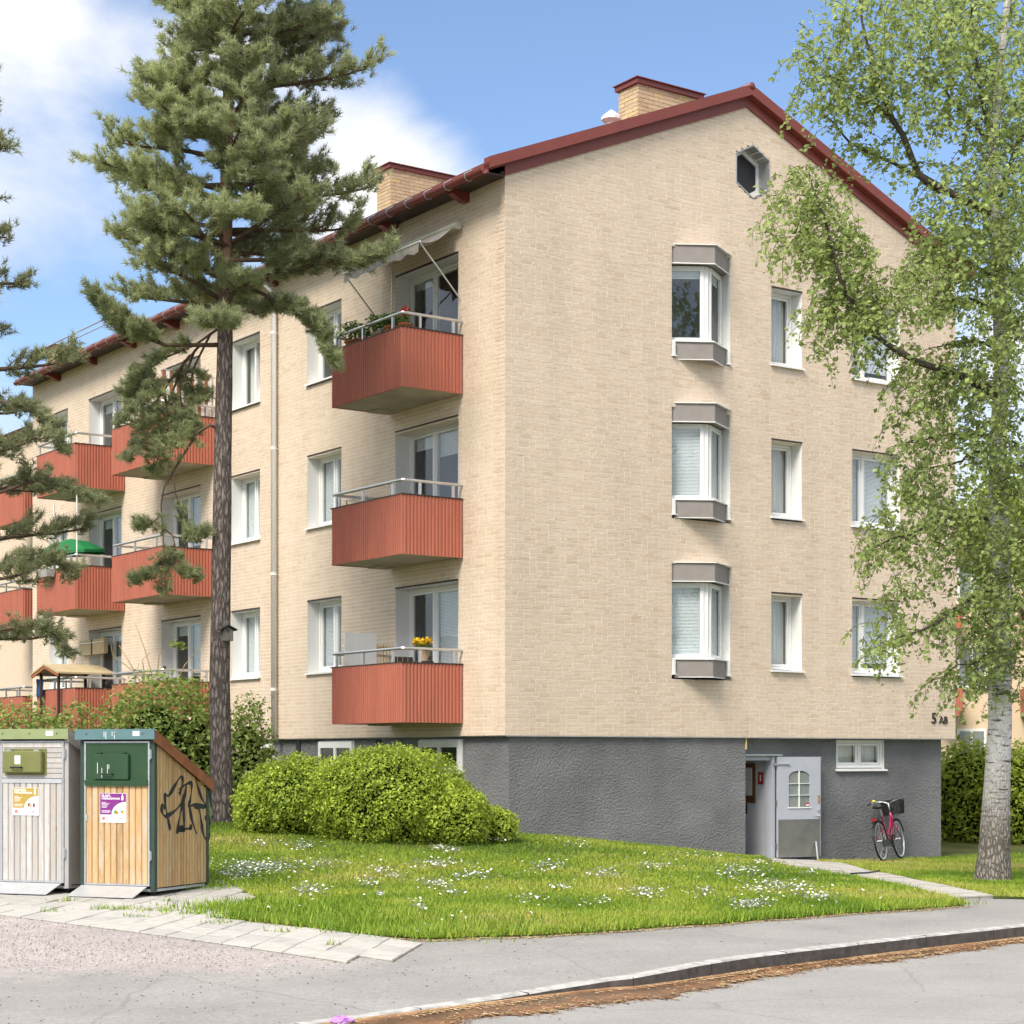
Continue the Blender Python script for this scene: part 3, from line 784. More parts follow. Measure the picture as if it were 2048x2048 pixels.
# dry crumbs of soil and dead grass along the lawn's edge
X, Y = [], []
for (ax, ay), (bx_, by) in zip(LAWN_EDGE[:-1], LAWN_EDGE[1:]):
    n = int(math.dist((ax, ay), (bx_, by)) * 420) + 1; t = rng.random(n); X.append(ax + (bx_ - ax) * t + rng.normal(0, .03, n)); Y.append(ay + (by - ay) * t - np.abs(rng.normal(0, .07, n)) + .04)
x = np.concatenate(X); y = np.concatenate(Y)
M['crumb'] = tint_mat('crumb', [(.10, .07, .04), (.30, .22, .12), (.42, .36, .22)])
tag(scatter_chips('edge_crumbs', x, y, HN(x, y) + .008, .012, .4, M['crumb'], .5), 'dry soil crumbs and dead grass along the front edge of the lawn', 'litter', kind='stuff')
# ------------------------------------------------------------------ the apartment house
# local axes: x along the gable, y along the long front away from the near corner; long front at x=0, gable at y=0
HC = Vector((-.115, 30.8, 0)); EG = Vector((.8185, .5745)); EL = Vector((-.5745, .8185))
HROT = math.atan2(EG.y, EG.x)
GW, HLEN, WLEN = 10.88, 21.35, 36.0          # width, length of the main block, end of the set back wing
ZB, ZE, PITCH = 2.14, 11.38, .41            # underside of the brick, eaves, roof slope
house = empty('apartment_building', HC, HROT, 'three storey yellow brick apartment block with red corrugated balconies and grey plinth', 'building')
RG = 5.32
def zr(s): return ZE + PITCH * min(s, 2 * RG - s)
def FP(face, s, o):
    return (-o, s) if face == 'L' else (s, -o)
def fbox(mb, face, s0, s1, o0, o1, z0, z1, mi=0):
    a = FP(face, s0, o0); b = FP(face, s1, o1)
    return mb.box(a[0], b[0], a[1], b[1], z0, z1, mi)
def fpt(face, s, o, z):
    a = FP(face, s, o); return Vector((a[0], a[1], z))

FL = [0.0, 2.81, 5.60]                        # storey offsets
OPEN_L, OPEN_G = [], []                      # openings (s0, s1, z0, z1)
WIN_L = [(5.39, 6.71), (8.70, 9.98), (18.95, 20.2)]
DOOR_L = [(1.39, 3.45), (11.45, 13.45), (15.66, 17.62)]
WIN_G2 = (5.94, 6.71); WIN_G3 = (8.01, 9.31); BAY = (3.57, 4.945)
for f in FL:
    for a, b in WIN_L: OPEN_L.append((a, b, 3.39 + f, 4.79 + f))
    for a, b in DOOR_L: OPEN_L.append((a, b, 2.50 + f, 4.80 + f))
    OPEN_G.append((*WIN_G2, 3.36 + f, 4.78 + f)); OPEN_G.append((*WIN_G3, 3.34 + f, 4.78 + f)); OPEN_G.append((*BAY, 3.20 + f, 5.16 + f))
HEX_S, HEX = 5.485, [(11.92, 0), (12.15, .415), (12.69, .415), (12.91, 0)]
def hex_half(z):
    for (z0, h0), (z1, h1) in zip(HEX[:-1], HEX[1:]):
        if z0 <= z <= z1: return h0 + (h1 - h0) * (z - z0) / (z1 - z0)
    return None
def solid(face, z, top):
    """solid stretches of one course"""
    iv = [(0.0, HLEN)] if face == 'L' else [(max(0, (z - ZE - .05) / PITCH), min(GW, 2 * RG - (z - ZE - .05) / PITCH))]
    cuts = [(a, b) for a, b, z0, z1 in (OPEN_L if face == 'L' else OPEN_G) if z0 - .01 < z < z1 + .0]
    if face == 'G':
        h = hex_half(z)
        if h: cuts.append((HEX_S - h, HEX_S + h))
    for a, b in cuts:
        n = []
        for p, q in iv:
            if b <= p or a >= q: n.append((p, q)); continue
            if a > p: n.append((p, a))
            if b < q: n.append((b, q))
        iv = n
    return [(a, b) for a, b in iv if b - a > .02]

M['brick_far'] = mat('brick_far', (.66, .53, .40), .9, var=.06, scale=8, bump=.003, bscale=30)
PC, JT = .0725, .011                          # course height, joint
wall = MB()
BR = []                                       # face, s0, s1, z0, z1
for face, ztop in (('L', ZE + .02), ('G', zr(RG) + .06)):
    nc = int((ztop - ZB) / PC)
    for c in range(nc + 1):
        z0 = ZB + c * PC; z1 = min(z0 + PC, ztop + .03); zm = (z0 + z1) / 2
        # pattern of the course: stretchers with a header now and then
        r = random.Random(c * 7 + (1 if face == 'G' else 0)); pos = -r.choice([0, .13, .26, .07]) ; brk = []
        k = c % 3
        while pos < 28:
            ln = .25 if k % 3 else .128
            if r.random() < .06: ln = .128
            brk.append((pos, pos + ln)); pos += ln; k += 1
        for a, b in solid(face, zm, ztop):
            fbox(wall, face, max(a, .003 if face == 'L' else .0015), b, -.25, -.0015, z0, z1)
            a_ = max(a, .03) if face == 'L' else a
            ps = [[max(p, a_), min(q, b)] for p, q in brk if min(q, b) - max(p, a_) > 1e-4]
            i = 0
            while i < len(ps) and len(ps) > 1:
                if ps[i][1] - ps[i][0] < .07:
                    if i: ps[i - 1][1] = ps[i][1]
                    else: ps[1][0] = ps[0][0]
                    ps.pop(i); continue
                i += 1
            for p2, q2 in ps:
                BR.append((face, p2 + (JT / 2 if p2 > a_ + .001 else 0), q2 - (JT / 2 if q2 < b - .001 else 0), z0 + JT / 2, z1 - JT / 2))
wall_o = wall.build('wall', M['mortar'], house)
# bricks nearest the camera are pieces of their own, all others are one part
def bdist(b):
    s = (b[1] + b[2]) / 2; p = fpt(b[0], s, 0, 0); z = (b[3] + b[4]) / 2
    w = HC + Vector((p.x * EG.x + p.y * EL.x, p.x * EG.y + p.y * EL.y, 0))
    full = .2 if b[2] - b[1] < .2 else 0
    return math.sqrt(w.x ** 2 + w.y ** 2 + 0) + max(0, z - 2.1) * .35 + (1.2 if b[0] == 'L' else 0)
order = sorted(range(len(BR)), key=lambda i: bdist(BR[i])); near = set(order[:300])
cache = {}
V = []; 
for i, (face, s0, s1, z0, z1) in enumerate(BR):
    pr = random.uniform(0, .002)
    if i in near:
        key = (face, round(s1 - s0, 4))
        if key not in cache:
            w, h = (s1 - s0) / 2, (PC - JT) / 2
            if face == 'G': pts = [(-w, 0, -h), (w, 0, -h), (w, 0, h), (-w, 0, h), (-w, .03, -h), (w, .03, -h), (w, .03, h), (-w, .03, h)]
            else: pts = [(0, w, -h), (0, -w, -h), (0, -w, h), (0, w, h), (.03, w, -h), (.03, -w, -h), (.03, -w, h), (.03, w, h)]
            cache[key] = MB().add(pts, [(0, 1, 2, 3), (1, 0, 4, 5), (2, 1, 5, 6), (3, 2, 6, 7), (0, 3, 7, 4)]).mesh('brick', M['brick'])
        o = bpy.data.objects.new('brick', cache[key]); link(o, wall_o)
        p = fpt(face, (s0 + s1) / 2, pr, (z0 + z1) / 2); o.location = p
        continue
    t = [random.uniform(-.001, .001) for _ in range(4)]
    e = .0
    for o_, s, z in ((pr + t[0], s0, z0), (pr + t[1], s1, z0), (pr + t[2], s1, z1), (pr + t[3], s0, z1), (-.03, s0, z0), (-.03, s1, z0), (-.03, s1, z1), (-.03, s0, z1)):
        a = FP(face, s, o_); V.append((a[0], a[1], z))
n = len(V) // 8; b = np.arange(n)[:, None] * 8
Fq = np.concatenate([b + np.array(k) for k in ((0, 1, 2, 3), (1, 0, 4, 5), (2, 1, 5, 6), (3, 2, 6, 7), (0, 3, 7, 4))], 0)
tag(np_mesh('brickwork', V, Fq, M['brick'], parent=house), kind='stuff')
# far stretch of the long front and the two hidden sides, plain
mb = MB(); mb.box(GW - .25, GW, .25, HLEN, ZB, ZE); mb.extr([(.25, HLEN - .25, ZB), (GW - .25, HLEN - .25, ZB), (GW - .25, HLEN - .25, zr(GW - .25)), (RG, HLEN - .25, zr(RG)), (.25, HLEN - .25, zr(.25))], (0, .25, 0))
mb.build('rear_wall', M['mortar'], house)
# rooms behind the windows
mb = MB(); mb.box(1.3, GW - 1.3, 1.35, HLEN - 1, ZB, ZE - .1)
for f in FL: mb.box(.26, 1.29, .26, HLEN - 1, 2.30 + f, 2.46 + f); mb.box(1.31, GW - .4, .26, 1.34, 2.30 + f, 2.46 + f)
mb.box(.26, 1.29, .26, HLEN - 1, 11.1, 11.2); mb.box(1.31, GW - .4, .26, 1.34, 11.1, 11.2)
for s in (4.6, 7.6, 10.8, 14.4, 18.4, 20.9): mb.box(.26, 1.29, s, s + .1, 2.46, 11.1)
for s in (2.6, 5.45, 7.4): mb.box(s, s + .1, .26, 1.34, 2.46, 11.1)
mb.build('inner_wall', M['room'], house)

# plinth
DOOR_S = (5.36, 6.22)
mb = MB()
mb.box(.12, .3, .12, HLEN, -.8, ZB)                                  # long side
mb.box(.3, DOOR_S[0], .06, .45, -.8, ZB)                             # gable, left of the door
mb.box(.12, .3, .06, .12, -.8, ZB)
mb.box(DOOR_S[0], DOOR_S[1], .22, .45, 1.80, ZB)                     # above the door
mb.box(DOOR_S[1], 7.81, .22, .45, -.8, ZB); mb.box(9.11, GW - .17, .22, .45, -.8, ZB); mb.box(7.81, 9.11, .22, .45, -.8, 1.53); mb.box(7.81, 9.11, .22, .45, 2.11, ZB)
mb.box(GW - .4, GW - .17, .45, HLEN, -.8, ZB)
mb.build('plinth', M['plinth'], house)
mb = MB(); mb.box(.02, GW, .0, .5, ZB - .015, ZB - .001); mb.box(.02, .5, .5, HLEN, ZB - .015, ZB - .001)
mb.build('drip_edge', M['zinc'], house)
# strip of insulation foam left bare beside the door
M['foam'] = mat('foam', (.62, .48, .20), .9, var=.2, scale=20)
MB().box(DOOR_S[0] - .012, DOOR_S[0] + .012, .03, .058, 1.92, 2.12).build('foam_strip', M['foam'], house)

# ---- roof
def slope_poly(y0, y1, s0, s1, dz0, dz1):
    return None
mb = MB()
OV = .42
for sgn in (0, 1):
    pts = [(-OV, zr(0) - PITCH * OV), (RG, zr(RG))]
    if sgn: pts = [(GW + OV, zr(GW) - PITCH * OV), (RG, zr(RG))]
    prof = [(pts[0][0], pts[0][1] + .18), (pts[1][0], pts[1][1] + .18), (pts[1][0], pts[1][1] + .27), (pts[0][0], pts[0][1] + .27)]
    mb.extr([(x, -.16, z) for x, z in prof], (0, HLEN + .3, 0))
roof = mb.build('roof', M['red_metal2'], house)
# verge boards on the gable in two steps, ridge cap
def verge(z0, z1, o, nm, m, ends=OV):
    mb = MB()
    for sgn in (0, 1):
        a = (-ends, zr(0) - PITCH * ends) if not sgn else (GW + ends, zr(GW) - PITCH * ends); c = (RG, zr(RG))
        poly = [(a[0], a[1] + z0), (c[0], c[1] + z0), (c[0], c[1] + z1), (a[0], a[1] + z1)]
        if sgn: poly = poly[::-1]
        mb.extr([(x, -o, z) for x, z in poly], (0, o - .0, 0))
    return mb.build(nm, m, roof)
verge(-.015, .15, .035, 'verge_board', M['red_metal2'], .02)
verge(.15, .175, .075, 'drip_moulding', M['red_metal2'])
verge(.172, .36, .165, 'verge_flashing', M['red_metal2'])
mb = MB(); mb.tube([(RG, -.17, zr(RG) + .33), (RG, HLEN, zr(RG) + .33)], .07, 8); mb.build('ridge_cap', M['red_metal'], roof, smooth=True)
# eaves: boarded soffit, gutter, hooks, rafter ends
mb = MB(); mb.box(-OV, .0, .0, HLEN, ZE - .13 + .09, ZE - .13 + .12); mb.build('soffit', M['dark_brown'], roof)
gx_, gz_ = -OV - .07, ZE - .02
prof = [(gx_ + .075 * math.cos(a), gz_ + .075 * math.sin(a)) for a in np.linspace(math.pi, 2 * math.pi, 9)]
prof = prof + [(x * .94 + gx_ * .06, z) for x, z in prof[::-1]]
mb = MB(); mb.extr([(x, -.12, z) for x, z in prof], (0, HLEN, 0)); mb.build('gutter', M['red_metal'], roof)
mb = MB(); mb.extr([(-OV + .005, -.1, ZE - .08), (-OV + .03, -.1, ZE - .08), (-OV + .03, -.1, ZE + .12), (-OV + .005, -.1, ZE + .12)], (0, HLEN, 0)); mb.build('eaves_board', M['red_metal'], roof)
hook = MB()
hp = [(gx_ + .083 * math.cos(a), 0, gz_ + .083 * math.sin(a)) for a in np.linspace(math.pi, 1.9 * math.pi, 7)]
hook.tube([(gx_ - .083, 0, gz_ + .02)] + hp, .010, 5); hook.tube([(gx_ - .083, 0, gz_ + .02), (-OV + .16, 0, ZE + .19)], .010, 5)
hme = hook.mesh('gutter_hook', M['zinc'])
yy = .35
while yy < HLEN - .3:
    o = bpy.data.objects.new('gutter_hook', hme); link(o, roof); o.location = (0, yy, 0); yy += .62
raf = MB(); raf.extr([(-.36, 0, ZE - .03), (0, 0, ZE - .03), (0, 0, ZE - .20), (-.12, 0, ZE - .20), (-.36, 0, ZE - .10)], (0, .14, 0))
rme = raf.mesh('rafter_end', M['red_metal'])
for yy in [1.05, 3.35, 5.6, 7.9, 10.2, 12.5, 14.8, 17.1, 19.4]:
    o = bpy.data.objects.new('rafter_end', rme); link(o, roof); o.location = (0, yy, 0)
# roof rail far up the slope, low snow guard
mb = MB()
for a, b in ((16.2, 18.4), (18.7, 20.9)):
    z = ZE + .16 + .3; 
    mb.tube([(-.05, a, z), (-.05, a, z + .32), (-.05, b, z + .32), (-.05, b, z)], .016, 6); mb.tube([(-.05, a, z + .18), (-.05, b, z + .18)], .013, 6)
mb.build('snow_rail', M['zinc'], roof)

# chimneys of yellow brick with red metal caps
def chimney(x0, x1, y0, y1, z0, z1):
    c = MB(); c.box(x0 + .012, x1 - .012, y0 + .012, y1 - .012, z0, z1); co = c.build('chimney', M['mortar'], house)
    vs = []; nb = 0
    m = MB()
    zc = z0; r = 0
    while zc < z1 - .03:
        for (a0, a1, fixed, ax) in ((x0, x1, y0, 'y'), (y0, y1, x0, 'x'), (x0, x1, y1, 'y'), (y0, y1, x1, 'x')):
            p = a0 + (0 if r % 2 else -.125)
            if ax == 'x': p += .02
            while p < a1 - .02:
                q = min(p + .25, a1 - (.02 if ax == 'x' else 0)); pp = max(p, a0 + (.02 if ax == 'x' else 0))
                if q - pp > .04:
                    j = random.uniform(0, .004)
                    lo, hi = fixed - .0 - j, fixed + .02
                    if fixed in (x1, y1): lo, hi = fixed - .02, fixed + j
                    if ax == 'y': m.box(pp + .004, q - .004, lo, hi, zc + .004, min(zc + .072, z1))
                    else: m.box(lo, hi, pp + .004, q - .004, zc + .004, min(zc + .072, z1))
                p += .25
        zc += .078; r += 1
    tag(m.build('brickwork', M['chimney_brick'], co), kind='stuff')
    k = MB(); k.box(x0 - .05, x1 + .05, y0 - .05, y1 + .05, z1 + .001, z1 + .09); k.box(x0 - .08, x1 + .08, y0 - .08, y1 + .08, z1 + .092, z1 + .11)
    k.build('chimney_cap', M['red_metal'], co)
chimney(4.30, 5.83, 1.85, 2.43, 12.9, 14.32)
chimney(4.10, 5.95, 10.35, 10.95, 12.8, 14.9)
chimney(4.6, 6.0, 31.6, 32.2, 12.0, 14.75)
# set back wing at the far end
WX, WZ = 1.2, ZE - .55
mb = MB(); mb.box(WX, GW - .4, HLEN + .002, WLEN, ZB, WZ); wing = mb.build('wing_wall', M['brick_far'], house)
mb = MB(); mb.box(WX + .1, GW - .5, HLEN + .002, WLEN, -.5, ZB - .002); mb.build('wing_plinth', M['plinth'], wing)
mb = MB(); mb.extr([(WX - .35, HLEN + .003, WZ - .02), (GW / 2 + .4, HLEN + .003, WZ + 1.9), (GW, HLEN + .003, WZ - .02)], (0, WLEN - HLEN, 0)); mb.build('wing_roof', M['red_metal2'], wing)
# white vent hood beside the big chimney
mb = MB(); mb.tube([(3.95, 2.2, 13.1), (3.95, 2.2, 13.62)], .10, 10); mb.lathe([(.10, 13.60), (.19, 13.66), (.19, 13.72), (.02, 13.85)], (3.95, 2.2, 0), 10); mb.build('vent_hood', M['reveal'], house)

# ---- windows
def window(face, s0, s1, z0, z1, sashes, depth=.32, blind=None, sill=True, open_tilt=False, nm='window', handle=False, curtain=None, glass='glass', frame='white', inner=True):
    """an opening lined in white with frame, panes, sill and what hangs behind the glass; sashes = list of fractions"""
    w = MB(); t = .008
    e = .0015
    fbox(w, face, s0 + e, s0 + t, -depth, -.006, z0 + .0, z1 - e); fbox(w, face, s1 - t, s1 - e, -depth, -.006, z0 + .0, z1 - e)
    fbox(w, face, s0 + t, s1 - t, -depth, -.006, z1 - t, z1 - e)
    wo = w.build(nm, M['reveal'], house)
    MBl = MB(); fbox(MBl, face, s0 - .0, s1 + .0, -.02, .010, z1 + .001, z1 + .03); MBl.build('shadow_line', M['dark_brown'], wo)  # dark strip standing in for the shadow line at the head of the opening
    if sill:
        k = MB(); pts = [fpt(face, s0 - .03, -depth + .06, z0 + .035), fpt(face, s0 - .03, .055, z0 + .012), fpt(face, s0 - .03, .055, z0 - .022), fpt(face, s0 - .03, -depth + .06, z0 - .012)]
        d = fpt(face, s1 + .03, 0, 0) - fpt(face, s0 - .03, 0, 0)
        # the ledge inside the reveal and the nose beyond it
        pts_in = [fpt(face, s0 + t, -depth, z0 + .04), fpt(face, s0 + t, 0, z0 + .018), fpt(face, s0 + t, 0, z0), fpt(face, s0 + t, -depth, z0)]
        k.extr(pts_in, fpt(face, s1 - t, 0, 0) - fpt(face, s0 + t, 0, 0))
        pts_o = [fpt(face, s0 - .03, 0.0015, z0 + .018), fpt(face, s0 - .03, .06, z0 + .012), fpt(face, s0 - .03, .06, z0 - .02), fpt(face, s0 - .03, 0.0015, z0 - .008)]
        k.extr(pts_o, d); k.build('sill', M[frame], wo)
    # frame
    f = MB(); a0, a1 = s0 + t + .002, s1 - t - .002; b0, b1 = z0 + (.042 if sill else .0), z1 - t - .002; fw = .055; o0, o1 = -depth, -depth + .075
    fbox(f, face, a0, a0 + fw, o0, o1, b0, b1); fbox(f, face, a1 - fw, a1, o0, o1, b0, b1)
    fbox(f, face, a0 + fw, a1 - fw, o0, o1, b0, b0 + fw); fbox(f, face, a0 + fw, a1 - fw, o0, o1, b1 - fw, b1)
    inn0, inn1 = a0 + fw, a1 - fw; tot = inn1 - inn0; mul = .05
    edges = [0] + [sum(sashes[:i + 1]) / sum(sashes) for i in range(len(sashes))]
    panes = []
    for i in range(len(sashes)):
        p = inn0 + edges[i] * tot + (mul / 2 if i else 0); q = inn0 + edges[i + 1] * tot - (mul / 2 if i < len(sashes) - 1 else 0)
        if i: fbox(f, face, p - mul, p, o0, o1, b0 + fw, b1 - fw)
        panes.append((p, q))
    f.build('frame', M[frame], wo, bevel=.004)
    for i, (p, q) in enumerate(panes):
        sf = MB(); c0, c1 = b0 + fw + .003, b1 - fw - .003; p += .003; q -= .003; r = .045; oo0, oo1 = -depth + .006, -depth + .058
        if open_tilt and i == open_tilt - 1:
            # the sash leans in at its top
            g = MB(); lean = .16
            def P(s, z, o): return fpt(face, s, o - lean * (z - c0) / (c1 - c0) - .02, z)
            for (x0_, x1_, y0_, y1_) in ((p, p + r, c0, c1), (q - r, q, c0, c1), (p + r, q - r, c0, c0 + r), (p + r, q - r, c1 - r, c1)):
                sf.add([P(x0_, y0_, oo0), P(x1_, y0_, oo0), P(x1_, y0_, oo1), P(x0_, y0_, oo1), P(x0_, y1_, oo0), P(x1_, y1_, oo0), P(x1_, y1_, oo1), P(x0_, y1_, oo1)], MB.BF)
            sf.build('sash', M[frame], wo)
            g.add([P(p + r, c0 + r, oo1 - .02), P(q - r, c0 + r, oo1 - .02), P(q - r, c1 - r, oo1 - .02), P(p + r, c1 - r, oo1 - .02)], [(0, 1, 2, 3)]); g.build('pane', M[glass], wo)
            continue
        for (x0_, x1_, y0_, y1_) in ((p, p + r, c0, c1), (q - r, q, c0, c1), (p + r, q - r, c0, c0 + r), (p + r, q - r, c1 - r, c1)):
            fbox(sf, face, x0_, x1_, oo0, oo1, y0_, y1_)
        if handle and i == 0: fbox(sf, face, q - .035, q - .015, oo1, oo1 + .03, (c0 + c1) / 2 - .06, (c0 + c1) / 2 + .06)
        sf.build('sash', M[frame], wo, bevel=.004)
        g = MB(); fbox(g, face, p + r, q - r, oo1 - .022, oo1 - .018, c0 + r, c1 - r); g.build('pane', M[glass], wo)
        bl = blind[i] if isinstance(blind, (list, tuple)) else blind
        if bl:
            bm_ = MB(); zt = c1 - .03; zb = zt - (c1 - c0 - .05) * bl; z = zt
            fbox(bm_, face, p + r * .5, q - r * .5, -depth - .05, -depth - .02, zt, zt + .03)
            while z > zb:
                fbox(bm_, face, p + r * .6, q - r * .6, -depth - .030, -depth - .026, z - .021, z - .003); z -= .025
            bm_.build('blind', M['blind'], wo)
        cu = curtain[i] if isinstance(curtain, (list, tuple)) else curtain
        if cu:
            side, frac, cm = cu
            n_ = 18; c_ = MB(); wd = (q - p) * frac; st = p if side == 'a' else q - wd
            pts = [fpt(face, st + wd * k / n_, -depth - .10 + .02 * math.sin(k * 1.9) + .012 * math.sin(k * 3.3), 0) for k in range(n_ + 1)]
            vs = [(v.x, v.y, c0) for v in pts] + [(v.x, v.y, c1) for v in pts]
            c_.add(vs, [(k, k + 1, n_ + 2 + k, n_ + 1 + k) for k in range(n_)]); c_.build('curtain', M[cm], wo, smooth=True)
    return wo

for k, f in enumerate(FL):
    # long front
    window('L', *WIN_L[0], 3.39 + f, 4.79 + f, [1, .9], blind=[.97, .97] if k < 2 else [.3, .3])
    window('L', *WIN_L[1], 3.39 + f, 4.79 + f, [1, .9], blind=[.97, .97] if k < 2 else [.0, 0], open_tilt=1 if k == 2 else False, curtain=None if k < 2 else [None, ('b', .8, 'curtain')])
    window('L', *WIN_L[2], 3.39 + f, 4.79 + f, [1, .9], blind=.97)
    # gable
    window('G', *WIN_G2, 3.36 + f, 4.78 + f, [1], blind=None, curtain=[('b', .55, 'curtain')], depth=.34)
    window('G', *WIN_G3, 3.34 + f, 4.78 + f, [.52, 1], blind=[.9, .9] if k != 1 else [.97, .97], depth=.26, curtain=None)
    for j, (a, b) in enumerate(DOOR_L):
        bl = {(0, 0): [.6, .97, 0], (1, 0): [.12, .2, .1], (2, 0): [.1, 0, .05]}.get((k, j), [.1, .5, .1])
        cu = {(1, 2): [None, ('a', .9, 'curtain_dark'), None]}.get((k, j))
        w_ = window('L', a, b, 2.50 + f, 4.80 + f, [.42, 1, .95], depth=.36, blind=bl, sill=False, nm='balcony_door', curtain=cu)
        # panel under the window half and the door's kick board
        m_ = MB(); fbox(m_, 'L', b - .86, b - .10, -.345, -.285, 2.58 + f, 2.95 + f); fbox(m_, 'L', a + .10, a + .98, -.345, -.285, 2.58 + f, 3.25 + f)
        m_.build('lower_panel', M['white'], w_)
# basement windows on the long side
for a, b, z0, z1 in ((1.43, 2.79, 1.55, 2.09), (5.09, 6.41, 1.62, 2.09), (8.30, 9.6, 1.60, 2.06)):
    m_ = MB()
    fbox(m_, 'L', a, b, -.118, -.07, z0 - .06, z0); fbox(m_, 'L', a, b, -.119, -.09, z0, z1)
    wo = m_.build('basement_window', M['reveal'], house)
    fr = MB()
    for x0_, x1_, y0_, y1_ in ((a + .02, a + .10, z0, z1 - .02), (b - .10, b - .02, z0, z1 - .02), (a + .10, b - .10, z0, z0 + .08), (a + .10, b - .10, z1 - .14, z1 - .02), ((a + b) / 2 - .045, (a + b) / 2 + .045, z0 + .08, z1 - .14)):
        fbox(fr, 'L', x0_, x1_, -.089, -.05, y0_, y1_)
    fr.build('frame', M['white'], wo, bevel=.004)
    for p, q in ((a + .10, (a + b) / 2 - .045), ((a + b) / 2 + .045, b - .10)):
        g = MB(); fbox(g, 'L', p, q, -.0885, -.08, z0 + .08, z1 - .14); g.build('pane', M['pane_dark'], wo)
for s_ in (4.15, 7.2): 
    m_ = MB(); fbox(m_, 'L', s_, s_ + .16, -.119, -.10, 1.78, 2.1); m_.build('vent_slot', M['black'], house)
# basement window on the gable
wo = window('G', 7.81, 9.11, 1.53, 2.11, [1, 1], depth=.12, blind=None, curtain=[('a', 1, 'curtain'), ('a', 1, 'curtain')], nm='basement_window')
wo.location = (0, .22, 0)

# ---- triangular bay windows on the gable
sA, sB = BAY; sN = (sA + sB) / 2
def bay(f, k):
    z0, z1 = 3.51 + f, 4.88 + f
    t = .008
    w = MB(); fbox(w, 'G', sA + .0015, sA + t, -.34, -.006, 3.21 + f, 5.15 + f); fbox(w, 'G', sB - t, sB - .0015, -.34, -.006, 3.21 + f, 5.15 + f)
    fbox(w, 'G', sA + t, sB - t, -.34, -.30, 3.21 + f, z0 - .02); fbox(w, 'G', sA + t, sB - t, -.34, -.30, z1 + .02, 5.15 + f)
    wo = w.build('bay_window', M['reveal'], house)
    m_ = MB(); m_.prism([FP('G', sA + t, -.28), FP('G', sA + t, -.05), FP('G', sN, .36), FP('G', sB - t, -.05), FP('G', sB - t, -.28)], z1 + .005, z1 + .32)
    m_.build('cornice', M['bay_grey'], wo)
    m_ = MB(); m_.prism([FP('G', sA + t, -.29), FP('G', sA + t, -.02), FP('G', sN, .40), FP('G', sB + .02, .01), FP('G', sB + .02, .003), FP('G', sB - t, -.02), FP('G', sB - t, -.29)], z1 + .321, z1 + .337)
    m_.build('cover_strip', M['reveal'], wo)
    m_ = MB(); m_.prism([FP('G', sA + t, -.02), FP('G', sN, .375), FP('G', sB - t, -.02), FP('G', sB - t, -.05), FP('G', sN, .345), FP('G', sA + t, -.05)][::1], z1 - .012, z1 + .004)
    m_.build('edge_trim', M['reveal'], wo)
    m_ = MB(); m_.prism([FP('G', sA + .10, -.28), FP('G', sA + .10, -.02), FP('G', sN, .31), FP('G', sB - .10, -.02), FP('G', sB - .10, -.28)], z0 - .31, z0 - .012)
    m_.build('corbel', M['bay_grey'], wo)
    m_ = MB(); m_.prism([FP('G', sA + .09, -.03), FP('G', sN, .325), FP('G', sB - .09, -.03), FP('G', sB - .11, -.05), FP('G', sN, .30), FP('G', sA + .11, -.05)], z0 - .325, z0 - .311)
    m_.build('corbel_trim', M['reveal'], wo)
    m_ = MB(); m_.prism([FP('G', sA + t, -.29), FP('G', sA + t, -.04), FP('G', sN, .345), FP('G', sB - t, -.04), FP('G', sB - t, -.29)], z0 - .011, z0 + .012)
    m_.build('sill', M['white'], wo)
    for s_ in (sA + .045, sB - .045):
        m_ = MB(); fbox(m_, 'G', s_ - .027, s_ + .027, -.05, .02, z0 - .26, z0 - .02); fbox(m_, 'G', s_ - .05, s_ + .05, -.02, .05, z0 - .28, z0 - .265); m_.build('flashing', M['white'], wo)
    # two sashes meeting at the nose
    nose = FP('G', sN, .17); ja = FP('G', sA + .02, -.24); jb = FP('G', sB - .02, -.24)
    m_ = MB(); m_.prism([FP('G', sN - .07, .125), FP('G', sN, .175), FP('G', sN + .07, .125), FP('G', sN, .07)], z0 + .012, z1 - .013); m_.build('corner_post', M['white'], wo)
    for en in (ja, jb):
        a = Vector(nose); b = Vector(en); d = (b - a).normalized(); L_ = (b - a).length
        P = lambda q: a + d * q
        fr = MB(); c0, c1 = z0 + .013, z1 - .013
        for q0, q1, y0, y1 in ((.075, .14, c0, c1), (L_ - .075, L_ - .005, c0, c1), (.14, L_ - .075, c0, c0 + .075), (.14, L_ - .075, c1 - .085, c1)):
            fr.obox(P(q0), P(q1), .06, y0, y1)
        fr.build('frame', M['white'], wo, bevel=.004)
        g = MB(); g.obox(P(.14), P(L_ - .075), .004, c0 + .075, c1 - .085); g.build('pane', M['glass'], wo)
        bl = MB(); z = c1 - .09; zb = c0 + .06 if k < 2 else c1 - .2
        n_ = Vector((-d.y, d.x)); 
        if n_.y < 0: n_ = -n_
        a_, b_ = P(.13) + n_ * .05, P(L_ - .085) + n_ * .05
        bl.obox(a_, b_, .03, z, z + .03)
        while z > zb: bl.obox(a_, b_, .004, z - .021, z - .003); z -= .025
        bl.build('blind', M['blind'], wo)
for k, f in enumerate(FL): bay(f, k)

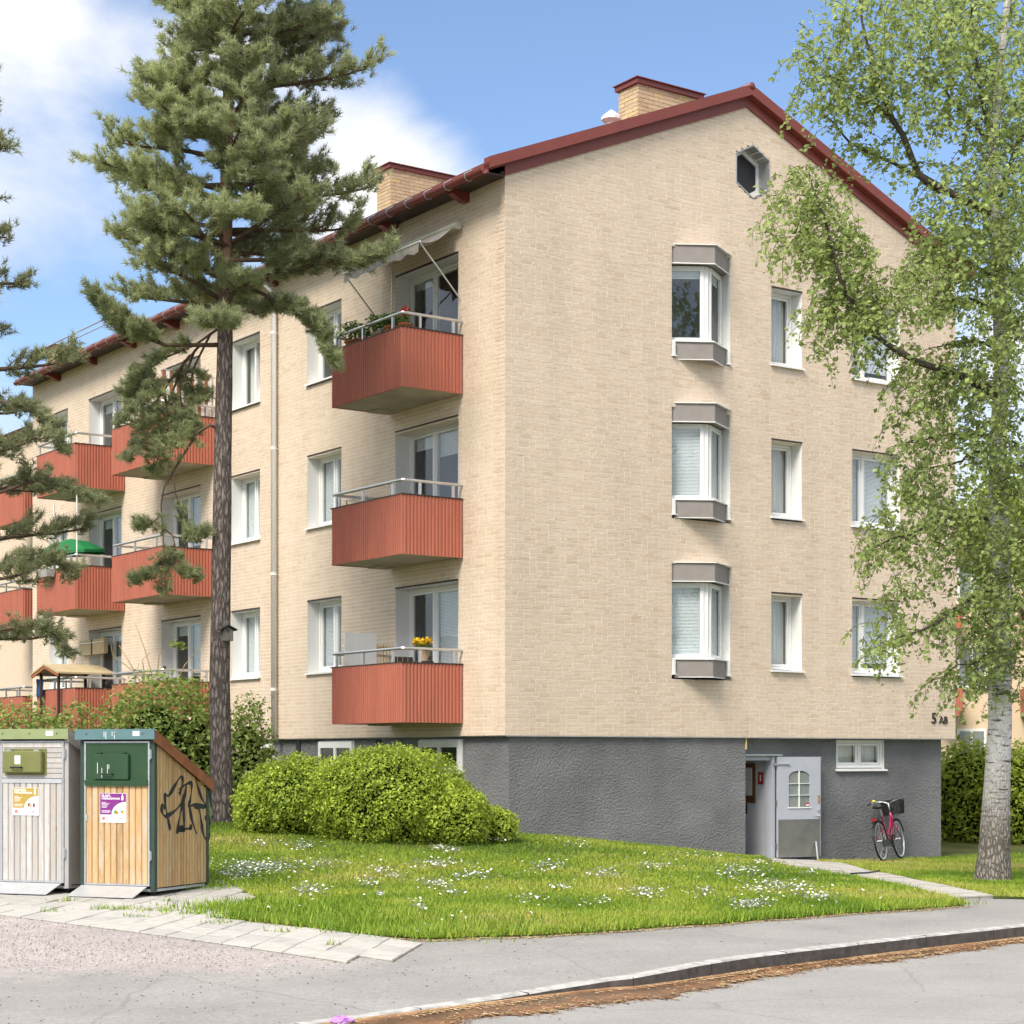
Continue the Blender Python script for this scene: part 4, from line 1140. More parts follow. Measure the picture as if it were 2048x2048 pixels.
# ---- six sided attic window
M['attic_pane'] = mat('attic_pane', (.02, .02, .022), .35, var=.3)
hp = [(HEX_S, 12.91), (HEX_S + .415, 12.69), (HEX_S + .415, 12.15), (HEX_S, 11.92), (HEX_S - .415, 12.15), (HEX_S - .415, 12.69)]
def ring(mb, outer, inner, o0, o1):
    n = len(outer)
    for i in range(n):
        j = (i + 1) % n
        q = [outer[i], outer[j], inner[j], inner[i]]
        mb.add([fpt('G', s, o0, z) for s, z in q] + [fpt('G', s, o1, z) for s, z in q], MB.BF)
def scale_hex(k): return [(HEX_S + (s - HEX_S) * k, 12.415 + (z - 12.415) * k) for s, z in hp]
mb = MB(); ring(mb, scale_hex(1.0), scale_hex(.95), .012, -.34); aw = mb.build('attic_window', M['zinc'], house)
mb = MB(); ring(mb, scale_hex(.945), scale_hex(.80), -.27, -.33); mb.build('frame', M['reveal'], aw)
mb = MB(); mb.add([fpt('G', s, -.30, z) for s, z in scale_hex(.81)], [(0, 1, 2, 3, 4, 5)]); mb.build('pane', M['attic_pane'], aw)
mb = MB(); mb.add([fpt('G', s, -.40, z) for s, z in scale_hex(1.2)], [(0, 1, 2, 3, 4, 5)]); mb.build('backing', M['black'], aw)

# ---- downpipe
mb = MB(); mb.tube([(-.10, 7.92, ZB - .02), (-.10, 7.92, ZE - .35), (-.42, 7.92, ZE - .12)], .055, 12)
dp = mb.build('downpipe', M['white'], house, smooth=True)
mb = MB()
for z in (3.1, 5.4, 7.9, 10.2): mb.tube([(-.10, 7.92, z), (-.10, 7.92, z + .05)], .062, 12); mb.bar((-.06, 7.92, z + .02), (0, 7.92, z + .02), .02)
mb.build('pipe_clip', M['white'], dp)

# ---- balconies
def corr(mb, p, q, z0, z1, pitch, dep, side):
    """trapezoidal sheet standing on the plan segment p-q"""
    p = Vector(p); q = Vector(q); d = q - p; Ln = d.length; d.normalize(); n = Vector((-d.y, d.x)) * side
    k = max(1, round(Ln / pitch)); pt = Ln / k; prof = []
    for i in range(k):
        b = i * pt
        prof += [(b, 0), (b + pt * .38, 0), (b + pt * .5, dep), (b + pt * .88, dep)]
    prof.append((Ln, 0))
    vs = [(*(p + d * a + n * o), z0) for a, o in prof] + [(*(p + d * a + n * o), z1) for a, o in prof]
    m = len(prof); mb.add(vs, [(i, i + 1, m + i + 1, m + i) for i in range(m - 1)])
def balcony(s0, s1, f, dep=1.21, rail=True):
    zb, zt = 2.36 + f, 3.35 + f
    sl = MB(); sl.box(-dep + .045, .0, s0 + .035, s1 - .035, zb + .01, zb + .17); bo = sl.build('balcony', M['concrete'], house)
    m_ = MB(); m_.box(-.5, -.14, s1 - .42, s1 - .04, zb - .02, zb + .009); m_.build('slab_edge', M['concrete'], bo)
    m_ = MB(); corr(m_, (-dep, s1), (-dep, s0), zb, zt, .070, .022, -1); m_.box(-dep + .008, -dep + .02, s0 + .01, s1 - .01, zb + .004, zt - .004); m_.build('front_panel', M['balcony_red'], bo)
    for s_, sd, o in ((s0, 1, .008), (s1, -1, -.02)):
        m_ = MB(); corr(m_, (-dep, s_), (-.02, s_), zb, zt, .07, .016, -sd); m_.box(-dep + .024, -.03, s_ + o, s_ + o + .012, zb + .004, zt - .004); m_.build('side_panel', M['balcony_red'], bo)
    m_ = MB(); m_.box(-dep - .022, -dep + .03, s0 - .022, s1 + .022, zt + .001, zt + .022); m_.box(-dep + .031, -.01, s0 - .022, s0 + .03, zt + .001, zt + .022); m_.box(-dep + .031, -.01, s1 - .03, s1 + .022, zt + .001, zt + .022)
    m_.build('panel_cap', M['dark_brown'], bo)
    zt2 = zt + .25
    m_ = MB(); m_.tube([(0, s0 + .02, zt2), (-dep + .03, s0 + .02, zt2), (-dep + .02, s0 + .03, zt2), (-dep + .02, s1 - .03, zt2), (-dep + .03, s1 - .02, zt2), (0, s1 - .02, zt2)], .027, 8)
    m_.build('handrail', M['alu'], bo)
    for x_, y_ in ((-dep + .03, s0 + .35), (-dep + .03, (s0 + s1) / 2 + .15), (-dep + .03, s1 - .12), (-.85, s0 + .03), (-.18, s0 + .03), (-.5, s1 - .03)):
        m_ = MB(); m_.box(x_ - .02, x_ + .02, y_ - .02, y_ + .02, zt - .6, zt2 - .015); m_.build('post', M['alu'], bo)
    return bo
BAL = [(1.25, 3.62), (10.75, 13.35), (15.45, 17.85)]
for f in FL:
    for s0, s1 in BAL: balcony(s0, s1, f)
    balcony(22.0, 24.4, f).location = (WX, 0, 0)
    window('L', 22.2, 24.2, 2.50 + f, 4.80 + f, [.42, 1, .95], depth=.07, blind=[.1, .5, .1], sill=False, nm='balcony_door').location = (WX - .075, 0, 0)

# ---- house number
NUMB = mat('number_black', (.035, .03, .028), .5, var=.2)
Mx = Matrix.Translation((10.18, -.012, 2.44)) @ Matrix.Rotation(math.radians(90), 4, 'X')
text_mesh('5', .30, NUMB, 'house_number', house, Mx, .008, .004)
Mx = Matrix.Translation((10.40, -.012, 2.44)) @ Matrix.Rotation(math.radians(90), 4, 'X')
text_mesh('AB', .20, NUMB, 'house_number', house, Mx, .008, .003)

# ---- basement entrance
hall = MB(); x0, x1 = DOOR_S[0] - .35, DOOR_S[1] + .02
M['hall_wall'] = mat('hall_wall', (.62, .63, .66), .8, var=.05, scale=1.2)
hall.box(x1, x1 + .08, .46, 3.6, -.12, 2.1); hall.box(x0 - .08, x0, .46, 3.6, -.12, 2.1); hall.box(x0, x1, 3.6, 3.7, -.12, 2.1); hall.box(x0, x1, .46, 3.6, 1.98, 2.1)
ho = hall.build('entrance_hall', M['hall_wall'], house)
MB().box(x0, x1, .46, 3.6, -.14, -.07).build('hall_floor', M['slab_grey'], ho)
MB().box(x1 - .03, x1 - .002, .75, 1.28, .92, 1.66).build('notice_board', wood_mat('board_brown', (.20, .10, .045), (.13, .06, .03)), ho)
MB().box(x1 - .034, x1 - .031, .81, 1.20, 1.06, 1.58).build('paper', M['curtain'], ho)
MB().box(x1 - .006, x1 - .002, .54, .68, 1.27, 1.50).build('fire_sign', mat('sign_red', (.45, .02, .02), .5), ho)
MB().box(x1 - .009, x1 - .0065, .59, .63, 1.33, 1.45).build('sign_symbol', M['white'], ho)
MB().box(x1 - .06, x1 - .002, .98, 1.06, .72, .90).build('phone', M['black'], ho)
fr = MB(); fr.box(DOOR_S[1] - .07, DOOR_S[1] - .001, .20, .40, -.09, 1.79); fr.box(DOOR_S[0] + .001, DOOR_S[1] - .07, .24, .40, 1.72, 1.79); fr.box(DOOR_S[0] + .001, DOOR_S[0] + .05, .24, .40, -.09, 1.72)
fro = fr.build('door_frame', mat('door_grey', (.40, .42, .47), .5, var=.04), house)
MB().box(DOOR_S[0] + .002, DOOR_S[1] + .16, .17, .219, 1.80, 1.835).build('canopy_strip', M['zinc'], fro)
MB().box(DOOR_S[0] + .001, DOOR_S[1], .12, .46, -.13, -.085).build('threshold', M['slab_grey'], fro)
# the leaf stands open, swung back towards the wall
leaf_e = MB(); Wd, Ht = .98, 1.86
leaf_e.box(0, Wd, -.045, 0, 0, .78); leaf_e.box(0, Wd, -.045, 0, 1.63, Ht); leaf_e.box(0, .25, -.045, 0, .78, 1.63); leaf_e.box(.73, Wd, -.045, 0, .78, 1.63)
leaf_e.box(.25, .73, -.045, 0, .78, .93)
leaf = leaf_e.build('entrance_door', bpy.data.materials['door_grey'], house)
leaf.location = (DOOR_S[1] + .01, .175, -.075); leaf.rotation_euler = (0, 0, math.radians(-7))
arch = MB(); pl = [(.25, 1.50)] + [(.49 + .24 * math.cos(a), 1.50 + .10 * math.sin(a)) for a in np.linspace(math.pi, 0, 9)][1:-1] + [(.73, 1.50)]
arch.extr([(x, -.045, z) for x, z in pl] + [(.73, -.045, 1.632), (.25, -.045, 1.632)], (0, .045, 0)); arch.build('arch_filler', bpy.data.materials['door_grey'], leaf)
M['pane_grey'] = mat('pane_grey', (.20, .23, .22), .12, var=.15, scale=3, spec=.6)
for i in range(2):
    for j in range(3):
        MB().box(.255 + i * .245, .48 + i * .245, -.026, -.02, .935 + j * .215, .935 + j * .215 + .205).build('pane', M['pane_grey'], leaf)
m_ = MB(); m_.box(.48, .50, -.05, -.01, .931, 1.60); m_.box(.251, .479, -.048, -.012, 1.142, 1.152); m_.box(.501, .729, -.048, -.012, 1.142, 1.152); m_.box(.251, .479, -.048, -.012, 1.357, 1.367); m_.box(.501, .729, -.048, -.012, 1.357, 1.367); m_.box(.23, .75, -.06, -.046, .905, .93)
m_.build('glazing_bar', M['reveal'], leaf)
M['steel'] = mat('steel', (.30, .29, .27), .42, metal=.85, var=.22, scale=2.2, bump=.001, bscale=8)
MB().box(.01, Wd - .02, -.052, -.0455, .01, .70).build('kick_plate', M['steel'], leaf)
m_ = MB(); m_.tube([(.93, -.045, .755), (.93, -.095, .755), (.80, -.10, .755)], .011, 8); m_.disc((.93, -.05, .755), (0, 1, 0), .026, .01); m_.disc((.93, -.052, .865), (0, 1, 0), .028, .016); m_.build('handle', M['alu'], leaf)
MB().box(.63, .725, -.0465, -.0268, .95, 1.0).build('sticker', bpy.data.materials['sign_red'], leaf)
MB().box(.635, .72, -.048, -.0467, .952, .975).build('sticker_text', M['white'], leaf)
MB().box(.915, .965, -.0475, -.0455, .98, 1.14).build('worn_patch', mat('worn', (.30, .20, .10), .9, var=.4, scale=20), leaf)
m_ = MB(); m_.tube([(.86, -.06, .28), (.80, -.20, -.06)], .017, 8); m_.build('door_stop', M['alu'], leaf)
m_ = MB(); m_.box(-.06, .0, -.04, .0, 1.70, 1.74); m_.bar((-.03, -.05, 1.73), (.26, -.06, 1.73), .03, .02); m_.build('door_closer', M['alu'], leaf)
for z in (.15, .95, 1.65): MB().box(-.012, .012, -.03, .012, z, z + .11).build('hinge', M['steel'], leaf)
m_ = MB(); m_.box(Wd + .001, Wd + .05, .0, .03, -.01, Ht); m_.build('edge_strip', mat('edge_brown', (.24, .20, .18), .7), leaf)
# ------------------------------------------------------------------ recycling cabinets
M['bin_pine'] = wood_mat('bin_pine', (.55, .37, .19), (.44, .27, .12), worn=(.50, .41, .30))
M['bin_side'] = wood_mat('bin_side', (.52, .345, .165), (.42, .25, .10), worn=(.50, .38, .22))
M['bin_grey'] = wood_mat('bin_grey', (.52, .50, .48), (.42, .40, .375), worn=(.45, .40, .34))
M['green_dark'] = mat('green_dark', (.022, .062, .026), .5, var=.12, scale=4)
M['green_post'] = mat('green_post', (.03, .055, .04), .55, var=.12, scale=4)
M['teal'] = mat('teal', (.10, .19, .20), .5, var=.1, scale=5)
M['lime'] = mat('lime', (.25, .30, .14), .55, var=.1, scale=5)
M['olive'] = mat('olive', (.17, .18, .06), .5, var=.1, scale=6)
M['rust'] = mat('rust', (.26, .095, .035), .75, var=.25, scale=6)
M['galv'] = mat('galv', (.50, .52, .54), .42, metal=.6, var=.12, scale=9)
M['ramp'] = mat('ramp', (.52, .53, .54), .4, metal=.35, var=.08, scale=6)
M['grey_paint'] = mat('grey_paint', (.36, .35, .34), .6, var=.08, scale=4)
M['paint_black'] = mat('paint_black', (.012, .012, .014), .55, var=.3, scale=20)
M['purple'] = mat('purple', (.20, .025, .21), .5, var=.04)
M['mustard'] = mat('mustard', (.42, .29, .06), .5, var=.04)
M['paper'] = mat('paper', (.80, .80, .79), .5, var=.02)
BA = math.atan2(-.3673, .9301)
BEX = Vector((math.cos(BA), math.sin(BA), 0)); BEY = Vector((-math.sin(BA), math.cos(BA), 0))
def ray_plane(u, v, O, n):
    d = px(u, v, 1.0) - Vector((0, 0, EYE)); c = Vector((0, 0, EYE)); t = (O - c).dot(n) / d.dot(n)
    return c + d * t
ZS = .2329
def zpx(x, y): return (x * ZS, 1440 + y * ZS)

def wood_cabinet(O, W, label, scheme):
    root = empty('recycling_cabinet', O, BA, label, 'cabinet', 'recycling cabinets')
    D, HF, HB = 1.20, 1.82, 1.25
    def loc(x, y):
        p = ray_plane(*zpx(x, y), O, BEY) - O; return p.dot(BEX), p.z
    def hz(y): return HF - (HF - HB) * y / D
    green = scheme == 'pine'
    post = M['green_post'] if green else M['grey_paint']
    # box
    m = MB(); m.extr([(-W + .03, .03, .09), (-W + .03, D - .03, .09), (-W + .03, D - .03, HB - .02), (-W + .03, .03, HF - .02)], (W - .06, 0, 0)); m.build('carcass', M['dark'], root)
    for x in (-W, -.055):
        for y in (0, D - .055):
            z1 = hz(y + .03)
            MB().box(x, x + .055, y, y + .055, .06, z1).build('corner_post', post, root)
    m = MB(); m.box(-W + .02, -.02, .02, D - .02, .055, .085); m.build('floor_frame', M['galv'], root)
    for x in (-W + .1, -.1):
        for y in (.12, D - .12): MB().box(x - .03, x + .03, y - .03, y + .03, -.03, .054).build('foot', M['dark'], root)
    # side boards
    n = 17; bw = (D - .115) / n
    if green:
        for i in range(n):
            y0 = .058 + i * bw
            for x0, x1 in ((-.030, -.004), (-W + .004, -W + .029)):
                m = MB(); a, b = y0 + .005, y0 + bw - .005
                m.extr([(x0, a, .10), (x0, b, .10), (x0, b, hz(b) - .05), (x0, a, hz(a) - .05)], (x1 - x0, 0, 0)); m.build('side_board', M['bin_side'], root)
    else:
        m = MB(); m.extr([(-.028, .056, .10), (-.028, D - .056, .10), (-.028, D - .056, hz(D) - .04), (-.028, .056, HF - .04)], (.024, 0, 0)); m.build('side_panel', M['grey_paint'], root)
    # roof with fascias
    m = MB(); t = .015
    m.extr([(-W - .035, -.045, HF + .075), (-W - .035, D + .06, HB + .045), (-W - .035, D + .06, HB + .065), (-W - .035, -.045, HF + .095)], (W + .07, 0, 0)); ro = m.build('roof', M['rust'] if green else M['grey_paint'], root)
    m = MB(); m.box(-W - .036, .036, -.062, -.046, HF - .02, HF + .1); m.build('front_fascia', M['teal'] if green else M['lime'], ro)
    m = MB(); m.extr([(.020, -.045, HF - .045), (.020, D + .06, HB - .07), (.020, D + .06, HB + .044), (.020, -.045, HF + .074)], (.015, 0, 0)); m.build('side_fascia', M['rust'] if green else M['grey_paint'], ro)
    for x in (-W + .12, -W / 2, -.12): m = MB(); m.disc((x, -.064, HF + .045), (0, 1, 0), .008, .006, 8); m.build('screw', M['dark'], ro)
    m = MB(); m.box(-.25 if green else -.27, -.16 if green else -.17, -.0645, -.0625, HF + .02, HF + .075); m.build('sticker', M['paper'], ro)
    # door: galvanised frame
    dl, dr = -W + .06, -.06
    z0, z1 = .12, HF - .04
    for a, b, c, d in ((dl, dl + .02, z0, z1), (dr - .02, dr, z0, z1), (dl + .02, dr - .02, z0, z0 + .02), (dl + .02, dr - .02, z1 - .02, z1)):
        MB().box(a, b, -.012, .03, c, d).build('door_frame', M['galv'], root)
    for z in (.42, 1.58):
        m = MB(); m.box(dr + .001, dr + .03, -.02, -.002, z, z + .10); m.tube([(dr + .015, -.024, z - .01), (dr + .015, -.024, z + .11)], .008, 6); m.build('hinge', M['galv'], root)
    zmid = 1.34
    if green:
        MB().box(dl + .021, dr - .021, -.006, .025, zmid, z1 - .021).build('upper_panel', M['green_dark'], root)
        m = MB(); m.extr([(dl + .021, -.006, zmid), (dl + .021, -.045, zmid - .015), (dl + .03, -.04, zmid - .075), (dl + .03, -.006, zmid - .06)], (dr - dl - .045, 0, 0)); m.build('rain_ledge', M['green_dark'], root)
        x0, zt = loc(822, 292); x1, zb = loc(1120, 512)
        m = MB(); m.box(x0, x1, -.05, -.007, zb, zt); h = m.build('hatch', M['green_dark'], root, bevel=.008)
        m = MB(); m.tube([(x0 + .13, -.052, zb + .06), (x0 + .13, -.09, zb + .065), (x0 + .27, -.09, zb + .065), (x0 + .27, -.052, zb + .06)], .009, 6); m.build('hatch_handle', M['black'], h)
        for xx in (x0 + .05, x1 - .09): MB().box(xx, xx + .05, -.04, -.008, zt + .001, zt + .015).build('hatch_hinge', M['black'], h)
        for xx, za, zb_ in ((x0 + .055, zt - .1, zb + .07), (x0 + .115, zt - .16, zb + .02), (x0 + .19, zt - .12, zb + .06), (x0 + .21, zt - .12, zb + .12)):
            MB().box(xx, xx + .006, -.0515, -.0503, zb_, za).build('paint_run', M['paper'], h)
        for xx, l_ in ((-W + .36, .06), (-W + .385, .085), (-W + .47, .05), (-W + .50, .08)): MB().box(xx, xx + .007, -.0635, -.0622, HF + .07 - l_, HF + .07).build('paint_run', M['paper'], ro)
        ztop = zmid - .062
    else:
        nb = 7; hh = (z1 - .021 - zmid) / nb
        for i in range(nb):
            MB().box(dl + .021, dr - .021, -.008, .02, zmid + i * hh + .003, zmid + (i + 1) * hh - .003).build('crosswise_board', M['bin_grey'], root)
        MB().box(dl + .021, dr - .021, -.02, .02, zmid - .055, zmid - .003).build('cross_rail', M['ramp'], root)
        x0, zt = loc(58, 268); x1, zb = loc(388, 452)
        m = MB(); m.box(x0 - .02, x1 + .03, -.014, -.0085, zb - .03, zt + .03); m.build('hatch_plate', M['olive'], root)
        m = MB(); m.box(x0, x1, -.085, -.015, zb, zt); h = m.build('hatch', M['olive'], root, bevel=.01)
        m = MB(); m.tube([(x0 + .14, -.087, zb + .06), (x0 + .14, -.12, zb + .06), (x0 + .28, -.12, zb + .06), (x0 + .28, -.087, zb + .06)], .011, 6); m.build('hatch_handle', M['black'], h)
        MB().box(x0 + .175, x0 + .255, -.0865, -.0852, zb + .10, zb + .20).build('sticker', M['paper'], h)
        for xx in (x0 + .04, x1 - .11): MB().box(xx, xx + .07, -.07, -.016, zt + .001, zt + .018).build('hatch_hinge', M['galv'], h)
        ztop = zmid - .058
    nb = 10; bw = (dr - dl - .042) / nb
    for i in range(nb):
        a = dl + .021 + i * bw; dy = random.uniform(0, .004)
        m = MB(); o = .0
        # board with bevelled edges
        m.prism([(a + .002, .02), (a + .002, .0), (a + .010, -.010 - dy), (a + bw - .010, -.010 - dy), (a + bw - .002, 0), (a + bw - .002, .02)][::-1], z0 + .021, ztop)
        m.build('door_board', M['bin_pine'] if green else M['bin_grey'], root)
    if green:
        m = MB(); m.box(dl + .022, dl + .05, -.022, -.015, .86, .93); m.disc((dl + .036, -.024, .90), (0, 1, 0), .009, .012, 8); m.build('lock', M['galv'], root)
    # ramp
    m = MB(); r0, r1 = -W + .05 - (.0), -.09
    m.extr([(r0 - .02, -.02, .115), (r0 - .02, -.31, .012), (r0 - .02, -.31, .004), (r0 - .02, -.02, .107)], (r1 - r0 + .02, 0, 0)); m.build('ramp', M['ramp'], root)
    # information sign
    if green: (x0, zt), (x1, zb) = loc(866, 627), loc(1092, 882)
    else: (x0, zt), (x1, zb) = loc(118, 580), loc(340, 820)
    w, hgt = x1 - x0, zt - zb; yb = -.019
    sg = MB().box(x0, x1, yb, yb + .003, zb, zt).build('sign', M['paper'], root)
    cm = M['purple'] if green else M['mustard']
    pts = [(x0 + .004, zt - .004), (x0 + .004, zb + hgt * .27), (x0 + w * .45, zb + hgt * .27)]
    for a in np.linspace(math.pi, math.pi / 2, 9)[1:]: pts.append((x1 - .004 + w * .55 * math.cos(a) * 1.0, zb + hgt * .27 + hgt * .44 * math.sin(a)))
    pts.append((x1 - .004, zt - .004))
    m = MB(); m.extr([(x, yb - .0015, z) for x, z in pts], (0, .0012, 0)); m.build('sign_field', cm, sg)
    def txt(s, x, z, sz, mt, b=.0):
        text_mesh(s, sz, mt, 'sign_text', sg, Matrix.Translation((x, yb - .0022, z)) @ Matrix.Rotation(math.radians(90), 4, 'X'), .0004, b)
    txt('PLAST-' if green else 'PAPPERS-', x0 + w * .07, zt - hgt * .135, .042, M['paper'], .0012); txt('FÖRPACKNINGAR', x0 + w * .07, zt - hgt * .215, .030, M['paper'], .0010)
    for k, l_ in enumerate((.17, .30, .24, .22, .19)):
        MB().box(x0 + w * .07, x0 + w * (.07 + l_), yb - .0024, yb - .0016, zt - hgt * (.325 + k * .042), zt - hgt * (.31 + k * .042)).build('sign_line', M['paper'], sg)
    for k, l_ in enumerate((.33, .34, .30)):
        MB().box(x0 + w * .07, x0 + w * (.07 + l_), yb - .0024, yb - .0016, zt - hgt * (.60 + k * .032), zt - hgt * (.588 + k * .032)).build('sign_line', M['paper'], sg)
    m = MB(); bx_, bz = x1 - w * .14, zt - hgt * .24; m.extr([(bx_ - .013, yb - .0024, bz), (bx_ + .013, yb - .0024, bz), (bx_ + .013, yb - .0024, bz + .045), (bx_ + .005, yb - .0024, bz + .058), (bx_ + .005, yb - .0024, bz + .07), (bx_ - .005, yb - .0024, bz + .07), (bx_ - .005, yb - .0024, bz + .058), (bx_ - .013, yb - .0024, bz + .045)], (0, .0008, 0)); m.build('bottle_symbol', M['paper'], sg)
    blobs = [(.60, .36, .03, (.10, .28, .05)), (.66, .33, .022, (.6, .2, .04)), (.85, .37, .022, (.12, .22, .05)), (.88, .33, .02, (.7, .5, .06))] if green else [(.64, .38, .03, (.25, .1, .05)), (.70, .34, .025, (.5, .4, .3)), (.82, .40, .02, (.25, .09, .04)), (.82, .34, .02, (.22, .08, .04))]
    for k, (fx, fz, r, c) in enumerate(blobs):
        m = MB(); m.disc((x0 + w * fx, yb - .002, zb + hgt * fz), (0, 1, 0), r * .8, .001 + k * .0002, 9); m.build('picture', mat('pic%d%d' % (green, k), c, .6), sg)
    m = MB(); m.disc((x0 + w * .14, yb - .0012, zb + hgt * .14), (0, 1, 0), .022, .001, 12); m.build('stop_symbol', mat('pink%d' % green, (.62, .2, .16), .6), sg)
    for k in range(2): MB().box(x1 - w * .27 + k * .022, x1 - w * .27 + k * .022 + .016, yb - .0012, yb - .0003, zb + hgt * .10, zb + hgt * .17).build('logo', M['zinc'], sg)
    return root

OB = G(309, 1797.5); OB.z += .02
cab_pine = wood_cabinet(OB, 1.0, 'pine clad recycling cabinet with green hatch, purple sign and black graffiti', 'pine')
OB1 = G(137, 1790.5); OB1.z += .02
wood_cabinet(OB1, 1.0, 'weathered grey recycling cabinet with olive hatch and lime green roof edge', 'grey')
# graffiti sprayed on the boards of the side
STROKES = [[(1465, 945), (1445, 850), (1425, 740), (1420, 640), (1450, 650), (1500, 570), (1550, 492), (1572, 515), (1560, 600), (1540, 640)],
           [(1545, 612), (1575, 568), (1640, 540), (1647, 600), (1635, 690), (1625, 742), (1670, 730), (1770, 742), (1738, 680), (1702, 580), (1685, 490), (1692, 445)],
           [(1420, 765), (1398, 722), (1390, 770), (1408, 818), (1440, 822), (1520, 765), (1580, 675), (1602, 560)],
           [(1583, 800), (1583, 640), (1560, 760), (1540, 860), (1522, 975)], [(1522, 915), (1570, 922), (1582, 955), (1532, 945), (1580, 935), (1640, 930), (1632, 902)], [(1578, 700), (1580, 820), (1586, 935)],
           [(1628, 742), (1650, 860), (1690, 980)], [(1670, 738), (1710, 765), (1730, 880), (1745, 970), (1775, 1025), (1798, 990), (1802, 890), (1785, 822), (1765, 832), (1778, 852)],
           [(1765, 522), (1776, 552), (1800, 622), (1812, 752)], [(1825, 820), (1830, 862)]]
gm = MB()
def catmull(p, n=6):
    out = []
    for i in range(len(p) - 1):
        p0, p1, p2, p3 = p[max(i - 1, 0)], p[i], p[i + 1], p[min(i + 2, len(p) - 1)]
        for k in range(n):
            t = k / n
            out.append(tuple(.5 * (2 * p1[d] + (p2[d] - p0[d]) * t + (2 * p0[d] - 5 * p1[d] + 4 * p2[d] - p3[d]) * t * t + (3 * p1[d] - p0[d] - 3 * p2[d] + p3[d]) * t ** 3) for d in range(2)))
    return out + [p[-1]]
for si, st in enumerate(STROKES):
    P3 = [ray_plane(*zpx(*q), OB, BEX) - OB for q in catmull(st)]
    yz = [(p.dot(BEY), p.z) for p in P3]
    vs = []; n = len(yz)
    for i, (y, z) in enumerate(yz):
        a = yz[max(i - 1, 0)]; b = yz[min(i + 1, n - 1)]; d = Vector((b[0] - a[0], b[1] - a[1])); d = d.normalized() if d.length > 0 else Vector((1, 0)); nn = Vector((-d.y, d.x))
        w = .028 * (.75 + .35 * math.sin(i * .5 + si)); xo = -.0035 + .0004 * si
        vs += [(xo, y + nn.x * w, z + nn.y * w), (xo, y - nn.x * w, z - nn.y * w)]
    gm.add(vs, [(2 * i, 2 * i + 1, 2 * i + 3, 2 * i + 2) for i in range(n - 1)])
gm.build('graffiti', M['paint_black'], cab_pine)

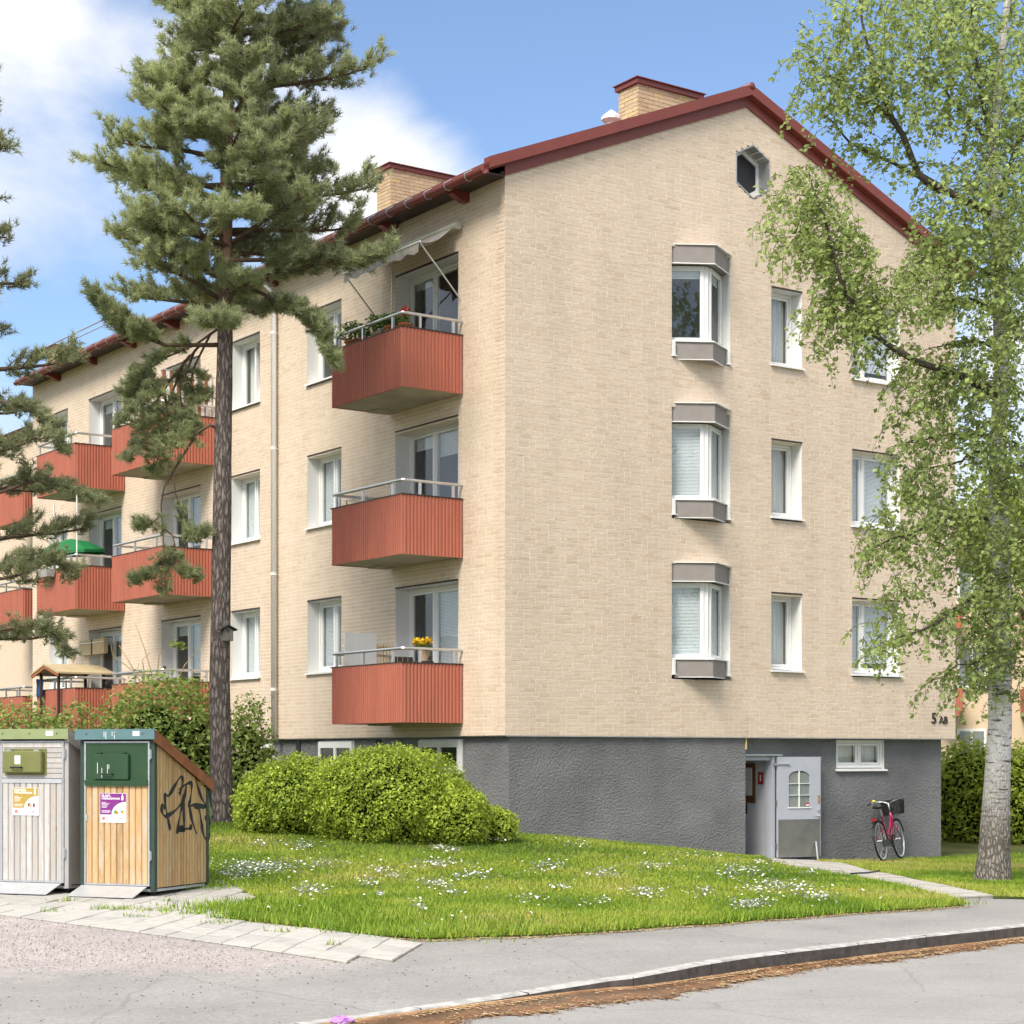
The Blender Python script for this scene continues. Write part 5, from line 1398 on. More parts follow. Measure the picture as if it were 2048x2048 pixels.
# ------------------------------------------------------------------ bicycle
def bicycle(loc, heading, lean):
    root = empty('bicycle', loc, 0, 'magenta city bicycle with black front basket standing by the plinth', 'bicycle')
    root.rotation_euler = (Matrix.Rotation(heading, 3, 'Z') @ Matrix.Rotation(lean, 3, 'X')).to_euler()
    mag = mat('magenta', (.42, .015, .075), .3, var=.06, spec=.6); chrome = M['alu']
    R = .335
    def wheel(x, steer=0):
        c = Vector((x, 0, R + .018))
        def ringp(r, n=36): return [c + Vector((r * math.cos(a) , 0, r * math.sin(a))) for a in np.linspace(0, 2 * math.pi, n, endpoint=False)]
        m = MB(); m.tube(ringp(R), .019, 8, closed=True); w = m.build('wheel', M['rubber'], root, smooth=True)
        m = MB(); m.tube(ringp(R - .008), .0205, 4, closed=True); m.build('side_wall', mat('tyre_pale', (.55, .55, .53), .6), w)
        m = MB(); m.tube(ringp(R - .03), .011, 6, closed=True); m.build('rim', chrome, w, smooth=True)
        m = MB()
        for k in range(24):
            a = 2 * math.pi * k / 24; s = .03 if k % 2 else -.03
            m.tube([c + Vector((.015 * math.cos(a), s, .015 * math.sin(a))), c + Vector(((R - .03) * math.cos(a), 0, (R - .03) * math.sin(a)))], .0014, 3)
        m.build('spokes', chrome, w)
        m = MB(); m.tube([c + Vector((0, -.05, 0)), c + Vector((0, .05, 0))], .022, 8); m.build('hub', chrome, w)
        m = MB(); n = 16
        a0, a1 = (math.radians(-10), math.radians(175)) if x < .5 else (math.radians(20), math.radians(200))
        for k in range(n):
            b0 = a0 + (a1 - a0) * k / n; b1 = a0 + (a1 - a0) * (k + 1) / n; r = R + .036
            q = [c + Vector((r * math.cos(b), s * .027, r * math.sin(b))) for b in (b0, b1) for s in (-1, 1)]
            m.add(q + [v - Vector((0, 0, .004)) for v in q], [(0, 1, 3, 2), (4, 6, 7, 5), (0, 2, 6, 4), (1, 5, 7, 3)])
        m.build('mudguard', M['black'], root)
    wheel(0); wheel(1.08)
    z = R + .018
    bb = Vector((.46, 0, .29)); seat = Vector((.30, 0, .80)); hd0 = Vector((.90, 0, .60)); hd1 = Vector((.845, 0, .84)); fh = Vector((1.08, 0, z)); rh = Vector((0, 0, z))
    m = MB(); m.tube([bb, seat], .017, 10); m.tube([hd0, hd1], .021, 10)
    m.tube([hd0 + Vector((-.01, 0, .08)), (.74, 0, .50), (.60, 0, .36), bb], .021, 10); m.tube([hd1 + Vector((.01, 0, -.06)), (.70, 0, .60), (.52, 0, .47), (.40, 0, .46)], .017, 10)
    for s in (-1, 1):
        m.tube([bb, rh + Vector((0, s * .055, 0))], .009, 6); m.tube([seat - Vector((0, 0, .12)) + Vector((.03, 0, 0)), rh + Vector((0, s * .055, 0))], .008, 6)
        m.tube([hd0 + Vector((0, s * .035, 0)), (.95, s * .055, .52), fh + Vector((0, s * .055, 0))], .011, 8)
    m.build('frame', mag, root, smooth=True)
    m = MB(); m.tube([seat, seat + Vector((-.035, 0, .13))], .013, 8); m.build('seat_post', chrome, root)
    m = MB(); P = seat + Vector((-.05, 0, .14))
    vs = []; prof = [(.16, .020), (.10, .028), (.02, .045), (-.06, .095), (-.12, .105), (-.16, .07)]
    for x_, w_ in prof:
        for k in range(8):
            a = 2 * math.pi * k / 8; vs.append(P + Vector((x_, w_ * math.cos(a), .028 * math.sin(a) + (.01 if x_ < 0 else 0))))
    fs = [(i * 8 + k, i * 8 + (k + 1) % 8, i * 8 + 8 + (k + 1) % 8, i * 8 + 8 + k) for i in range(5) for k in range(8)] + [tuple(range(7, -1, -1)), tuple(40 + k for k in range(8))]
    m.add(vs, fs); m.build('saddle', M['black'], root, smooth=True)
    top = hd1 + Vector((-.04, 0, .16))
    m = MB(); m.tube([hd1, top], .012, 8); hb = []
    for s in (-1, 1):
        m.tube([top, top + Vector((.05, s * .10, .04)), top + Vector((.02, s * .23, .06)), top + Vector((-.10, s * .29, .04)), top + Vector((-.20, s * .30, .02))], .011, 8)
    ho_ = m.build('handlebar', chrome, root, smooth=True)
    for s in (-1, 1): m = MB(); m.tube([top + Vector((-.10, s * .29, .04)), top + Vector((-.22, s * .30, .015))], .017, 8); m.build('grip', M['black'], ho_); m = MB(); m.tube([top + Vector((-.02, s * .27, .035)), top + Vector((-.14, s * .27, -.01))], .005, 5); m.build('brake_lever', chrome, ho_)
    m = MB(); m.lathe([(.0, .03), (.022, .025), (.034, .008), (.034, 0)], top + Vector((-.03, .25, .07)), 10); m.build('bell', mat('bell_yellow', (.75, .6, .03), .4), ho_, smooth=True)
    # basket of wire mesh with solid look
    m = MB(); x0, x1, y0, y1, z0, z1 = .93, 1.20, -.18, .18, .80, 1.06
    for k in range(13):
        zz = z0 + (z1 - z0) * k / 12; g = .03 * (1 - k / 12)
        m.tube([(x0, y0 + g, zz), (x1 - g, y0 + g, zz), (x1 - g, y1 - g, zz), (x0, y1 - g, zz)], .005, 4, closed=True)
    for k in range(12):
        t = k / 11
        for a, b in (((x0 + (x1 - x0) * t, y0), (x0 + (x1 - x0) * t, y0)), ((x0 + (x1 - x0) * t, y1), (x0 + (x1 - x0) * t, y1)), ((x1, y0 + (y1 - y0) * t), (x1, y0 + (y1 - y0) * t)), ((x0, y0 + (y1 - y0) * t), (x0, y0 + (y1 - y0) * t))):
            cx, cy = (x0 + x1) / 2, 0
            m.tube([(cx + (a[0] - cx) * .92, a[1] * .84, z0), (b[0], b[1], z1)], .005, 4)
    m.box(x0 + .02, x1 - .03, y0 + .04, y1 - .04, z0, z0 + .006)
    bk = m.build('basket', M['black'], root)
    m = MB(); m.box(-.16, .28, -.06, .06, R * 2 + .085, R * 2 + .095)
    for s in (-1, 1): m.tube([(-.15, s * .06, R * 2 + .09), (.28, s * .06, R * 2 + .09)], .007, 6); m.tube([(-.1, s * .06, R * 2 + .09), (0, s * .06, z)], .006, 6)
    m.build('luggage_rack', M['black'], root)
    MB().box(-.19, -.165, -.035, .035, R * 2 + .04, R * 2 + .09).build('rear_lamp', mat('lamp_red', (.3, .01, .01), .3), root)
    m = MB(); m.prism([(-.06, -.05), (.50, -.05), (.54, -.062), (.50, -.066), (-.06, -.066)], .25, .37); m.build('chain_guard', M['black'], root)
    m = MB(); m.tube([bb + Vector((0, -.09, 0)), bb + Vector((0, .09, 0))], .014, 6)
    for s in (-1, 1): m.bar(bb + Vector((0, s * .08, 0)), bb + Vector((s * .10, s * .09, -s * .13)), .014, .02); m.box(bb.x + s * .10 - .045, bb.x + s * .10 + .045, min(s * .09, s * .18), max(s * .09, s * .18), bb.z - s * .13 - .012, bb.z - s * .13 + .012)
    m.build('crank', M['black'], root)
    m = MB(); m.tube([(.36, .05, .28), (.28, .17, .02 - .17 * math.tan(lean) * 0)], .009, 6); m.build('kickstand', M['alu'], root)
    return root
bp_ = G(1767, 1727.5)
bicycle((bp_.x, bp_.y, bp_.z + .045), math.radians(62), math.radians(-9)).scale = (1.07, 1.07, 1.07)

# ------------------------------------------------------------------ things on the balconies
def on_house(name, s, o, z, label, cat, group=None):
    p = fpt('L', s, o, z); w = HC + Vector((p.x * EG.x + p.y * EL.x, p.x * EG.y + p.y * EL.y, z))
    return empty(name, w, HROT, label, cat, group)
# drop arm awning above the top balcony (local: x out is negative, y along the front)
M['awning'] = mat('awning', (.34, .31, .28), .9, var=.2, scale=1.0, stretch=(1, 18, 1))
aw = on_house('awning', 1.3, 0, 10.8, 'grey drop arm awning half drawn over the top balcony nearest the corner', 'awning')
m = MB(); m.tube([(-.09, -.05, .03), (-.09, 2.62, .03)], .075, 10); m.build('roller', mat('awning_box', (.42, .41, .33), .6), aw)
n = 30; vs = []
for i in range(n + 1):
    y = .05 + 2.5 * i / n
    for j in range(7):
        t = j / 6; sag = .10 * math.sin(math.pi * t) * (1 + .3 * math.sin(i * .9)); vs.append((-.15 - .68 * t, y, -.0 - .36 * t - sag))
    vs.append((-.835 - .012 * math.sin(i * 1.7), y, -.36 - .16 - .025 * math.sin(i * 1.1)))
m = MB(); m.add(vs, [(i * 8 + j, i * 8 + j + 1, i * 8 + j + 9, i * 8 + j + 8) for i in range(n) for j in range(7)]); m.build('canopy', M['awning'], aw, smooth=True)
m = MB(); m.tube([(-.83, .0, -.355), (-.83, 2.6, -.355)], .018, 8); m.build('front_bar', M['reveal'], aw)
for y in (.03, 2.57):
    m = MB(); m.tube([(-.03, y, -1.18), (-.83, y, -.355)], .016, 8); m.build('arm', M['alu'], aw)
m = MB(); m.tube([(-.02, 2.25, -.05), (-.02, 2.25, -1.25)], .006, 5); m.build('crank_rod', M['alu'], aw)

def leaf_cloud(P, size, tint, name, material, parent=None, outward=None, aspect=.62, fold=.18):
    """many small folded leaves; P (N,3); outward = preferred normal"""
    n = len(P); P = np.asarray(P, float)
    N = rng.normal(0, 1, (n, 3))
    if outward is not None: N = N * .55 + outward
    N /= np.linalg.norm(N, axis=1)[:, None] + 1e-9
    T = rng.normal(0, 1, (n, 3)); T -= (T * N).sum(1)[:, None] * N; T /= np.linalg.norm(T, axis=1)[:, None] + 1e-9
    B = np.cross(N, T); s = (size * (.5 + 1.0 * rng.random(n)))[:, None]
    V = np.stack([P - T * s * .5, P + B * s * aspect * .5 + N * s * fold * .5, P + T * s * .5, P - B * s * aspect * .5 + N * s * fold * .5], 1).reshape(-1, 3)
    b = np.arange(n)[:, None] * 4
    Fc = np.concatenate([b + np.array([0, 1, 2]), b + np.array([0, 2, 3])], 0)
    return np_mesh(name, V, Fc, material, np.repeat(tint, 4), parent=parent)
M['pot_leaf'] = leaf_mat('pot_leaf', (.05, .12, .02), (.18, .30, .06))
M['terracotta'] = mat('terracotta', (.34, .12, .055), .8, var=.15, scale=8)
M['clay_pale'] = mat('clay_pale', (.42, .30, .20), .8, var=.15, scale=8)
M['petal_red'] = mat('petal_red', (.62, .03, .012), .6)
M['petal_yellow'] = mat('petal_yellow', (.72, .45, .01), .6)
def pot(s, o, z, r, h, plant_h, plant_r, label, m='terracotta', flower=None, n=260):
    t = on_house('potted_plant', s, o, z, label, 'potted plant', 'pots on the balconies')
    k = MB(); k.lathe([(0, 0), (r * .72, 0), (r * .95, h * .84), (r * 1.06, h * .84), (r * 1.06, h), (r * .92, h), (r * .88, h * .9), (0, h * .9)], n=14); k.build('pot', M[m], t)
    P = rng.normal(0, 1, (n, 3)); P /= np.linalg.norm(P, axis=1)[:, None]; P *= (rng.random(n) ** .4)[:, None] * np.array([plant_r, plant_r, plant_h / 2]); P[:, 2] += h + plant_h * .45
    leaf_cloud(P, .055, rng.random(n), 'foliage', M['pot_leaf'], t)
    k = MB()
    for _ in range(5): k.tube([(0, 0, h * .88), (random.uniform(-.5, .5) * plant_r, random.uniform(-.5, .5) * plant_r, h + plant_h * .6)], .006, 5)
    k.build('stem', mat('stem_green', (.07, .12, .03), .8), t)
    if flower:
        for _ in range(flower[1]):
            c = Vector((random.uniform(-1, 1) * plant_r * .75, random.uniform(-1, 1) * plant_r * .75, h + plant_h * random.uniform(.85, 1.12)))
            if flower[1] == 1: c = Vector((0, 0, h + plant_h * 1.3)); k = MB(); k.tube([(0, 0, h), c], .006, 5); k.build('stem', bpy.data.materials['stem_green'], t)
            P = rng.normal(0, 1, (26, 3)) * flower[2] * .4 + np.array(c)
            leaf_cloud(P, flower[2] * .8, rng.random(26), 'blossom', M[flower[0]], t, aspect=.9)
    return t
zt = 3.35 + FL[2]
for a, b, c in ((1.32, 1.62, 'short plank'), (1.75, 3.55, 'long plank')):
    sh = on_house('plant_shelf', a, 1.02, zt - .13, c + ' carrying flower pots inside the rail of the top balcony', 'shelf'); m = MB(); m.box(-.14, .14, 0, b - a, 0, .025); m.build('board', M['bin_side'], sh)
    for y in (.03, b - a - .03): m = MB(); m.bar((0, y, -.0), (0, y, -.84), .03); m.build('leg', M['bin_side'], sh)
pot(1.47, 1.02, zt - .102, .12, .22, .16, .12, 'terracotta pot with a single red geranium bloom at the balcony corner', 'terracotta', ('petal_red', 1, .10), 60)
pot(1.92, 1.02, zt - .102, .12, .26, .25, .22, 'terracotta pot with bushy green plant next to the geranium', 'terracotta', None, 320)
pot(2.35, 1.02, zt - .102, .13, .22, .36, .24, 'pale clay pot with tall leafy plant in the middle of the top balcony', 'clay_pale', None, 360)
pot(2.80, 1.02, zt - .102, .13, .22, .16, .16, 'terracotta pot with low plant third from the corner post', 'terracotta', None, 160)
pot(3.20, 1.02, zt - .102, .15, .24, .38, .26, 'big terracotta pot with broad leaves at the far end of the top balcony', 'terracotta', None, 420)
# lowest balcony
st = on_house('plant_stand', 1.52, .62, 2.53, 'small dark plant stand on the lowest balcony near the corner', 'plant stand')
m = MB(); m.disc((0, 0, .86), (0, 0, 1), .17, .03, 14); m.build('top', M['dark_brown'], st)
for a in (0, 2.1, 4.2): m = MB(); m.tube([(.13 * math.cos(a), .13 * math.sin(a), .0), (.10 * math.cos(a), .10 * math.sin(a), .845)], .012, 6); m.build('leg', M['dark_brown'], st)
pot(1.52, .62, 3.406, .10, .17, .16, .15, 'dark pot of yellow flowers on the lowest balcony', 'clay_pale', ('petal_yellow', 9, .06), 150)
sc_ = on_house('privacy_screen', 3.50, .36, 2.53, 'white slatted privacy screen on the left side of the lowest balcony', 'screen')
for k in range(11): m = MB(); m.box(-.062 - k * .06, -.006 - k * .06, 0, .02, .02, 1.47 - .002 * k); m.build('slat', M['white'], sc_)
m = MB(); m.box(-.665, .0, .021, .045, .3, .36); m.box(-.665, .0, .021, .045, 1.2, 1.26); m.build('rail', M['white'], sc_)
tr_ = on_house('trellis', 3.50, .03, 2.53, 'thin brown trellis beside the white privacy screen', 'trellis')
for k in range(6): m = MB(); m.box(-.012 - k * .06, -.0 - k * .06, 0, .012, .02, 1.28); m.build('slat', M['bin_side'], tr_)
m = MB(); m.box(-.315, 0, .013, .025, 1.2, 1.235); m.box(-.315, 0, .013, .025, .5, .535); m.build('rail', M['bin_side'], tr_)
ch_ = on_house('garden_chair', 2.0, .62, 2.53, 'brown folding chair on the lowest balcony behind the rail', 'chair')
m = MB(); m.box(-.2, .2, -.2, .2, .42, .45); m.build('seat', M['dark_brown'], ch_)
for k in range(4): m = MB(); m.box(-.2 + k * .105, -.115 + k * .105, .19, .21, .5, .98); m.build('back_slat', M['dark_brown'], ch_)
for x in (-.18, .18):
    for y in (-.18, .19): m = MB(); m.box(x - .015, x + .015, y - .015, y + .015, 0, .419 if y < 0 else .95); m.build('leg', M['dark_brown'], ch_)
# middle balcony: folded drying rack
dr_ = on_house('drying_rack', 3.15, .8, 2.53 + FL[1], 'aluminium drying rack folded low on the middle balcony nearest the corner', 'drying rack')
m = MB()
for k in range(5): m.tube([(-.25 + k * .1, -.5, .96), (-.25 + k * .1, .3, .96)], .008, 6)
m.build('rails', M['alu'], dr_)
for y in (-.45, .25): m = MB(); m.tube([(-.25, y, 0), (.18, y, .955)], .011, 6); m.tube([(.18, y, 0), (-.25, y, .955)], .011, 6); m.build('leg', M['alu'], dr_)
# striped wind screen on the second balcony, top storey
sw = on_house('wind_screen', 10.82, .05, 3.37 + FL[2], 'red and white striped cloth screen on the top balcony behind the pine trunk', 'wind screen')
for k in range(14):
    m = MB(); m.box(-.08 - k * .08, -.001 - k * .08, 0, .012, 0, .88); m.build('stripe', M['terracotta'] if k % 2 else M['paper'], sw)
m = MB(); m.tube([(0, .006, .90), (-1.12, .006, .90)], .015, 6); m.build('top_bar', M['alu'], sw)
# parasol
um = on_house('parasol', 16.9, .75, 2.53 + FL[1], 'open green parasol tilted over the middle balcony at the left', 'parasol')
m = MB(); m.tube([(0, 0, 0), (0, 0, 1.55)], .018, 8); m.build('pole', M['alu'], um)
M['parasol'] = mat('parasol', (.012, .19, .055), .7, var=.08)
m = MB(); n = 8; ctr = Vector((0, 0, 1.60)); rim = [Vector((.85 * math.cos(2 * math.pi * k / n), .85 * math.sin(2 * math.pi * k / n), 1.28 + .08 * math.cos(2 * math.pi * k / n))) for k in range(n)]
mid = [(ctr + r_) / 2 + Vector((0, 0, .06)) for r_ in rim]; low = [r_ - Vector((0, 0, .07)) for r_ in rim]
vs = [ctr] + mid + rim + low; fs = []
for k in range(n):
    j = (k + 1) % n; fs += [(0, 1 + k, 1 + j), (1 + k, 9 + k, 9 + j, 1 + j), (9 + k, 17 + k, 17 + j, 9 + j)]
m.add(vs, fs); m.build('canopy', M['parasol'], um)
# poles and window box of that balcony
for k, s in enumerate((15.6, 17.0)):
    m = on_house('pole', s, 1.12, 3.37 + FL[1], ('pale upright pole at the near' if k == 0 else 'pale upright pole at the far') + ' end of the parasol balcony', 'pole'); q = MB(); q.tube([(0, 0, -.8), (0, 0, 1.62)], .018, 8); q.build('tube', M['reveal'], m)
wb = on_house('planter_box', 16.6, 1.36, 3.18 + FL[1], 'grey planter box hung outside the parasol balcony', 'planter'); m = MB(); m.extr([(-.09, 0, 0), (.09, 0, 0), (.11, 0, .17), (-.11, 0, .17)], (0, .55, 0)); m.build('trough', M['grey_paint'], wb); m = MB(); m.box(.05, .16, .08, .11, .17, .19); m.box(.05, .16, .44, .47, .17, .19); m.build('hook', M['alu'], wb)
P = rng.normal(0, 1, (120, 3)) * np.array([.05, .18, .05]) + np.array([0, .27, .2]); leaf_cloud(P, .05, rng.random(120), 'foliage', M['pot_leaf'], wb)
# gabled canopy and folded blind on the lowest balcony at the left
gc = on_house('gable_canopy', 16.75, .72, 2.40, 'small wooden canopy with a gabled roof on the lowest balcony at the left', 'canopy')
M['canopy_beige'] = mat('canopy_beige', (.50, .40, .24), .8, var=.1)
for sgn in (-1, 1):
    m = MB(); m.extr([(-.75, 0, 1.52), (-.75, sgn * .88, 1.30), (-.75, sgn * .88, 1.34), (-.75, 0, 1.56)], (1.4, 0, 0)); m.build('roof_side', M['canopy_beige'], gc)
    m = MB(); m.bar((-.72, 0, 1.48), (-.72, sgn * .84, 1.27), .03, .07); m.build('barge_board', M['terracotta'], gc)
    for x in (-.6, .5): m = MB(); m.box(x - .03, x + .03, sgn * .55 - .03, sgn * .55 + .03, 0, 1.36); m.build('post', M['dark_brown'], gc)
sb = on_house('folded_blind', 16.4, .03, 4.45 - .22, 'beige folded sun blind fixed to the wall above the gabled canopy', 'blind')
m = MB(); m.box(-.10, 0, 0, 1.5, 0, .36); m.build('cloth', M['canopy_beige'], sb); m = MB(); m.box(-.12, -.101, .70, .74, 0, .36); m.build('strap', M['dark_brown'], sb); m = MB(); m.box(-.125, -.101, 0, .69, .27, .29); m.box(-.125, -.101, .75, 1.5, .27, .29); m.build('seam', M['paper'], sb)
cl = on_house('blue_cloth', 17.6, 1.28, 3.0, 'blue cloth hung over the rail of the lowest balcony at the left', 'cloth')
m = MB(); vs = []
for i in range(9):
    for j in range(5): vs.append((-.0 - .03 * math.sin(i * 1.3 + j * .4), -.38 + i * .07, .62 - j * .10 - .02 * math.sin(i * 2)))
m.add(vs, [(i * 5 + j, i * 5 + j + 1, i * 5 + j + 6, i * 5 + j + 5) for i in range(8) for j in range(4)]); m.build('drape', mat('cloth_blue', (.02, .06, .17), .9, var=.2, scale=6), cl, smooth=True)

# ------------------------------------------------------------------ small things on the ground
cab = MB(); c0 = [G(1701, 1756), G(1715, 1754.5), G(1735, 1753.5), G(1752, 1751), G(1764, 1746)]
cab.tube([p + Vector((0, 0, .058)) for p in c0], .012, 6); tag(cab.build('cable', M['black'], smooth=True), 'black piece of cable lying across the flagged path', 'cable')
pb = G(682, 2046); m = MB(); vs = []; fs = []
for i in range(7):
    for j in range(12):
        a = 2 * math.pi * j / 12; t = math.pi * i / 12; r = .058 * (1 + .25 * math.sin(a * 3 + i) + .15 * math.sin(a * 5 - i * 2))
        vs.append((pb.x + r * math.cos(a) * math.cos(t) * 1.4, pb.y + r * math.sin(a) * math.cos(t), .005 + max(0, pb.z) + .04 * math.sin(t) * (1 + .2 * math.sin(a * 4))))
fs = [(i * 12 + j, i * 12 + (j + 1) % 12, i * 12 + 12 + (j + 1) % 12, i * 12 + 12 + j) for i in range(6) for j in range(12)]
m.add(vs, fs); tag(m.build('plastic_bag', mat('bag_purple', (.45, .22, .55), .35, var=.15, scale=30)), 'crumpled purple plastic bag on the asphalt by the kerb', 'bag')
# ------------------------------------------------------------------ trees
def bark_mat(name, dark, light, upper=None, zsplit=(10, 13), bump=.03, stretch=(7, 7, 1.6), marks=None):
    m, nt, b, out = new_mat(name); l = nt.links.new
    tc = node(nt, 'ShaderNodeTexCoord'); mp = node(nt, 'ShaderNodeMapping'); mp.inputs['Scale'].default_value = stretch; l(tc.outputs['Object'], mp.inputs[0])
    dn = node(nt, 'ShaderNodeTexNoise', _Scale=2.0, _Detail=3.0); l(mp.outputs[0], dn.inputs['Vector'])
    mxv = node(nt, 'ShaderNodeMix', data_type='RGBA'); mxv.inputs['Factor'].default_value = .45; l(mp.outputs[0], mxv.inputs['A']); l(dn.outputs['Color'], mxv.inputs['B'])
    vo = node(nt, 'ShaderNodeTexVoronoi', feature='DISTANCE_TO_EDGE', _Scale=2.2); l(mxv.outputs['Result'], vo.inputs['Vector'])
    n1 = node(nt, 'ShaderNodeTexNoise', _Scale=5.0, _Detail=6.0, _Roughness=.7); l(mp.outputs[0], n1.inputs['Vector'])
    ed = node(nt, 'ShaderNodeMapRange'); ed.inputs['From Min'].default_value = .0; ed.inputs['From Max'].default_value = .30; l(vo.outputs['Distance'], ed.inputs[0])
    mu = node(nt, 'ShaderNodeMath', operation='MULTIPLY'); l(ed.outputs[0], mu.inputs[0]); l(n1.outputs['Fac'], mu.inputs[1])
    rp = node(nt, 'ShaderNodeValToRGB'); e = rp.color_ramp.elements; e[0].position = .1; e[0].color = c4(dark); e[1].position = .6; e[1].color = c4(light); l(mu.outputs[0], rp.inputs[0])
    res = rp.outputs[0]
    sp = node(nt, 'ShaderNodeSeparateXYZ'); l(tc.outputs['Object'], sp.inputs[0])
    if upper:
        zr_ = node(nt, 'ShaderNodeMapRange'); zr_.inputs['From Min'].default_value = zsplit[0]; zr_.inputs['From Max'].default_value = zsplit[1]
        na = node(nt, 'ShaderNodeMath', operation='MULTIPLY_ADD'); na.inputs[1].default_value = 1.2; l(n1.outputs['Fac'], na.inputs[0]); l(sp.outputs['Z'], na.inputs[2]); l(na.outputs[0], zr_.inputs[0])
        up = upper
        if marks:
            mp2 = node(nt, 'ShaderNodeMapping'); mp2.inputs['Scale'].default_value = (5, 5, 34); l(tc.outputs['Object'], mp2.inputs[0])
            n3 = node(nt, 'ShaderNodeTexNoise', _Scale=1.0, _Detail=4.0, _Roughness=.65); l(mp2.outputs[0], n3.inputs['Vector'])
            r3 = node(nt, 'ShaderNodeValToRGB'); e3 = r3.color_ramp.elements; e3[0].position = .36; e3[0].color = c4(marks); e3[1].position = .47; e3[1].color = c4(upper); l(n3.outputs['Fac'], r3.inputs[0]); usrc = r3.outputs[0]
        else:
            rr = node(nt, 'ShaderNodeValToRGB'); e4 = rr.color_ramp.elements; e4[0].color = c4([c * .55 for c in upper]); e4[1].color = c4(upper); l(n1.outputs['Fac'], rr.inputs[0]); usrc = rr.outputs[0]
        k = node(nt, 'ShaderNodeMix', data_type='RGBA'); l(zr_.outputs[0], k.inputs['Factor']); l(res, k.inputs['A']); l(usrc, k.inputs['B']); res = k.outputs['Result']
    l(res, b.inputs['Base Color'])
    bp = node(nt, 'ShaderNodeBump', _Strength=.9, _Distance=bump); l(mu.outputs[0], bp.inputs['Height']); l(bp.outputs[0], b.inputs['Normal'])
    b.inputs['Roughness'].default_value = .95; b.inputs['Specular IOR Level'].default_value = .15
    return m
M['pine_bark'] = bark_mat('pine_bark', (.085, .068, .062), (.34, .285, .26), (.42, .23, .13), (8.2, 11.5), .03, (15, 15, 3.6))
M['twig'] = mat('twig', (.11, .075, .05), .95, var=.3, scale=10)
M['birch_bark'] = bark_mat('birch_bark', (.11, .095, .08), (.42, .38, .33), (.60, .585, .555), (1.2, 2.5), .03, (19, 19, 7), (.07, .06, .05))
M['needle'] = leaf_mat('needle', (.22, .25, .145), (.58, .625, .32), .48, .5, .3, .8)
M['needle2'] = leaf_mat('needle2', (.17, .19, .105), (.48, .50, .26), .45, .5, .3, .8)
M['birch_leaf'] = leaf_mat('birch_leaf', (.17, .235, .06), (.50, .60, .20), .5, .42, .4, .5)
M['hedge_leaf'] = leaf_mat('hedge_leaf', (.14, .22, .02), (.58, .69, .085), .35, .45, .35, .8)
M['shrub_leaf'] = leaf_mat('shrub_leaf', (.15, .21, .045), (.44, .55, .15), .4, .5, .3, .8)
M['far_leaf'] = leaf_mat('far_leaf', (.14, .21, .022), (.52, .60, .08), .4, .5, .3, .6)
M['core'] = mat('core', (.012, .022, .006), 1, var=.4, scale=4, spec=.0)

def needle_tufts(P, D, name, material, parent, n=30, ln=.085, tint=None, width=.006):
    """bundles of needles round shoot tips; P, D (N,3)"""
    N = len(P); P = np.repeat(np.asarray(P), n, 0); D = np.repeat(np.asarray(D), n, 0)
    tint = np.repeat(tint if tint is not None else rng.random(N), n)
    R = rng.normal(0, 1, P.shape); R -= (R * D).sum(1)[:, None] * D; R /= np.linalg.norm(R, axis=1)[:, None]
    a = np.radians(rng.uniform(18, 78, len(P)))[:, None]
    V = D * np.cos(a) + R * np.sin(a)
    base = P + D * (rng.random(len(P))[:, None] - .75) * .11
    S = np.cross(V, rng.normal(0, 1, P.shape)); S /= np.linalg.norm(S, axis=1)[:, None]
    L_ = ln * rng.uniform(.75, 1.2, len(P))[:, None]
    T = np.stack([base - S * width, base + S * width, base + V * L_], 1).reshape(-1, 3)
    Fc = np.arange(len(T)).reshape(-1, 3)
    return np_mesh(name, T, Fc, material, np.repeat(np.clip(tint + rng.normal(0, .12, len(tint)), 0, 1), 3), parent=parent)

def trunk_mesh(pts, rad, n=22, rough=.05, seed=0):
    """a tapered trunk with bark relief"""
    r = random.Random(seed); pts = [Vector(p) for p in pts]; fine = []; fr = []
    for i in range(len(pts) - 1):
        k = max(2, int((pts[i + 1] - pts[i]).length / .12))
        for j in range(k): t = j / k; fine.append(pts[i].lerp(pts[i + 1], t)); fr.append(rad[i] + (rad[i + 1] - rad[i]) * t)
    fine.append(pts[-1]); fr.append(rad[-1])
    m = MB(); vs = []; col = [r.random() for _ in range(n)]
    for i, p in enumerate(fine):
        for j in range(n):
            a = 2 * math.pi * j / n
            if i % 3 == 0: col[j] = col[j] * .6 + r.random() * .4
            rr = fr[i] * (1 + rough * (col[j] - .5) * 2)
            vs.append(p + Vector((rr * math.cos(a), rr * math.sin(a), 0)))
    m.add(vs, [(i * n + j, i * n + (j + 1) % n, (i + 1) * n + (j + 1) % n, (i + 1) * n + j) for i in range(len(fine) - 1) for j in range(n)])
    return m

def unit(v): v = Vector(v); return v.normalized() if v.length > 1e-9 else Vector((0, 0, 1))

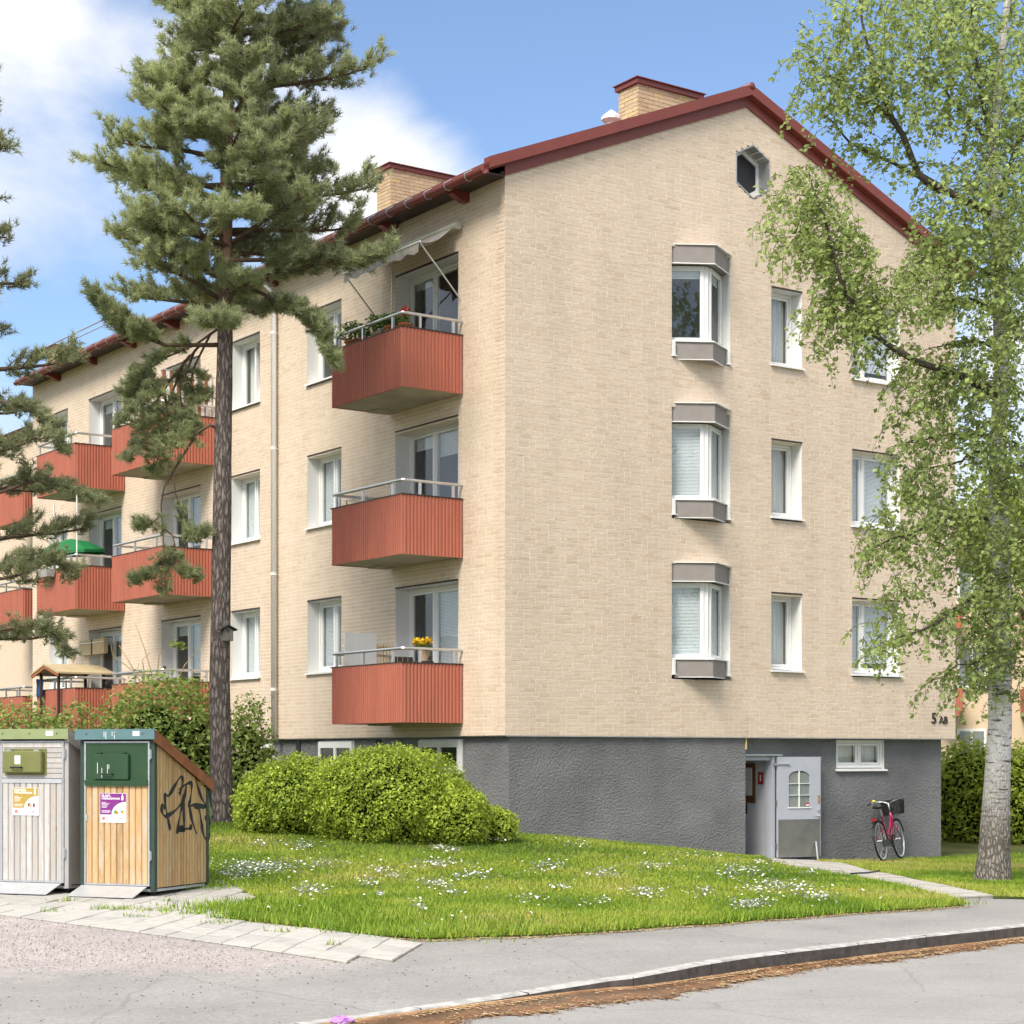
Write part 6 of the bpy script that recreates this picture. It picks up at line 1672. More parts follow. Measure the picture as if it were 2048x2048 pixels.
def grow_limb(tw, P, D, TI, path, r0, sec=12, seclen=.6, droop=0.0, rnd=random, start=.3, light=.5, spread=1.0):
    """one pine limb: bark on the limb, side shoots with tufts at their ends"""
    n = len(path); tw.tube(path, [r0 * (1 - .8 * i / (n - 1)) + .004 for i in range(n)], 6)
    for k in range(sec):
        t = start + (1 - start) * (k + rnd.random() * .8) / sec; t = min(t, .999); f = t * (n - 1); i = int(f); p = path[i].lerp(path[i + 1], f - i); tan = unit(path[i + 1] - path[i])
        side = tan.cross(Vector((0, 0, 1))); side = unit(side) * (1 if k % 2 else -1)
        d = unit(tan * rnd.uniform(.3, 1.0) + side * rnd.uniform(.4, 1.0) * spread + Vector((0, 0, rnd.uniform(-.15, .55) - droop)))
        ln = seclen * rnd.uniform(.55, 1.15) * (1.15 - .5 * t)
        sub = [p, p + d * ln * .5 + Vector((0, 0, .02)), p + d * ln + Vector((0, 0, .10 * ln))]
        tw.tube(sub, [.009, .006, .003], 4)
        nt_ = max(3, int(ln / .042))
        for q in range(nt_):
            s = .25 + .75 * (q + 1) / nt_
            c = sub[0].lerp(sub[2], s) + Vector((rnd.gauss(0, .045), rnd.gauss(0, .045), rnd.gauss(.02, .035)))
            P.append(c); D.append(unit(d + Vector((rnd.gauss(0, .5), rnd.gauss(0, .5), .55)))); TI.append(min(1, max(0, light + rnd.gauss(0, .16))))
    for q in range(6):
        c = path[-1] + Vector((rnd.gauss(0, .06), rnd.gauss(0, .06), rnd.gauss(0, .04))); P.append(c); D.append(unit(path[-1] - path[-2] + Vector((0, 0, .4)))); TI.append(light)

def pine(base, trunk_px, label, ext, z0, z1, nb, seed, extra=(), mat_='needle', top=None, sec=12, needles=30, name='pine_tree', ln=.09):
    rnd = random.Random(seed)
    root = empty(name, base, 0, label, 'tree', 'pine trees')
    pts, rad = trunk_px
    lp = [Vector(p) - Vector(base) for p in pts]
    trunk_mesh(lp, rad, 24, .07, seed).build('trunk', M['pine_bark'], root, smooth=False)
    def axis_at(z):
        for a, b in zip(lp[:-1], lp[1:]):
            if a.z <= z <= b.z: return a.lerp(b, (z - a.z) / (b.z - a.z))
        return lp[-1]
    tw = MB(); P, D, TI = [], [], []
    az = rnd.random() * 6
    for i in range(nb):
        z = z0 + (z1 - z0) * ((i + rnd.random() * .6) / nb)
        az += 2.399 + rnd.gauss(0, .25)
        c, s = math.cos(az), math.sin(az)
        L_ = ext(z, c) * (abs(c) ** .5 * .25 + .75) * rnd.uniform(.72, 1.05)
        o = axis_at(z - .25 * L_ * rnd.uniform(0.3, 1.0)) if z - .3 > lp[0].z else axis_at(z)
        rise = rnd.uniform(.05, .28)
        path = []
        for k in range(7):
            t = k / 6
            path.append(o + Vector((c * L_ * t + .06 * math.sin(t * 5 + i), s * L_ * t + .06 * math.sin(t * 4 + i * 2), L_ * (rise * t * (1.15 - .6 * t) * 1.6 - .12 * t * t + .14 * t ** 4))))
        light = .56 + .16 * (-c) + (.05 if s < 0 else -.05)  # shoots towards the sun paler: fall of light put into the needle tint
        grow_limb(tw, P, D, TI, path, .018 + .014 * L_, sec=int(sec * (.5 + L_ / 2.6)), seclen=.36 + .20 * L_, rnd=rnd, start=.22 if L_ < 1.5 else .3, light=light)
    for path, r0, sec_, sl, lt in extra:
        path = [Vector(p) - Vector(base) for p in path]
        grow_limb(tw, P, D, TI, path, r0, sec=sec_, seclen=sl, rnd=rnd, start=.35, light=lt, droop=.1)
    tw.build('limbs', M['twig'], root, smooth=True)
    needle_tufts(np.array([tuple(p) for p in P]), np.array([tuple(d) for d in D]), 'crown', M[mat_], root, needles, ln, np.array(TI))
    return root, len(P)

def interp(xs, ys, x): return float(np.interp(x, xs, ys))
YP = 30.0; S_ = F / YP
def zv(v): return EYE + (V0 - v) / S_
vz = [1010, 680, 640, 583, 530, 477, 392, 350, 318, 212, 106, 0, -200, -600]
lef = [.4, 1.7, 2.0, 2.1, 1.75, 1.9, 2.05, 1.6, 1.5, 1.4, 1.15, 1.0, .9, .4]
rig = [.3, 1.0, 1.7, 1.8, 2.2, 2.3, 2.1, 1.9, 2.0, 2.15, 1.85, 1.65, 1.3, .4]
zs = [zv(v) for v in vz]
def ext_main(z, c):
    a = interp(zs, lef, z); b = interp(zs, rig, z); return a * (.5 - .5 * c) + b * (.5 + .5 * c)
pb_ = G(443, 1648); pb_ = Vector(((443 - U0) / F * YP, YP, H((443 - U0) / F * YP, YP)))
tp = [px(446, 1665, YP), px(441, 1500, YP), px(439, 1350, YP), px(443, 1100, YP), px(446, 900, YP), px(450, 680, YP), px(452, 400, YP), px(458, 150, YP), px(468, -50, YP), px(470, -450, YP), px(470, -700, YP)]
tr = [.19, .165, .160, .150, .142, .125, .10, .085, .065, .03, .008]
pe = [([px(447, 860, YP), px(420, 850, YP - .1), px(395, 865, YP - .2), px(370, 905, YP - .25), px(345, 945, YP - .25), px(328, 975, YP - .25), px(322, 1010, YP - .25), px(325, 1055, YP - .25)], .026, 2, .15, .45),
      ([px(345, 945, YP - .25), px(352, 990, YP - .2), px(365, 1030, YP - .15), px(380, 1055, YP - .1)], .010, 5, .22, .45)]
for pts_, sec_ in (([(322, 1030), (300, 1050), (282, 1055)], 12), ([(325, 1055), (350, 1075), (385, 1078), (412, 1062)], 18), ([(325, 1055), (328, 1100), (322, 1140), (325, 1180)], 14), ([(326, 1120), (300, 1145), (272, 1160)], 14), ([(328, 1110), (355, 1140), (388, 1152)], 14), ([(345, 1070), (352, 1100), (350, 1120)], 8)):
    pe.append(([px(u, v, YP - .25 + .04 * i) for i, (u, v) in enumerate(pts_)], .008, sec_, .24, .45))
for pts_, dy_ in (([(447, 650), (390, 690), (320, 720), (258, 765)], -.3), ([(400, 690), (340, 760), (290, 800), (250, 835)], -.5), ([(380, 710), (320, 790), (285, 860), (262, 915)], -.4), ([(370, 720), (335, 810), (315, 880), (305, 940)], .2), ([(390, 700), (360, 780), (365, 830), (380, 870)], -.2), ([(420, 670), (390, 730), (380, 770), (395, 800)], .4), ([(340, 760), (300, 760), (262, 790)], .3), ([(330, 790), (340, 850), (335, 900)], -.7)):
    pe.append(([px(u, v, YP + dy_ * i / 3) for i, (u, v) in enumerate(pts_)], .018, 20, .42, .46))
pe += [
      ([px(450, 560, YP), px(520, 585, YP - .3), px(590, 620, YP - .5), px(640, 665, YP - .5), px(665, 720, YP - .5)], .032, 70, .52, .36),
      ([px(450, 520, YP), px(540, 520, YP - .2), px(640, 520, YP - .4), px(710, 525, YP - .5), px(765, 505, YP - .5)], .034, 40, .5, .38),
      ([px(450, 470, YP), px(380, 470, YP - .8), px(330, 460, YP - 1.2), px(280, 440, YP - 1.4)], .034, 40, .55, .62),
      ([px(450, 690, YP), px(330, 690, YP - .5), px(250, 660, YP - .7), px(190, 600, YP - .7)], .034, 76, .55, .44),
      ([px(455, 620, YP), px(440, 640, YP - .7), px(430, 650, YP - 1.3), px(420, 640, YP - 1.7)], .03, 40, .5, .46),
      ([px(455, 440, YP), px(470, 430, YP - .7), px(480, 430, YP - 1.3), px(470, 420, YP - 1.7)], .03, 40, .5, .55),
      ([px(455, 300, YP), px(420, 280, YP - .7), px(400, 260, YP - 1.2), px(390, 250, YP - 1.5)], .03, 34, .5, .58),
      ([px(455, 200, YP), px(400, 190, YP - .4), px(340, 170, YP - .6), px(290, 150, YP - .7)], .03, 34, .45, .56),
      ([px(460, 120, YP), px(500, 90, YP - .3), px(580, 60, YP - .5), px(650, 40, YP - .5)], .03, 30, .45, .44)]
_, npn = pine(pb_, (tp, tr), 'tall pine with bare lower trunk and birdhouse in front of the long brick front', ext_main, zv(690), zv(-560), 126, 5, pe, sec=15, needles=30, ln=.115)

# the second pine stands to the left, half out of the picture
YQ = 27.0
q0 = px(-95, 1500, YQ); q0.z = H(q0.x, q0.y)
qp = [Vector((q0.x, q0.y, q0.z - .1)), px(-95, 1200, YQ), px(-90, 700, YQ), px(-85, 300, YQ), px(-80, 0, YQ)]
def ext_left(z, c):
    v = V0 - (z - EYE) / YQ * F
    return interp([0, 250, 420, 600, 800, 1000, 1150, 1300, 1400], [.2, .45, .75, .95, 1.7, 2.1, 1.9, 1.8, 1.1], v)
qe = [([px(-80, 1010, YQ), px(0, 985, YQ - .3), px(70, 960, YQ - .4), px(130, 975, YQ - .4), px(190, 1000, YQ - .4)], .025, 22, .4, .4),
      ([px(-80, 1150, YQ), px(0, 1130, YQ - .2), px(60, 1115, YQ - .3), px(110, 1125, YQ - .3), px(145, 1150, YQ - .3)], .025, 22, .4, .45),
      ([px(-80, 1290, YQ), px(0, 1260, YQ - .2), px(60, 1250, YQ - .3), px(110, 1270, YQ - .3), px(130, 1300, YQ - .3)], .022, 20, .38, .4),
      ([px(-80, 820, YQ), px(-10, 800, YQ - .2), px(50, 815, YQ - .3), px(100, 850, YQ - .3), px(125, 900, YQ - .3)], .022, 20, .4, .42)]
pine(q0, (qp, [.17, .15, .12, .06, .02]), 'pine at the left edge reaching thin branches into the picture', ext_left, qp[0].z + 2.2, qp[-1].z - .3, 42, 11, qe, 'needle2', sec=10, needles=26, ln=.11)

# ---- birch
YB = 25.0
def birch():
    rnd = random.Random(3)
    bx = (1984 - U0) / F * YB; base = Vector((bx, YB, H(bx, YB)))
    root = empty('birch_tree', base, 0, 'white barked birch with hanging leafy branches beside the flagged path', 'tree')
    tpx = [(1984, 1785, 44), (1985, 1765, 38), (1989, 1700, 31), (1993, 1600, 27), (2000, 1450, 23), (2000, 1200, 22), (1996, 1000, 19), (1997, 880, 17), (2004, 740, 15), (1998, 560, 13.5), (1988, 400, 12.5), (1986, 300, 11), (1998, 150, 9), (2015, 0, 7), (2030, -200, 5), (2035, -420, 1.5)]
    lp = [px(u, v, YB) - base for u, v, w in tpx]; rad = [w / F * YB for u, v, w in tpx]
    trunk_mesh(lp, rad, 22, .035, 4).build('trunk', M['birch_bark'], root)
    limbs = [([(2000, 805), (1973, 776), (1910, 747), (1828, 722), (1778, 691), (1716, 640), (1679, 551), (1650, 439), (1622, 365)], .06, -.9),
             ([(1990, 430), (1930, 402), (1838, 352), (1805, 270), (1786, 240), (1762, 180), (1745, 137), (1724, 41), (1715, -40)], .055, -.5),
             ([(1880, 385), (1838, 356), (1790, 325), (1737, 306), (1700, 285), (1660, 240), (1620, 200)], .03, .3),
             ([(1805, 270), (1760, 215), (1720, 190), (1660, 150), (1600, 110)], .022, -.2),
             ([(1997, 905), (1950, 902), (1912, 925), (1870, 935), (1830, 930)], .02, -.4), ([(1997, 875), (1950, 868), (1900, 868), (1845, 880), (1800, 890)], .02, .4),
             ([(1997, 1040), (1927, 1031), (1885, 1038), (1840, 1060), (1780, 1080), (1730, 1105)], .026, -.5), ([(1999, 1170), (1945, 1195), (1910, 1222), (1848, 1259), (1800, 1275), (1765, 1288)], .024, -.6),
             ([(1999, 1310), (1950, 1325), (1915, 1330), (1880, 1360)], .014, -.3), ([(2003, 700), (2040, 640), (2100, 600), (2160, 600)], .04, .3), ([(1990, 420), (2030, 300), (2080, 200), (2120, 150)], .04, .2),
             ([(2000, 1100), (2040, 1080), (2090, 1090)], .02, .2), ([(1999, 950), (2040, 930), (2100, 950)], .02, -.2), ([(2000, 1250), (2040, 1240), (2090, 1260)], .018, .3),
             ([(1988, 300), (1960, 180), (1945, 60), (1940, -60)], .035, .5), ([(1985, 290), (1930, 230), (1890, 180), (1850, 140)], .026, .2),
             ([(1998, 560), (1930, 520), (1880, 500), (1840, 520)], .028, .9), ([(2000, 620), (1940, 600), (1890, 600), (1850, 630)], .028, -1.0), ([(2002, 700), (1950, 680), (1900, 690), (1850, 700)], .02, 1.2)]
    tw = MB(); LP = []; LT = []
    def twig(p, d, ln, dens=1.0, lt=.5, thin=True):
        k = 5; pts = [p]; dd = unit(d); cur = p.copy()
        for i in range(k):
            dd = unit(dd + Vector((rnd.gauss(0, .15), rnd.gauss(0, .15), -.45))); cur = cur + dd * ln / k; pts.append(cur.copy())
        tw.tube(pts, [.006, .0052, .0045, .0036, .003, .002], 3, cap=False)
        n = int(ln / .027 * dens)
        for i in range(n):
            t = (i + rnd.random()) / n * k; j = min(int(t), k - 1); q = pts[j].lerp(pts[j + 1], t - j)
            LP.append((q.x + rnd.gauss(0, .035), q.y + rnd.gauss(0, .035), q.z + rnd.gauss(-.015, .03))); LT.append(lt + rnd.gauss(0, .2))
    for pts, r0, dy in limbs:
        n = len(pts); path = [px(u, v, YB + dy * i / (n - 1)) - base for i, (u, v) in enumerate(pts)]
        fine = []
        for i in range(n - 1):
            for k in range(3): fine.append(path[i].lerp(path[i + 1], k / 3) + Vector((0, 0, rnd.gauss(0, .01))))
        fine.append(path[-1]); m_ = len(fine)
        tw.tube(fine, [r0 * (1 - .85 * i / (m_ - 1)) + .003 for i in range(m_)], 7)
        Ln = sum((b - a).length for a, b in zip(fine[:-1], fine[1:]))
        for i in range(int(Ln * 13)):
            t = (.18 + .82 * rnd.random()) * (m_ - 1); j = min(int(t), m_ - 2); p = fine[j].lerp(fine[j + 1], t - j)
            a = rnd.random() * 6.28; d = Vector((math.cos(a), math.sin(a), rnd.uniform(0, .9))) + (fine[j + 1] - fine[j]).normalized() * .5
            twig(p, d, rnd.uniform(.3, .8), 1.0, .5)
    ell = [(1690, 110, 100, 140, .7), (1790, 90, 110, 120, .75), (1880, 120, 110, 160, 1), (1980, 130, 100, 220, 1), (1630, 200, 55, 70, .4), (1700, 230, 50, 40, .4), (1920, 430, 80, 90, 1.1), (1985, 500, 80, 180, 1.1), (1890, 540, 80, 90, 1.2), (1840, 600, 80, 60, 1.0), (1610, 400, 60, 60, 1.4), (1660, 470, 60, 80, 1.3), (1700, 560, 60, 70, 1.2),
           (1760, 620, 90, 60, 1.2), (1680, 640, 80, 50, 1.1), (1650, 690, 50, 40, .9), (1740, 700, 60, 50, .9), (1850, 790, 70, 60, .9), (1900, 820, 70, 90, 1.0), (1960, 830, 50, 130, .8), (1830, 870, 60, 40, .8), (1800, 960, 60, 50, .9), (1870, 1000, 80, 40, 1.0), (1840, 1050, 90, 40, 1.1), (1760, 1090, 55, 35, .9), (1740, 1120, 30, 25, .8),
           (1840, 1140, 70, 45, .8), (1800, 1240, 60, 50, 1.0), (1760, 1300, 45, 40, .8), (1750, 1350, 14, 35, .8), (1930, 1080, 60, 100, 1.1), (1960, 1230, 45, 110, 1.1), (1890, 1270, 50, 35, .7), (1990, 1330, 50, 60, 1.2), (1920, 1380, 45, 30, .8), (1980, 1400, 40, 30, .9), (2040, 350, 60, 250, 1.1), (2045, 800, 45, 200, .7), (2040, 1150, 45, 230, 1.0), (1995, 600, 40, 150, 1.1), (2000, 800, 35, 100, 1.0), (1998, 1000, 40, 120, 1.1), (2002, 1180, 40, 120, 1.2), (2004, 1320, 38, 70, 1.1), (1530, 440, 25, 50, .7), (1560, 490, 40, 50, .8), (1620, 540, 40, 40, .9)]
    for u, v, ru, rv, dn in ell:
        cnt = int(math.pi * ru * rv / 255 * dn)
        for _ in range(cnt):
            a = rnd.random() * 6.283; r = math.sqrt(rnd.random()); dy = (rnd.gauss(0, .7) if ru > 41 or u < 1980 else -abs(rnd.gauss(.45, .25))) if u > 1700 else rnd.gauss(-.5, .3)
            p = px(u + ru * r * math.cos(a), v + rv * r * math.sin(a) - 25, YB + dy) - base
            az = rnd.random() * 6.28; twig(p, Vector((math.cos(az), math.sin(az), rnd.uniform(-.2, .8))), rnd.uniform(.2, .55), .95, .5 + (.08 if v < 700 else -.1))
    tw.build('limbs', M['birch_twig'], root, smooth=True)
    leaf_cloud(np.array(LP), .068, np.clip(np.array(LT), 0, 1), 'crown', M['birch_leaf'], root, outward=np.array([-.25, -.3, .45]), aspect=.72, fold=.25)
    return len(LP)
M['birch_twig'] = mat('birch_twig', (.075, .06, .05), .9, var=.3, scale=6)
nb_ = birch()

# ---- birdhouse on the pine
bh = px(452, 1282, YP - .22)
bt = empty('birdhouse', bh, math.radians(25), 'small grey wooden birdhouse nailed to the pine trunk', 'birdhouse')
bw = wood_mat('bird_wood', (.16, .145, .13), (.09, .08, .07))
m = MB(); m.box(-.07, .09, -.10, .05, 0, .17); m.build('box', bw, bt)
for sgn in (-1, 1):
    m = MB(); m.extr([(.01, -.14, .24), (.01 + sgn * .14, -.14, .165), (.01 + sgn * .14, -.14, .18), (.01, -.14, .255)], (0, .22, 0)); m.build('roof_board', M['dark'], bt)
m = MB(); m.extr([(-.07, -.10, .171), (.09, -.10, .171), (.01, -.10, .232)], (0, .14, 0)); m.build('gable', bw, bt)
m = MB(); m.disc((.01, -.101, .15), (0, 1, 0), .016, .006, 10); m.build('entrance_hole', M['black'], bt)
m = MB(); m.box(-.025, .035, .051, .07, -.09, .34); m.build('back_board', bw, bt)

# ------------------------------------------------------------------ hedges and shrubs
def mound_pts(c, r, n, depth=.16, lump=.10, bottom=-.85):
    """points in the outer shell of a lumpy ellipsoid, with outward normals"""
    P = rng.normal(0, 1, (int(n * 1.6), 3)); P /= np.linalg.norm(P, axis=1)[:, None]; P = P[P[:, 2] > bottom][:n]
    k = 1 + lump * np.sin(P[:, 0] * 7 + c[0] * 3) * np.sin(P[:, 1] * 6 + 1) * np.cos(P[:, 2] * 5 + c[1]) + lump * .5 * np.sin(P[:, 0] * 17) * np.sin(P[:, 2] * 15 + P[:, 1] * 13)
    sh = 1 - depth * rng.random(len(P)) ** 1.6 + .03 * rng.normal(0, 1, len(P))
    return np.array(c) + P * np.array(r) * (k * sh)[:, None], P

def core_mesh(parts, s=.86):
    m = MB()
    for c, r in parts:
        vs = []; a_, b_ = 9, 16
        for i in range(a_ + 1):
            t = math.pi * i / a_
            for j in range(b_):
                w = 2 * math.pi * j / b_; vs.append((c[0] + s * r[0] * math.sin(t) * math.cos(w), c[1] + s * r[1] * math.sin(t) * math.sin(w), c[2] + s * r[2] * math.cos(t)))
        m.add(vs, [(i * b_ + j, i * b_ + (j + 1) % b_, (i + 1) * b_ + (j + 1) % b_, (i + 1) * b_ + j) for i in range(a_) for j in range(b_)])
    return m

def bush(name, label, cat, parts, per, size, leaf, depth=.16, lump=.1, core=.86, stems=0, group=None, aspect=.62, flowers=None):
    c0 = parts[0][0]; base = Vector((c0[0], c0[1], H(c0[0], c0[1])))
    root = empty(name, base, 0, label, cat, group)
    PP, NN = [], []
    rel = [((c[0] - base.x, c[1] - base.y, c[2] - base.z), r) for c, r in parts]
    for c, r in rel:
        area = (r[0] * r[1] * r[2]) ** (2 / 3) * 12.5
        p, nrm = mound_pts(c, r, int(area * per), depth, lump)
        inside = np.zeros(len(p), bool)
        for c2, r2 in rel:
            if c2 == c: continue
            inside |= (((p - np.array(c2)) / np.array(r2)) ** 2).sum(1) < .62
        PP.append(p[~inside]); NN.append(nrm[~inside])
    P = np.concatenate(PP); N = np.concatenate(NN)
    gz = HN(P[:, 0] + base.x, P[:, 1] + base.y) - base.z
    k = P[:, 2] > gz + .02; P, N = P[k], N[k]
    ti = np.clip(.45 + .28 * rng.normal(0, 1, len(P)), 0, 1)
    leaf_cloud(P, size, ti, 'foliage', M[leaf], root, outward=N * .5 + np.array([0, 0, .35]), aspect=aspect)
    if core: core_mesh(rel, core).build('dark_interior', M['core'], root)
    if stems:
        m = MB()
        for _ in range(stems):
            c, r = random.choice(rel); a = random.random() * 6.28; q = random.random() ** .5
            tip = Vector((c[0] + r[0] * .8 * q * math.cos(a), c[1] + r[1] * .8 * q * math.sin(a), c[2] + r[2] * random.uniform(.1, .8)))
            b0 = Vector((c[0] + random.uniform(-.15, .15), c[1] + random.uniform(-.15, .15), H(base.x + c[0], base.y + c[1]) - base.z - .05))
            m.tube([b0, b0.lerp(tip, .5) + Vector((0, 0, .12)), tip], [.016, .010, .004], 5)
        m.build('stems', M['twig'], root)
    if flowers:
        k = rng.integers(0, len(P), flowers); leaf_cloud(P[k] + N[k] * .04, .05, rng.random(flowers), 'blossoms', mat('rose_pale', (.72, .50, .50), .7), root, outward=N[k], aspect=.95)
    return root

def mp_(u, vbase, vtop, Y, rx_px, ry, gz=None):
    x = (u - U0) / F * Y; g = H(x, Y) if gz is None else gz
    top = EYE + (V0 - vtop) / F * Y; h = top - g
    return ((x, Y, g + .40 * h), (rx_px / F * Y, ry, .60 * h))
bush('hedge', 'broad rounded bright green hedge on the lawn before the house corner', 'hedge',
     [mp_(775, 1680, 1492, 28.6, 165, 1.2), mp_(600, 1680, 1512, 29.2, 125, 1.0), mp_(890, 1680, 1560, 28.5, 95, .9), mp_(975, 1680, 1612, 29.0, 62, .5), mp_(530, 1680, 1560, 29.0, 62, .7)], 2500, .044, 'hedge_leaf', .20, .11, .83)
bush('hedge', 'tall loose green hedge behind the birch trunk at the right edge', 'hedge',
     [mp_(1935, 1665, 1480, 43, 75, 1.2), mp_(2040, 1665, 1490, 42, 85, 1.3), mp_(2150, 1665, 1480, 42, 90, 1.2), mp_(1850, 1665, 1500, 45, 60, 1.2)], 420, .13, 'far_leaf', .35, .16, .80, 24, aspect=.4)
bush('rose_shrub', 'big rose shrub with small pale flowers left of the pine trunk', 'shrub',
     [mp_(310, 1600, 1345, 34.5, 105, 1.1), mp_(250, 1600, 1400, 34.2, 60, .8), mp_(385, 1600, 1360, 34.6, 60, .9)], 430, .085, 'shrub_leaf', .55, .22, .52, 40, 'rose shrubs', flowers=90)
bush('rose_shrub', 'narrower shrub between the pine trunk and the white downpipe', 'shrub',
     [mp_(495, 1600, 1385, 35.0, 55, .7), mp_(480, 1600, 1450, 34.6, 45, .6)], 380, .085, 'shrub_leaf', .6, .24, .45, 30, 'rose shrubs', flowers=26)
bush('rose_shrub', 'low straggling shrub behind the grey cabinet at the left edge', 'shrub',
     [mp_(150, 1600, 1405, 33.0, 70, .9), mp_(60, 1600, 1400, 33.0, 75, .9), mp_(-30, 1600, 1390, 33.0, 80, .9)], 330, .085, 'shrub_leaf', .6, .24, .50, 38, 'rose shrubs', flowers=30)
# bare stems sticking up behind the rose shrub
bs = empty('bare_shrub', (px(300, 1500, 37).x, 37, H(px(300, 1500, 37).x, 37)), 0, 'nearly bare shrub stems rising above the big rose shrub', 'shrub')
m = MB(); b0 = bs.location
for pts in ([(310, 1480), (300, 1400), (270, 1345), (225, 1310), (222, 1290)], [(310, 1470), (295, 1390), (262, 1330), (238, 1290)], [(315, 1470), (310, 1370), (290, 1300), (270, 1245)], [(320, 1470), (315, 1350), (318, 1310), (330, 1300)], [(320, 1480), (345, 1380), (370, 1330), (395, 1300), (405, 1290)], [(300, 1450), (290, 1360), (285, 1320), (300, 1305)]):
    m.tube([px(u, v, 37) - b0 for u, v in pts], [.02, .014, .010, .007, .004][:len(pts)], 5)
m.build('stems', mat('stem_tan', (.36, .26, .12), .9, var=.2), bs, smooth=True)
P = np.array([tuple(px(358 + rng.normal(0, 8), 1290 + rng.normal(0, 4), 37) - b0) for _ in range(40)]); leaf_cloud(P, .11, rng.random(40), 'foliage', M['shrub_leaf'], bs)

# ------------------------------------------------------------------ what stands beyond, at the right edge
def far_house():
    Y0 = 62.0; k = F / Y0
    root = empty('apartment_building', (px(1880, 1560, Y0).x, Y0, -.3), math.radians(-6), 'pale apartment block with red balconies standing behind the birch', 'building')
    m = MB(); W_ = 16; m.box(0, W_, 0, 9, 0, 8.6); wl = m.build('wall', mat('far_wall', (.66, .52, .36), .9, var=.06, scale=3, bump=.003, bscale=30), root)
    m = MB(); m.extr([(-.3, -.4, 8.6), (-.3, 9.4, 8.6), (-.3, 4.5, 10.2)], (W_ + .6, 0, 0)); m.build('roof', M['red_metal'], root)
    for f in (1.0, 3.75, 6.5):
        for x0, w_ in ((.55, .95), (2.75, 1.6), (6.2, 1.0), (9.5, 1.0)):
            m = MB(); m.box(x0, x0 + w_, -.05, -.001, f + .6, f + 2.0); wo = m.build('window', M['white'], root)
            for a, b in ((x0 + .08, x0 + w_ * .5 - .04), (x0 + w_ * .5 + .04, x0 + w_ - .08)): MB().box(a, b, -.06, -.051, f + .7, f + 1.92).build('pane', M['pane_grey'], wo)
            MB().box(x0 - .04, x0 + w_ + .04, -.12, -.052, f + .55, f + .6).build('sill', M['white'], wo)
        for x0, w_ in ((-.2, .8), (2.6, 2.4), (8.6, 2.4)):
            m = MB(); m.box(x0, x0 + w_, -1.1, -.002, f - .35, f - .22); bo = m.build('balcony', M['concrete'], root)
            m = MB(); corr(m, (x0, -1.1), (x0 + w_, -1.1), f - .35, f + .55, .1, .02, -1); m.box(x0, x0 + .02, -1.09, -.01, f - .219, f + .55); m.box(x0 + w_ - .02, x0 + w_, -1.09, -.01, f - .219, f + .55); m.build('panel', M['balcony_red'], bo)
            m = MB(); m.tube([(x0, -1.08, f + .75), (x0 + w_, -1.08, f + .75)], .025, 6); m.build('handrail', M['alu'], bo)
    m = MB(); m.tube([(2.1, -.1, 0), (2.1, -.1, 8.5)], .06, 8); m.build('downpipe', M['white'], root)
far_house()
def far_tree(u, vtop, vbot, Y, rx, label):
    x = (u - U0) / F * Y; base = Vector((x, Y, H(x, Y))); root = empty('broadleaf_tree', base, 0, label, 'tree', 'far trees')
    z0, z1 = EYE + (V0 - vbot) / F * Y - base.z, EYE + (V0 - vtop) / F * Y - base.z
    m = MB(); m.tube([(0, 0, -.1), (.1, 0, z0 * .6), (0, .1, z0 + .4 * (z1 - z0)), (0, 0, z1 - .5)], [.22, .18, .12, .04], 9)
    for a in range(7): m.tube([(0, 0, z0 * .8 + a * .25), (math.cos(a * 2.4) * rx * .6, math.sin(a * 2.4) * rx * .6, z0 + (z1 - z0) * (.35 + .06 * a))], [.07, .02], 6)
    m.build('trunk', M['twig'], root)
    PP = []
    for _ in range(46):
        d = rng.normal(0, 1, 3); d /= np.linalg.norm(d); c = d * np.array([rx, rx, (z1 - z0) / 2]) * rng.random() ** .45 * .85 + np.array([0, 0, (z0 + z1) / 2]); PP.append(c + rng.normal(0, 1, (240, 3)) * np.array([.38, .38, .26]))
    P = np.concatenate(PP); leaf_cloud(P, .16, np.clip(.45 + .2 * rng.normal(0, 1, len(P)), 0, 1), 'crown', M['far_leaf'], root, outward=np.array([0, -.1, .4]))
far_tree(2060, 930, 1180, 50, 2.2, 'yellowish green tree standing behind the birch at the right edge')

# ------------------------------------------------------------------ grass and daisies
def grass_mat():
    m, nt, b, out = new_mat('grass_blade'); l = nt.links.new
    at = node(nt, 'ShaderNodeAttribute', attribute_name='tint'); rp = node(nt, 'ShaderNodeValToRGB'); e = rp.color_ramp.elements
    e[0].color = c4((.10, .20, .018)); e[1].color = c4((.55, .47, .20))
    k = e.new(.35); k.color = c4((.25, .38, .035)); k = e.new(.68); k.color = c4((.45, .48, .08))
    l(at.outputs['Fac'], rp.inputs[0]); l(rp.outputs[0], b.inputs['Base Color']); b.inputs['Roughness'].default_value = .6; b.inputs['Specular IOR Level'].default_value = .25
    tr_ = node(nt, 'ShaderNodeBsdfTranslucent'); ms = node(nt, 'ShaderNodeMixShader'); ms.inputs[0].default_value = .35
    l(rp.outputs[0], tr_.inputs[0]); l(b.outputs[0], ms.inputs[1]); l(tr_.outputs[0], ms.inputs[2]); l(ms.outputs[0], out.inputs[0])
    return m
M['grass'] = grass_mat()
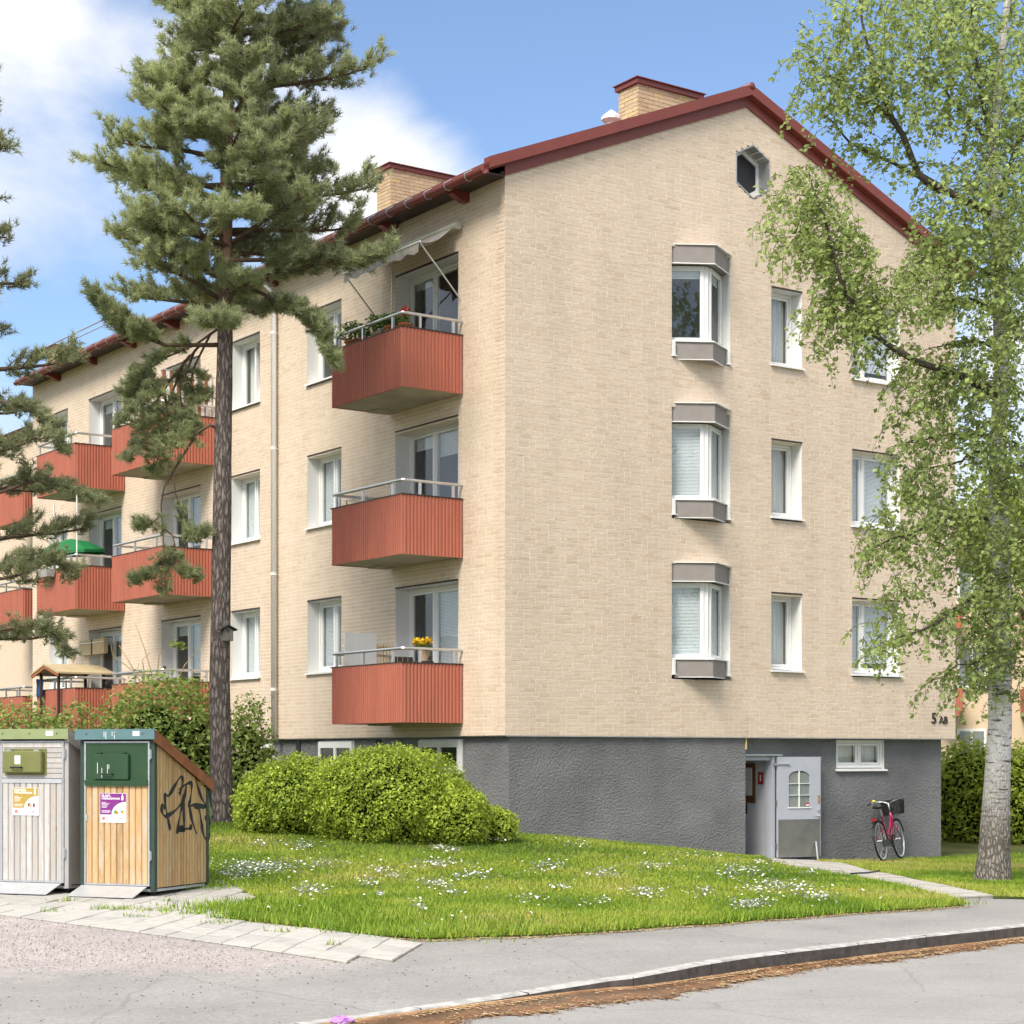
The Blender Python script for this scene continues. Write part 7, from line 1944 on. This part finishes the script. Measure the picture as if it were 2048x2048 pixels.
def vnoise(x, y, s, seed):
    r = np.random.default_rng(seed); g = r.random((64, 64)); X = x / s; Y = y / s; i = np.floor(X).astype(int); j = np.floor(Y).astype(int); fx = X - i; fy = Y - j; fx = fx * fx * (3 - 2 * fx); fy = fy * fy * (3 - 2 * fy)
    a = g[i % 64, j % 64]; b = g[(i + 1) % 64, j % 64]; c = g[i % 64, (j + 1) % 64]; d = g[(i + 1) % 64, (j + 1) % 64]
    return (a * (1 - fx) + b * fx) * (1 - fy) + (c * (1 - fx) + d * fx) * fy
def in_house(x, y):
    lx = (x - HC.x) * EG.x + (y - HC.y) * EG.y; ly = (x - HC.x) * EL.x + (y - HC.y) * EL.y
    return (lx > .05) & (ly > .05)
def grass(name, label, poly, boxes, dry, hmul=1.0):
    X, Y = [], []
    for x0, x1, y0, y1, dens in boxes:
        n = int((x1 - x0) * (y1 - y0) * dens); x = rng.uniform(x0, x1, n); y = rng.uniform(y0, y1, n)
        k = in_poly(x, y, poly) & ~in_house(x, y) & (np.abs(x / np.maximum(y, 1)) < .38); X.append(x[k]); Y.append(y[k])
    x = np.concatenate(X); y = np.concatenate(Y); n = len(x)
    big = vnoise(x, y, 1.7, 1) * .6 + vnoise(x, y, .6, 2) * .4
    d, _ = dist_line(x, y, [tuple(p[:2]) for p in poly] + [tuple(poly[0][:2])])
    tall = np.clip(vnoise(x, y, 1.1, 5) - .45, 0, 1)
    hgt = (.018 + .035 * rng.random(n) ** 1.5 + .05 * tall * rng.random(n)) * hmul * (1 + .6 * np.exp(-d / .12))
    yel = np.clip(dry(x, y) + (big - .5) * 1.05 + rng.normal(0, .15, n), 0, 1)
    a = rng.random(n) * 6.283; wd = .004 + .004 * rng.random(n); ln = rng.normal(0, .85, n)
    z = HN(x, y) + .028
    B = np.stack([x, y, z], 1); S = np.stack([np.cos(a) * wd, np.sin(a) * wd, np.zeros(n)], 1)
    T = B + np.stack([-np.sin(a) * ln * hgt, np.cos(a) * ln * hgt, hgt], 1)
    V = np.stack([B - S, B + S, T], 1).reshape(-1, 3)
    return tag(np_mesh(name, V, np.arange(3 * n).reshape(-1, 3), M['grass'], np.repeat(yel, 3)), label, 'grass', kind='stuff'), n
def dry_main(x, y):
    r = np.full(x.shape, .36)
    for cx, cy, rr, k in ((-.2, 18.6, .9, .3), (.6, 17.9, .9, .25), (1.6, 19.2, .8, .25), (-1.0, 18.4, .7, .2), (3.8, 22.3, 1.0, .3), (-4.0, 27.5, 1.2, .3), (-1.5, 25.5, 1.3, .12)): r = r + k * np.exp(-((x - cx) ** 2 + (y - cy) ** 2) / rr ** 2)
    return r
_, ng = grass('grass', 'short green lawn grass between pavement and house', LAWN_POLY, [(-4, 6, 16, 22, 3000), (-5, 6, 22, 27, 1700), (-6, 6, 27, 36, 900), (-14, -3, 23, 36, 350), (-14, -3, 36, 50, 120)], dry_main)
_, ng2 = grass('grass', 'drier grass on the right of the flagged path round the birch', LAWN_R, [(4.5, 9, 21, 27, 2400), (9, 12, 24, 30, 900), (4.5, 13, 27, 37.5, 1100), (7, 18, 37, 56, 280)], lambda x, y: np.where((y < 36), .52 + .22 * np.exp(-((x - 6.8) ** 2 + (y - 31) ** 2) / 10) + .2 * np.exp(-np.abs(y - 22.4) / .8), .38) - .35 * np.exp(-((x - 6.9) ** 2 + (y - 27) ** 2) / 5))
# weeds in the joints of the paving
X, Y = [], []
for u, v, r, n in ((228, 1822, .16, 130), (318, 1826, .10, 60), (130, 1805, .06, 30), (385, 1832, .10, 60), (470, 1840, .14, 110), (340, 1806, .05, 25), (440, 1850, .12, 50), (270, 1838, .08, 30), (100, 1826, .06, 20), (560, 1868, .07, 24), (660, 1895, .05, 16)):
    p = G(u, v); X.append(rng.normal(p.x, r, n)); Y.append(rng.normal(p.y, r * .5, n))
x = np.concatenate(X); y = np.concatenate(Y); n = len(x); a = rng.random(n) * 6.28; h_ = .03 + .05 * rng.random(n); B = np.stack([x, y, HN(x, y) + .015], 1); S = np.stack([np.cos(a), np.sin(a), a * 0], 1) * .006; T = B + np.stack([-np.sin(a) * h_ * .5, np.cos(a) * h_ * .5, h_], 1)
tag(np_mesh('weeds', np.stack([B - S, B + S, T], 1).reshape(-1, 3), np.arange(3 * n).reshape(-1, 3), M['grass'], np.repeat(np.clip(.3 + .15 * rng.normal(0, 1, n), 0, 1), 3)), 'small weeds growing in the joints of the forecourt paving', 'weeds', kind='stuff')
# tall seed stalks and leafy tufts along the lawn edge
X, Y = [], []
for (ax, ay), (bx_, by) in zip(LAWN_EDGE[:-1], LAWN_EDGE[1:]):
    n = int(math.dist((ax, ay), (bx_, by)) * 260); t = rng.random(n); X.append(ax + (bx_ - ax) * t + rng.normal(0, .12, n)); Y.append(ay + (by - ay) * t + .02 + np.abs(rng.normal(0, .12, n)))
for u, v, r, n in ((500, 1820, .35, 1500), (600, 1830, .35, 1200), (820, 1850, .35, 900), (900, 1865, .4, 900), (700, 1840, .3, 600), (430, 1775, .25, 500), (470, 1660, .5, 900), (1000, 1850, .4, 500)): p = G(u, v); X.append(rng.normal(p.x, r, n)); Y.append(rng.normal(p.y, r, n))
x = np.concatenate(X); y = np.concatenate(Y); k = dist_line(x, y, LAWN_EDGE)[0] < 6; x, y = x[k], y[k]; n = len(x); a = rng.random(n) * 6.28; h_ = .03 + .10 * rng.random(n) ** 2; B = np.stack([x, y, HN(x, y) + .028], 1); S = np.stack([np.cos(a), np.sin(a), a * 0], 1) * .008; T = B + np.stack([-np.sin(a) * h_ * .6, np.cos(a) * h_ * .6, h_], 1)
tag(np_mesh('tall_grass', np.stack([B - S, B + S, T], 1).reshape(-1, 3), np.arange(3 * n).reshape(-1, 3), M['grass'], np.repeat(np.clip(.28 + .16 * rng.normal(0, 1, n), 0, 1), 3)), 'longer tufts of grass along the front edge of the lawn', 'grass', kind='stuff')
# daisies in drifts
X, Y = [], []
for u, v, ru, rv, n in ((520, 1748, 95, 12, 620), (650, 1742, 50, 8, 160), (470, 1765, 40, 8, 130), (620, 1796, 40, 8, 170), (600, 1700, 40, 5, 80), (520, 1700, 25, 5, 60), (600, 1708, 20, 4, 50), (880, 1708, 30, 6, 80), (905, 1716, 25, 4, 60), (760, 1688, 20, 3, 30), (870, 1740, 55, 7, 190), (760, 1755, 20, 6, 60), (735, 1780, 22, 8, 80), (790, 1768, 20, 5, 40), (870, 1783, 40, 7, 160), (950, 1765, 40, 8, 130), (760, 1805, 12, 4, 30), (905, 1800, 25, 6, 40), (1090, 1745, 40, 9, 170), (1150, 1700, 30, 5, 60), (1210, 1760, 40, 9, 150), (1290, 1800, 40, 8, 170), (1310, 1745, 50, 6, 130), (1480, 1755, 70, 12, 330), (1560, 1790, 90, 14, 420), (1500, 1826, 38, 8, 190), (1400, 1800, 30, 8, 80), (1640, 1810, 40, 7, 110), (1340, 1690, 30, 5, 60), (1620, 1760, 25, 4, 40), (1000, 1690, 30, 4, 40), (1120, 1790, 25, 6, 50), (840, 1834, 14, 4, 26), (830, 1824, 14, 4, 20), (1400, 1722, 50, 5, 70), (1530, 1736, 25, 4, 50), (1050, 1810, 40, 8, 60), (1190, 1820, 40, 8, 60)):
    for _ in range(int(n * 1.0)):
        p_u, p_v = u + rng.normal(0, ru * .55), v + rng.normal(0, rv * .65)
        if p_v < 1675: continue
        X.append(p_u); Y.append(p_v)
U_, V_ = np.array(X), np.array(Y)
# to ground: interpolate instead of solving each ray
yy_ = np.full(U_.shape, 22.0)
for _ in range(40): yy_ = .5 * yy_ + .5 * np.minimum(F * (EYE - HN((U_ - U0) / F * yy_, yy_)) / (V_ - V0), 60)
x = (U_ - U0) / F * yy_; y = yy_
k = in_poly(x, y, LAWN_POLY) & ~in_house(x, y); x, y = x[k], y[k]
sc = rng.uniform(-12, 7, 900), rng.uniform(17, 30, 900); k = in_poly(sc[0], sc[1], LAWN_POLY) & ~in_house(*sc); x = np.concatenate([x, sc[0][k]]); y = np.concatenate([y, sc[1][k]])
sr = rng.uniform(7, 14, 260), rng.uniform(38, 52, 260); k = in_poly(sr[0], sr[1], LAWN_R) & ~in_house(*sr); x = np.concatenate([x, sr[0][k]]); y = np.concatenate([y, sr[1][k]])
n = len(x); h_ = .05 + .05 * rng.random(n); r = .010 + .008 * rng.random(n)
tilt = rng.normal(0, .35, (n, 2)); C = np.stack([x, y, HN(x, y) + .03 + h_], 1)
e1 = np.stack([np.ones(n), np.zeros(n), tilt[:, 0]], 1); e2 = np.stack([np.zeros(n), np.ones(n), tilt[:, 1] - .25], 1)
V6 = [C + (e1 * math.cos(a) + e2 * math.sin(a)) * r[:, None] for a in np.linspace(0, 2 * math.pi, 7)[:-1]]; V = np.stack(V6, 1).reshape(-1, 3)
M['daisy'] = mat('daisy', (.82, .82, .80), .7, var=.03)
tag(np_mesh('daisies', V, np.arange(6 * n).reshape(-1, 6), M['daisy']), 'white daisies scattered in drifts over the lawn', 'flowers', kind='stuff')
m_n = 70; k = rng.integers(0, n, m_n); xs_ = x[k] + rng.normal(0, .3, m_n); ys_ = y[k] + rng.normal(0, .3, m_n); kk_ = in_poly(xs_, ys_, LAWN_POLY); xs_, ys_ = xs_[kk_], ys_[kk_]; m_n = len(xs_)
C = np.stack([xs_, ys_, HN(xs_, ys_) + .07], 1); V = np.stack([C + np.array([math.cos(a), math.sin(a), .3 * math.sin(a)]) * .012 for a in np.linspace(0, 2 * math.pi, 7)[:-1]], 1).reshape(-1, 3)
tag(np_mesh('buttercups', V, np.arange(6 * m_n).reshape(-1, 6), M['petal_yellow']), 'small yellow buttercups among the daisies', 'flowers', kind='stuff')
print('tufts', npn, 'birch leaves', nb_, 'grass', ng, ng2)
